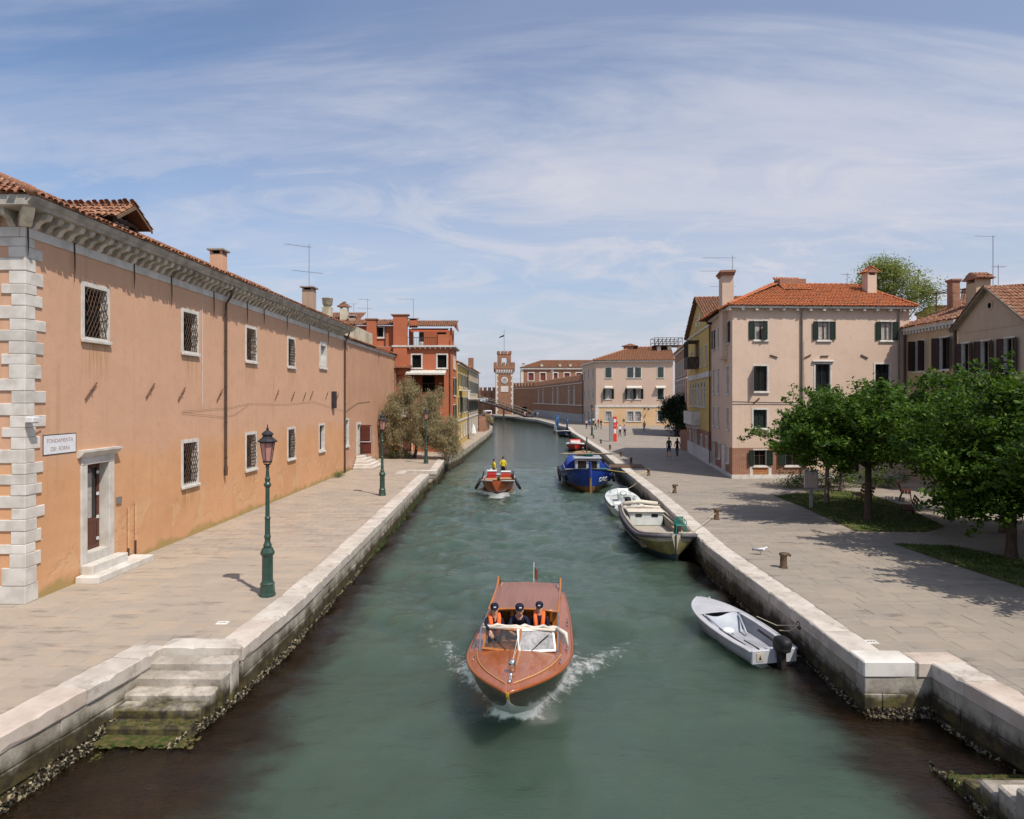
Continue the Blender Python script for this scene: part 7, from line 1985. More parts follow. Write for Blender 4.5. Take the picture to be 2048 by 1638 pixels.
m.tube(pts, [.045+.012*math.sin(3*i) for i in range(17)], 8, flat=.75); m.tube([(tx-.08, -.80, tz-.01), (tx-.05, .0, tz+.01), (tx-.08, .80, tz-.02)], .035, 6)
cv = m.build('folded_canvas', 'canvas_cream', mbt, True)
m = MB(); m.add([(tx-.06, .80, tz+.02), (tx+.10, .98, tz-.02), (tx+.22, 1.03, tz-.22), (tx+.12, .93, tz-.26), (tx-.05, .84, tz-.14)], [(0, 1, 2, 3, 4)]); m.tube([(tx-.06, .80, tz+.02), (tx+.10, .98, tz-.03), (tx+.22, 1.03, tz-.24)], [.05, .05, .02], 6); m.build('canvas_flap', 'canvas_cream', cv, True)
m = MB()
for sg in (1, -1): m.tube([(5.72, sg*.82, zw), (tx, sg*.83, tz), (4.35, sg*.80, 1.38)], .014, 5)
m.build('canopy_frame', 'steel', mbt)
# cabin house with roof
m = MB()
for sg in (1, -1):
    for xx in (1.75, 2.6, 3.4, 4.15): m.box(xx, xx+.08, sg*.74-.025, sg*.74+.025, .68, 1.36)
    m.box(1.75, 4.23, sg*.74-.025, sg*.74+.025, .60, .80); m.box(1.75, 4.23, sg*.74-.024, sg*.74+.024, 1.28, 1.36)
m.box(1.72, 1.75, -.765, .765, .60, 1.32)
for y in (-.735, -.30, .30, .66): m.box(4.16, 4.23, y, y+.07, .75, 1.36)
m.box(4.15, 4.24, -.76, .76, 1.33, 1.40)
cbn = m.build('cabin', 'mahogany_bright', mbt)
m = MB(); [m.box(1.8, 4.15, sg*.74-.006, sg*.74+.006, .80, 1.28) for sg in (1, -1)]; m.build('cabin_pane', 'glass_clear', cbn)
m = MB()
rows = []
for x in (4.34, 4.25, 3.6, 2.7, 2.35, 1.75, 1.70):
    zz = 1.40 if x > 2.6 else 1.40-.10*(2.7-x); rows.append([(x, .80*t, zz+.045*(1-t*t)) for t in (-1, -.7, -.35, 0, .35, .7, 1)])
m.loft([r[::-1] for r in rows], close=False); m.loft([[(p[0], p[1], p[2]-.045) for p in r] for r in rows], close=False); rf = m.build('cabin_roof', 'mahogany_roof', mbt, True)
m = MB(); m.tube([(4.34, .80*t, 1.385+.045*(1-t*t)) for t in (-1, -.7, -.35, 0, .35, .7, 1)], .032, 6)
for sg in (1, -1): m.tube([(4.34, sg*.80, 1.39), (3, sg*.81, 1.40), (2.6, sg*.81, 1.42), (2.35, sg*.81, 1.50), (2.25, sg*.81, 1.60), (2.15, sg*.81, 1.55), (1.7, sg*.80, 1.31)], [.03, .03, .03, .035, .03, .03, .03], 6)
m.build('roof_trim', 'mahogany_bright', rf, True)
m = MB(); m.box(2.3, 3.9, -.73, .73, .16, .50); m.box(2.25, 2.5, -.72, .72, .50, 1.12); be_ = m.build('cabin_bench', 'leather_orange', mbt)
m = MB(); [m.ball((2.51, -.6+.2*i, .65+.2*j), (.012, .025, .025), 6, 4) for i in range(7) for j in range(3)]; [m.cbox(2.5, 2.58, -.71+.205*i, -.52+.205*i, .55, 1.1, .03) for i in range(7)]; m.build('cushion', 'leather_orange', be_)
# deck fittings
zb = sample(S, 7.35)[2]+.06
m = MB(); m.lathe([(.05, 0), (.055, .02), (.03, .05), (.03, .10)], 10, (7.5, 0), zb+.01); m.lathe([(.055, 0), (.065, .03), (.065, .15), (.055, .19), (.02, .21)], 12, (7.22, .0), zb+.05); m.ball((7.75, .0, zb+.07), (.06, .04, .04), 8, 6); m.build('bow_light', 'chrome', mbt, True)
m = MB(); m.tube([(7.22, 0, zb+.2), (5.72, 0, tz+.02)], .006, 4); m.build('bow_wire', 'white_paint', mbt)
for (x, y) in ((6.2, .88), (6.2, -.88), (5.2, 1.0), (5.2, -1.0), (.6, .8), (.6, -.8), (3.3, 1.0), (3.0, 1.0)):
    m = MB(); zz = sample(S, x)[2]+.02; m.tube([(x-.09, y, zz+.05), (x+.09, y, zz+.05)], .015, 6); m.tube([(x-.03, y, zz), (x-.03, y, zz+.05)], .014, 5); m.tube([(x+.03, y, zz), (x+.03, y, zz+.05)], .014, 5); m.build('cleat', 'chrome', mbt, True)
m = MB(); m.tube([(.25, 0, .62), (.13, 0, 1.5)], .010, 5); fs = m.build('flagstaff', 'white_paint', mbt)
m = MB()
for k, mt in enumerate(('green', 'white', 'red')): pass
m.add([(.17, 0, 1.10), (.14, .01, 1.38), (.06, .05, 1.30), (.10, .04, 1.0)], [(0, 1, 2, 3)]); m.build('flag', 'cloth_green', fs)
m = MB(); m.add([(.10, .04, 1.0), (.06, .05, 1.30), (.0, .11, 1.22), (.04, .09, .92)], [(0, 1, 2, 3)]); m.build('flag', 'shutter_red', fs)
def aboard(root_loc, rz, x, y, z):
    return Vector(root_loc)+Matrix.Rotation(rz, 3, 'Z') @ Vector((x, y, z))
bz = mbt.rotation_euler.z; bd = math.degrees(bz)
person('crewman in navy with orange life vest leaning an arm over the windscreen', aboard(mbt.location, bz, 5.0, -.60, .06), bd-78, 'navy_cloth', 'navy_cloth', 'reach', 1.66, 'hair_dark', cap='navy_cloth', vest='orange_vest', hands=True, face=True, group='motorboat crew')
person('crewman in navy t-shirt and cap at the wheel', aboard(mbt.location, bz, 4.62, -.12, .06), bd-75, 'navy_cloth', 'navy_cloth', 'lean', 1.72, 'hair_dark', sleeve=False, cap='navy_cloth', hands=True, face=True, group='motorboat crew')
person('crew member in orange life vest and cap on the right side of the motorboat', aboard(mbt.location, bz, 4.6, .38, .06), bd-90, 'navy_cloth', 'navy_cloth', 'steer', 1.58, 'hair_dark', cap='navy_cloth', vest='orange_vest', hands=True, face=True, skin='skin', group='motorboat crew')

# --- approaching work barge
bg_ = thing('barge', 'orange bowed work barge carrying red crates and two men', 'barge', (-.85, 51.2, 0), R(-90.8))
S = smooth_st([(0, .85, .72, .75, .16, -.2), (2, 1.02, .70, .92, .16, -.25), (5, 1.08, .76, .9, .2, -.2), (6.8, 1.02, .92, .66, .30, .0), (7.8, .80, 1.05, .30, .34, .18), (8.25, .52, 1.1, .08, .38, .30), (8.4, .30, 1.12, .01, .46, .42)], 24)
hull(bg_, S, 'boat_orange', 'boat_dark', .02)
m = MB(); m.add([(8.4, -.3, 1.12), (8.4, .3, 1.12), (8.41, 0, .44)], [(0, 2, 1)]); m.build('bow_plate', 'boat_orange', bg_)
rubrail(bg_, S, 'concrete', .07, .0, flat=.8, name='gunwale')
plan(bg_, S, 6.9, 8.4, HB, None, lambda s, x: s[2]-.02, 'concrete', 'foredeck', .02)
plan(bg_, S, .3, 6.9, lambda s, x: s[1]-.02, None, lambda s, x: .22, 'timber', 'hold_floor')
for sg in (1, -1):
    text('lettering', 'TOPETTA'[:0]+'VE 8156', .16, Matrix.Translation((7.6, sg*.9, .78)) @ Matrix.Rotation(R(90-sg*68), 4, 'Z'), 'white_paint', bg_, ext=.002) if False else None
    m = MB(); m.tube([(5.9, sg*1.12, 1.0), (5.95, sg*1.30, .62), (6.0, sg*1.50, .28)], [.09, .11, .09], 8); m.build('fender', 'black_rubber', bg_, True)
    m = MB(); m.tube([(5.9, sg*1.05, .95), (5.0, sg*.98, 1.35)], .05, 6); m.build('fender_rope', 'black_rubber', bg_)
m = MB(); m.tube([(.9, -.5, .22), (.9, -.5, 1.25)], .03, 6); m.box(.8, 1.2, -.75, -.2, .9, 1.1); m.build('helm', 'white_paint', bg_)
def crate(label, loc, rz, sz, mat, lid, grp):
    t = thing('crate', label, 'crate', loc, rz, grp)
    x, y, z = sz
    m = MB(); m.cbox(-x/2, x/2, -y/2, y/2, 0, z, .02)
    for i in range(3): m.box(-x/2-.012, x/2+.012, -y/2-.012, y/2+.012, z*(.2+.28*i), z*(.2+.28*i)+.03)
    m.build('bin', mat, t)
    m = MB(); m.cbox(-x/2-.03, x/2+.03, -y/2-.03, y/2+.03, z+.001, z+.07, .02); m.build('lid', lid, t)
    return t
gz = bg_.rotation_euler.z
for i, (x, y, sz, a, b, lab) in enumerate(((5.3, -.5, (.7, .75, .65), 'cardboard', 'cardboard', 'cardboard box at the left front of the barge'), (5.3, .5, (.7, .75, .6), 'cardboard', 'cardboard', 'cardboard box at the right front of the barge'),
                                          (4.2, -.48, (.5, .62, 1.0), 'red_bright', 'white_paint', 'bright red crate stacked behind the left box on the barge'), (4.2, .48, (.5, .64, 1.05), 'red_plastic', 'white_paint', 'dark red crate stacked behind the right box on the barge'),
                                          (3.3, .0, (.8, 1.2, .7), 'cardboard', 'boat_lightgrey', 'wide carton in the middle of the barge'))):
    crate(lab, aboard(bg_.location, gz, x, -y, .225), gz, sz, a, b, 'cargo on the barge')
for sg in (1, -1):
    m = MB(); m.tube([(4.95, sg*.15, .23), (4.95, sg*.15, 1.2), (4.95, sg*.85, 1.2), (4.95, sg*.85, .23)], .025, 6); o = m.build('hand_truck', 'steel'); o.location = bg_.location; o.rotation_euler = bg_.rotation_euler; tag(o, 'steel hand truck standing on the %s of the barge' % ('right' if sg < 0 else 'left'), 'hand truck')
person('man in yellow vest looking sideways at the back of the barge', aboard(bg_.location, gz, 1.9, -.42, .22), -60, 'yellow_vest', 'cloth_navy', 'stand', 1.68, 'hair_dark', False, group='bargemen')
person('taller man in yellow vest with his back turned on the barge', aboard(bg_.location, gz, 1.4, .22, .22), 5, 'yellow_vest', 'cloth_black', 'helm', 1.84, 'hair_brown', False, group='bargemen')

# --- blue cargo boat
bb = thing('blue_boat', 'blue cargo boat with grey wheelhouse and blue canopy moored at the quay', 'boat', (5.75, 57.4, 0), R(-92.5))
S = smooth_st([(0, 1.2, 1.05, 1.0, .2, -.3), (2.5, 1.65, .98, 1.45, .2, -.35), (6, 1.80, 1.0, 1.55, .22, -.35), (9, 1.72, 1.16, 1.30, .26, -.3), (10.4, 1.52, 1.34, .95, .32, -.22), (11.2, 1.18, 1.46, .60, .36, -.16), (11.7, .68, 1.55, .26, .39, -.12), (11.93, .24, 1.59, .07, .41, -.1), (12.02, .02, 1.6, .02, .42, -.08)], 30)
hb_ = hull(bb, S, 'boat_blue', 'antifoul_ochre', .05)
m = MB(); m.cbox(11.9, 12.12, -.07, .07, -.1, 1.85, .02); m.build('stem_post', 'antifoul_ochre', hb_)
m = MB(); m.cbox(11.93, 12.13, -.06, .06, 1.0, 2.05, .02); m.build('stem_head', 'boat_blue', hb_)
rubrail(bb, S, 'boat_blue_dark', .06, .0, name='gunwale'); rubrail(bb, S, 'boat_blue', .05, -.28, x0=1, x1=11.2, out=.0)
plan(bb, S, 9.2, 11.95, HB, None, lambda s, x: s[2]-.10, 'timber', 'foredeck', .05)
plan(bb, S, .2, 9.2, lambda s, x: s[1]-.04, None, lambda s, x: .45, 'timber_grey', 'hold_floor')
for sg in (1, -1):
    m = MB(); m.box(4.5, 9.2, sg*1.62-.03, sg*1.62+.03, .5, 1.35); m.build('bulwark', 'boat_blue', bb)
    for i in range(4):
        m = MB(Matrix.Translation((3.2+1.7*i, sg*1.93, .62)) @ Matrix.Rotation(R(90), 4, 'X')); m.tube([(.24*math.cos(a*.524), .24*math.sin(a*.524), 0) for a in range(13)], .09, 6); m.build('tyre_fender', 'black_rubber', bb, True)
wh_ = MB(); wh_.box(7.4, 8.9, -.85, .85, .46, 1.25); wh_.box(7.4, 8.9, -.85, -.78, 1.25, 2.0); wh_.box(7.4, 8.9, .78, .85, 1.25, 2.0); wh_.box(8.84, 8.9, -.78, -.68, 1.25, 2.0); wh_.box(8.84, 8.9, .68, .78, 1.25, 2.0); wh_.box(8.84, 8.9, -.08, .08, 1.25, 2.0); wh_.cbox(7.2, 9.1, -1.0, 1.0, 2.0, 2.12, .03); wh_.box(8.84, 8.9, -.68, .68, 1.85, 2.0)
wo_ = wh_.build('wheelhouse', 'boat_lightgrey', bb)
m = MB(); m.box(8.86, 8.88, -.68, -.08, 1.25, 1.85); m.box(8.86, 8.88, .08, .68, 1.25, 1.85); m.build('pane', 'glass_dark', wo_)
m = MB(); m.tube([(8.2, 0, 2.1), (8.2, 0, 3.5)], .05, 6); m.tube([(8.2, 0, 2.3), (8.2, .4, 2.45), (8.2, .9, 2.4)], .04, 5); m.build('mast', 'timber_dark', wo_)
m = MB(); m.ball((8.3, .15, 2.25), (.3, .35, .16), 8, 5); m.build('green_net', 'green_plastic', wo_)
rows = []
for x in (3.0, 4.0, 5.2, 6.2, 6.9): rows.append([(x, 1.45*math.cos(math.pi*k/10), 1.1+.95*math.sin(math.pi*k/10)*(1 if x < 6 else .85)) for k in range(11)])
m = MB(); m.loft([r[::-1] for r in rows], close=False); m.add([rows[-1][k] for k in range(11)], [tuple(range(11))]); m.build('canopy', 'tarp_blue', bb, True)
m = MB(); m.tube([(8.6, -1.9, 2.32), (8.6, 2.0, 2.36)], .045, 5); m.tube([(8.4, -1.7, 2.35), (8.45, 1.8, 2.30)], .04, 5); m.build('spar', 'timber_grey', bb)
m = MB(); m.ball((7.6, -.2, 2.3), (.5, .9, .18), 8, 5); m.build('ochre_sacking', 'cardboard', bb, True)
m = MB(); m.cbox(9.3, 9.9, .75, 1.35, 1.05, 1.4, .02); o = m.build('fish_box', 'green_plastic', bb)
def onhull(m_, x, side, z): pass
text('lettering', 'DRS', .46, Matrix.Translation((11.44, .81, .72)) @ Matrix.Rotation(R(139), 4, 'Z') @ Matrix.Rotation(R(26), 4, 'X'), 'white_paint', hb_, ext=.02, sx=1.05)
text('lettering', 'MARINER'[:0]+'VENEZIA', .17, Matrix.Translation((10.95, 1.13, 1.28)) @ Matrix.Rotation(R(137), 4, 'Z') @ Matrix.Rotation(R(-14), 4, 'X'), 'white_paint', hb_, ext=.02) if False else None
m = MB(); m.tube([aboard((0, 0, 0), bb.rotation_euler.z, 11.2, .6, 1.55)+bb.location, Vector((8.4, 45.8, 1.2)), G(1297, 951)+Vector((0, 0, .3))], .02, 5); o = m.build('mooring_rope', 'rope_yellow'); tag(o, 'yellow mooring rope from the blue boat to a bollard', 'rope')
lp = thing('landing_planks', 'loose wooden planks laid from the blue boat onto the quay', 'planks', (8.3, 51.5, ZQ+.02), 0)
for i in range(3):
    m = MB(Matrix.Translation((0, .45*i, .02+.035*i)) @ Matrix.Rotation(.15*(i-1), 4, 'Z')); m.box(-.9, 1.7, -.14, .14, 0, .05); m.build('plank', 'timber', lp)

# --- white speedboat, stern towards us
sp_ = thing('speedboat', 'small white speedboat with black outboard moored astern of the blue boat', 'speedboat', (6.15, 36.3, 0), R(87))
S = smooth_st([(0, .86, .58, .76, .12, -.15), (1.5, .95, .60, .84, .12, -.18), (3.2, .93, .66, .74, .14, -.16), (4.4, .66, .74, .40, .2, -.05), (5.1, .25, .80, .1, .3, .15), (5.3, .02, .82, .01, .4, .35)], 20)
hull(sp_, S, 'boat_white', 'boat_white', .04); rubrail(sp_, S, 'black_rubber', .025, -.06, out=.03)
plan(sp_, S, 3.0, 5.29, HB, None, lambda s, x: s[2], 'boat_white', 'foredeck', .10)
plan(sp_, S, 0, 3.0, HB, lambda s, x: s[1]-.24, ZD, 'boat_white', 'side_deck'); plan(sp_, S, .05, 3.05, lambda s, x: s[1]-.2, None, lambda s, x: .25, 'boat_lightgrey', 'cockpit_floor')
m = MB(); [m.box(0.04, 3.02, sg*.68-.02, sg*.68+.02, .25, .62) for sg in (1, -1)]; m.box(3.0, 3.04, -.7, .7, .25, .70); m.build('cockpit_side', 'boat_white', sp_)
m = MB(); m.cbox(1.9, 2.5, -.30, .30, .25, .95, .04); m.prism([(2.15, .95), (2.45, .95), (2.35, 1.2)], -.28, .28, 'y'); m.build('console', 'boat_white', sp_)
for q in ((.7, 1.3, .2, .66, .25, .62), (.7, 1.3, -.66, -.2, .25, .62), (2.6, 3.0, -.6, .6, .25, .55)): m = MB(); m.cbox(*q, .05); m.build('seat', 'white_paint', sp_)
m = MB(); [m.tube([(1.95+.18*math.sin(a*.524), .02+.18*math.cos(a*.524), .98+.1*math.sin(a*.524)) for a in range(13)], .016, 6)]; m.build('steering_wheel', 'black_rubber', sp_)
m = MB(); m.tube([(3.4, -.6, .78), (4.4, -.45, 1.0), (5.1, 0, 1.02), (4.4, .45, 1.0), (3.4, .6, .78)], .018, 5); m.build('bow_rail', 'chrome', sp_)
def outboard(root, x, y, z, k=1., tilt=0):
    Mo = Matrix.Translation((x, y, z)) @ Matrix.Rotation(R(tilt), 4, 'Y') @ Matrix.Scale(k, 4)
    m = MB(Mo)
    rings = []
    for (zz, a, b, cx) in ((.0, .13, .12, -.02), (.06, .20, .155, -.03), (.075, .205, .16, -.03), (.085, .20, .155, -.03), (.22, .225, .165, -.05), (.33, .20, .15, -.07), (.38, .15, .12, -.08), (.40, .05, .05, -.08)):
        rings.append([(cx-.02*zz+1.12*a*math.copysign(abs(math.cos(2*math.pi*q/16))**.65, math.cos(2*math.pi*q/16)), .92*b*math.copysign(abs(math.sin(2*math.pi*q/16))**.65, math.sin(2*math.pi*q/16)), zz) for q in range(16)])
    m.loft(rings, caps=True); ob = m.build('outboard_motor', 'black_rubber', root, True)
    m = MB(Mo); m.box(-.12, .06, -.06, .06, -.62, .04); m.cbox(-.26, .06, -.10, .10, -.66, -.62, .01); m.lathe([(.02, -.95), (.06, -.9), (.05, -.62)], 8, (-.06, 0)); m.build('shaft', 'boat_dark', ob)
    m = MB(Mo); m.tube([(.1, 0, .10), (.35, .03, .18), (.75, .10, .26)], [.03, .028, .032], 7); m.build('tiller', 'black_rubber', ob)
    m = MB(Mo); m.box(.05, .16, -.10, .10, -.18, .06); m.build('clamp', 'steel', ob)
    return ob
outboard(sp_, -.12, .0, .62, 1.15)
# red and white boat beyond the canopy
rw = thing('red_boat', 'red and white open boat moored beyond the blue canopy', 'boat', (8.0, 86.5, 0), R(-95))
S = smooth_st([(0, .8, .7, .7, .2, -.2), (2, 1.05, .72, .9, .2, -.25), (4.2, .95, .82, .6, .25, -.2), (5.4, .5, .95, .2, .3, 0), (5.9, .03, 1.02, .01, .4, .3)], 16)
hull(rw, S, 'red_plastic', 'boat_dark', .04); rubrail(rw, S, 'white_paint', .09, .0, name='gunwale'); plan(rw, S, 3.6, 5.85, HB, None, lambda s, x: s[2], 'white_paint', 'foredeck', .05); plan(rw, S, .05, 3.6, lambda s, x: s[1]-.04, None, lambda s, x: .3, 'boat_white', 'cockpit_floor')
m = MB(); m.cbox(1.5, 2.6, -.7, .7, .3, 1.25, .08); m.build('cover', 'red_bright', rw); m = MB(); m.cbox(2.7, 3.3, -.6, .6, .3, 1.15, .06); m.build('seat', 'white_paint', rw)
# dark tender at the dock and a working boat under the bridge
dk = thing('tender', 'dark open tender lying at the floating dock', 'boat', (8.6, 117.5, 0), R(-88))
S = smooth_st([(0, .8, .8, .7, .2, -.2), (2.5, 1.1, .8, .95, .2, -.2), (4.5, .8, .95, .4, .3, 0), (5.4, .04, 1.05, .01, .5, .3)], 14)
hull(dk, S, 'boat_blue_dark', 'boat_dark', .04); rubrail(dk, S, 'white_paint', .07, 0, name='gunwale'); plan(dk, S, .05, 5.3, lambda s, x: s[1]-.03, None, lambda s, x: .35, 'boat_white', 'deck')
ub = thing('cabin_boat', 'blue and white cabin boat beneath the far footbridge', 'boat', (-8.2, 206, 0), R(-75))
S = smooth_st([(0, 1.2, 1.0, 1.1, .2, -.2), (4, 1.6, 1.0, 1.4, .2, -.2), (7.5, 1.2, 1.3, .7, .3, 0), (9, .05, 1.6, .01, .5, .3)], 14)
hull(ub, S, 'boat_blue', 'boat_dark', .04); plan(ub, S, .05, 8.9, lambda s, x: s[1]-.03, None, lambda s, x: s[2]-.1, 'concrete', 'deck')
m = MB(); m.cbox(2, 5, -1, 1, .9, 2.9, .1); cb_ = m.build('cabin', 'white_paint', ub); m = MB(); m.box(5.0, 5.02, -.8, .8, 2.0, 2.6); m.build('pane', 'glass_dark', cb_)
m = MB(); m.cbox(5.4, 6.8, -.9, .9, 1.0, 1.7, .05); m.build('cargo', 'red_plastic', ub)

# --- grey workboat, bow towards us
wb = thing('workboat', 'cream and blue open workboat with a green chair on its bow deck', 'workboat', (6.35, 34.4, 0), R(-91.5))
S = smooth_st([(0, .90, .88, .80, .25, -.2), (2, 1.06, .78, .98, .22, -.25), (4.5, 1.12, .76, 1.0, .22, -.25), (6.6, 1.12, .84, .80, .26, -.2), (7.8, 1.04, .98, .50, .32, -.1), (8.5, .78, 1.10, .22, .36, .0), (8.85, .42, 1.17, .05, .42, .12), (8.95, .16, 1.19, .01, .5, .3)], 28)
wh2 = hull(wb, S, 'work_cream', 'work_blue', .05, more=['work_algae'], pick=lambda x, k: 0 if k == 0 else (2 if x > 6.4 else 1) if k < 3 else 1)
m = MB(); m.tube([(8.99, 0, 1.2), (8.97, 0, .7), (8.9, 0, .2)], .025, 5); m.build('stem', 'boat_dark', wh2)
rubrail(wb, S, 'work_fender', .085, -.04, name='gunwale', out=.03); rubrail(wb, S, 'work_fender', .04, -.30, out=.04, x0=.3, x1=8.3)
rubrail(wb, S, 'work_deck', .05, .06, name='toe_rail', out=-.06)
plan(wb, S, 7.0, 8.94, HB, None, lambda s, x: s[2]-.03, 'boat_lightgrey', 'foredeck', .03)
plan(wb, S, .4, 7.0, HB, lambda s, x: s[1]-.22, lambda s, x: s[2]-.01, 'work_deck', 'side_deck'); plan(wb, S, .1, 7.05, lambda s, x: s[1]-.16, None, lambda s, x: .30, 'work_deck', 'hold_floor')
for sg in (1, -1):
    m = MB()
    for i in range(10):
        x = .4+.66*i; a, b = sample(S, x), sample(S, x+.66)
        m.add([(x, sg*(a[1]-.21), .3), (x+.66, sg*(b[1]-.21), .3), (x+.66, sg*(b[1]-.21), b[2]-.01), (x, sg*(a[1]-.21), a[2]-.01)], [(0, 1, 2, 3), (3, 2, 1, 0)])
    m.build('inner_side', 'work_cream', wb)
m = MB(); m.box(6.7, 7.05, -.88, .88, .3, .82); m.build('bulkhead', 'work_cream', wb); m = MB(); m.box(5.1, 7.0, .62, .86, .74, .80); m.build('bench_plank', 'cardboard', wb)
ck = MB(); ck.cbox(1.0, 2.4, -.78, .78, .3, .93, .04); cu_ = ck.build('cuddy', 'boat_white', wb)
m = MB(); [m.box(2.401, 2.415, y, y+.30, .72, .86) for y in (-.5, .25)]; m.build('port', 'glass_dark', cu_)
m = MB(); m.cbox(.8, 2.5, -.86, .86, .94, 1.0, .03); m.build('cuddy_roof', 'canvas_cream', cu_)
m = MB(); m.tube([(.7, -.85, 1.08), (.65, 0, 1.18), (.7, .85, 1.08)], .10, 8); m.tube([(1.6, -.8, 1.03), (1.6, 0, 1.10), (1.6, .8, 1.03)], .07, 8); m.build('rolled_tarp', 'canvas_cream', wb, True)
cz = wb.rotation_euler.z
gc = thing('chair', 'green plastic garden chair on the workboat', 'chair', aboard(wb.location, cz, 7.75, .42, 1.0), cz)
gc.scale = (.8, .8, .8)
m = MB(); m.cbox(-.24, .24, -.24, .24, .40, .44, .02); m.build('seat', 'green_plastic', gc)
m = MB(); [m.cbox(-.26+.02*i, -.23+.02*i, -.20, .20, .46+.09*i, .53+.09*i, .01) for i in range(4)]; m.build('backrest', 'green_plastic', gc)
for sx in (-1, 1):
    for sy in (-1, 1):
        m = MB(); m.tube([(sx*.22, sy*.22, .42), (sx*.26, sy*.26, 0)], .022, 6); m.build('leg', 'green_plastic', gc)
for sy in (-1, 1):
    m = MB(); m.tube([(-.24, sy*.25, .45), (-.26, sy*.25, .66), (.2, sy*.25, .64), (.22, sy*.24, .44)], .022, 6); m.build('arm', 'green_plastic', gc)
m = MB(); m.lathe([(.16, 0), (.13, .2), (.16, .4), (.08, .52), (.02, .56)], 8); o = m.build('sack', 'shutter_brown', None, True); o.location = aboard(wb.location, cz, 7.15, .45, .85); tag(o, 'dark brown sack standing behind the green chair on the workboat', 'sack')
m = MB(); m.box(.0, .9, -.02, .02, 0, .03); [m.box(.1+.18*i, .16+.18*i, -.018, .018, .03, .09) for i in range(4)]; m.build('foredeck_fitting', 'steel', wb).location = (7.9, -.6, 1.0)

# --- grey dinghy by the right quay
dg_b, dg_s = Vector((5.38, 19.75)), Vector((6.12, 15.95)); dd_ = dg_b-dg_s
dn_ = thing('dinghy', 'grey dinghy with black outboard tied to the near right quay', 'dinghy', (dg_s.x, dg_s.y, 0), math.atan2(dd_.y, dd_.x))
Ld = dd_.length
dn_.scale = (1, .96, .86)
S = smooth_st([(0, .62, .44, .50, .06, -.08), (1.0, .74, .45, .60, .06, -.1), (2.2, .74, .49, .56, .07, -.1), (3.0, .60, .54, .38, .10, -.06), (3.5, .36, .58, .18, .16, .03), (Ld, .03, .61, .01, .3, .25)], 24)
dh = hull(dn_, S, 'boat_grey', 'boat_green_scum', .03); rubrail(dn_, S, 'boat_grey', .035, .0, name='gunwale')
plan(dn_, S, 2.55, Ld-.02, HB, None, lambda s, x: s[2]+.01, 'boat_grey', 'foredeck', .07)
plan(dn_, S, 0, 2.55, HB, lambda s, x: s[1]-.15, lambda s, x: s[2]+.01, 'boat_grey', 'side_deck'); plan(dn_, S, .02, 2.6, lambda s, x: s[1]-.10, None, lambda s, x: .12, 'boat_grey_in', 'floor')
for sg in (1, -1):
    m = MB()
    for i in range(8):
        x = .02+.318*i; a, b = sample(S, x), sample(S, x+.318)
        m.add([(x, sg*(a[1]-.24), .12), (x+.318, sg*(b[1]-.24), .12), (x+.318, sg*(b[1]-.145), b[2]+.01), (x, sg*(a[1]-.145), a[2]+.01)], [(0, 1, 2, 3), (3, 2, 1, 0)])
    m.build('inner_side', 'boat_grey_in', dn_)
m = MB(); m.cbox(-.03, .05, -.60, .60, .10, .47, .015); m.box(.05, .42, -.46, .46, .30, .34); m.build('thwart', 'boat_grey', dn_)
m = MB()
for i in range(5):
    for j in range(5): pass
P_ = [[(2.55-.55*u-.1*math.sin(3*v), (-.52+1.04*v)*(1-.25*u), .52-.42*u**.7+.05*math.sin(7*v+4*u)) for v in np.linspace(0, 1, 9)] for u in np.linspace(0, 1, 7)]
m.loft(P_, close=False); m.loft([r[::-1] for r in P_], close=False); m.tube([(2.45, -.5, .5), (1.9, -.35, .3), (1.7, -.3, .18)], .03, 6); m.tube([(2.5, .48, .52), (2.0, .3, .3), (1.75, .1, .16)], .025, 6)
m.build('spray_hood', 'boat_lightgrey', dn_, True)
m = MB(); m.ball((1.95, .12, .22), (.16, .2, .10), 8, 5); m.build('white_rag', 'laundry', dn_, True)
text('lettering', 'ORCA', .10, Matrix.Translation((2.57, 0, .60)) @ Matrix.Rotation(R(-90), 4, 'Z') @ Matrix.Rotation(R(-70), 4, 'X'), 'red_plastic', dn_, ext=.002) if False else None
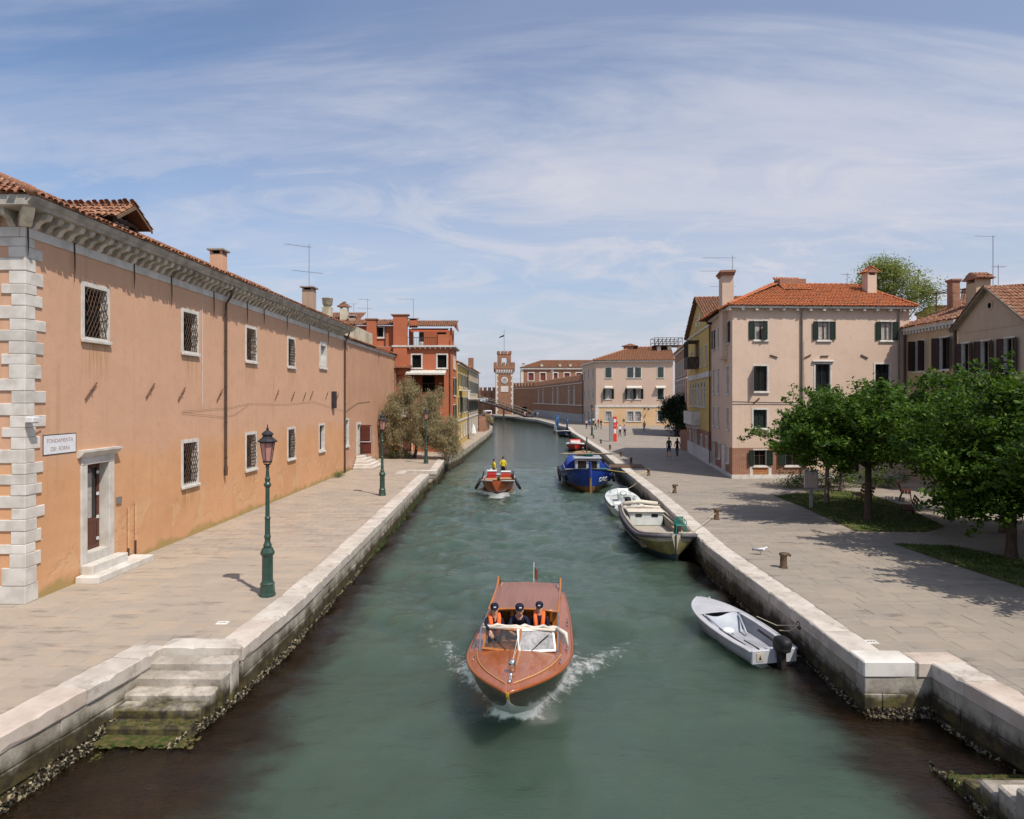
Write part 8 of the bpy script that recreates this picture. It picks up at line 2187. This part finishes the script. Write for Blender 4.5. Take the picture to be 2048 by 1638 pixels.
m = MB(); m.tube([(3.55, -.2, .66), (3.55, -.2, .72)], .03, 6); m.build('cleat', 'chrome', dn_)
m = MB(); m.tube([(.6, .40, .36), (1.8, .45, .36)], .02, 6); m.tube([(.3, .2, .36), (.9, .25, .37)], .016, 6); m.build('oar', 'black_rubber', dn_)
m = MB(); m.box(-.042, -.032, .30, .48, .18, .40); pl = m.build('plate', 'work_cream', dn_); m = MB(); m.add([(-.044, .35, .22), (-.044, .43, .22), (-.044, .39, .35)], [(0, 1, 2)]); m.build('emblem', 'boat_dark', pl)
outboard(dn_, -.10, -.12, .45, 1.05)
m = MB(); p0, p1 = aboard(dn_.location, dn_.rotation_euler.z, .9, -.72, .5), Vector((6.93, 16.5, .78))
m.tube([p0, p0.lerp(p1, .5)-Vector((0, 0, .08)), p1], .012, 5); p2 = aboard(dn_.location, dn_.rotation_euler.z, 2.0, -.75, .5); m.tube([p2, p2.lerp(p1, .5)-Vector((0, 0, .12)), p1], .012, 5)
o = m.build('mooring_line', 'rope'); tag(o, 'pale ropes tying the dinghy to a ring in the quay wall', 'rope')
m = MB(Matrix.Translation(p1)); m.tube([(0, .09*math.cos(a*.524), .09*math.sin(a*.524)) for a in range(13)], .016, 6); m.box(-.0, .03, -.06, .06, .05, .14); o = m.build('mooring_ring', 'rust', QR)

# slack ropes of the other moored boats
for a_, b_, lab in ((aboard(wb.location, cz, 8.5, .5, 1.15), G(1433, 1039)+Vector((0, 0, .3)), 'slack rope from the workboat bow to the bollard above it'),
                    (aboard(wb.location, cz, .5, .85, .9), G(1349, 986)+Vector((0, 0, .3)), 'rope from the stern of the workboat to the quay'),
                    (aboard(sp_.location, sp_.rotation_euler.z, 4.6, -.4, .8), G(1297, 951)+Vector((0, 0, .2)), 'thin rope from the speedboat bow to the quay')):
    m = MB(); m.tube([a_, a_.lerp(b_, .3)-Vector((0, 0, .10)), a_.lerp(b_, .6)-Vector((0, 0, .08)), b_], .013, 5); o = m.build('mooring_line', 'rope'); tag(o, lab, 'rope')
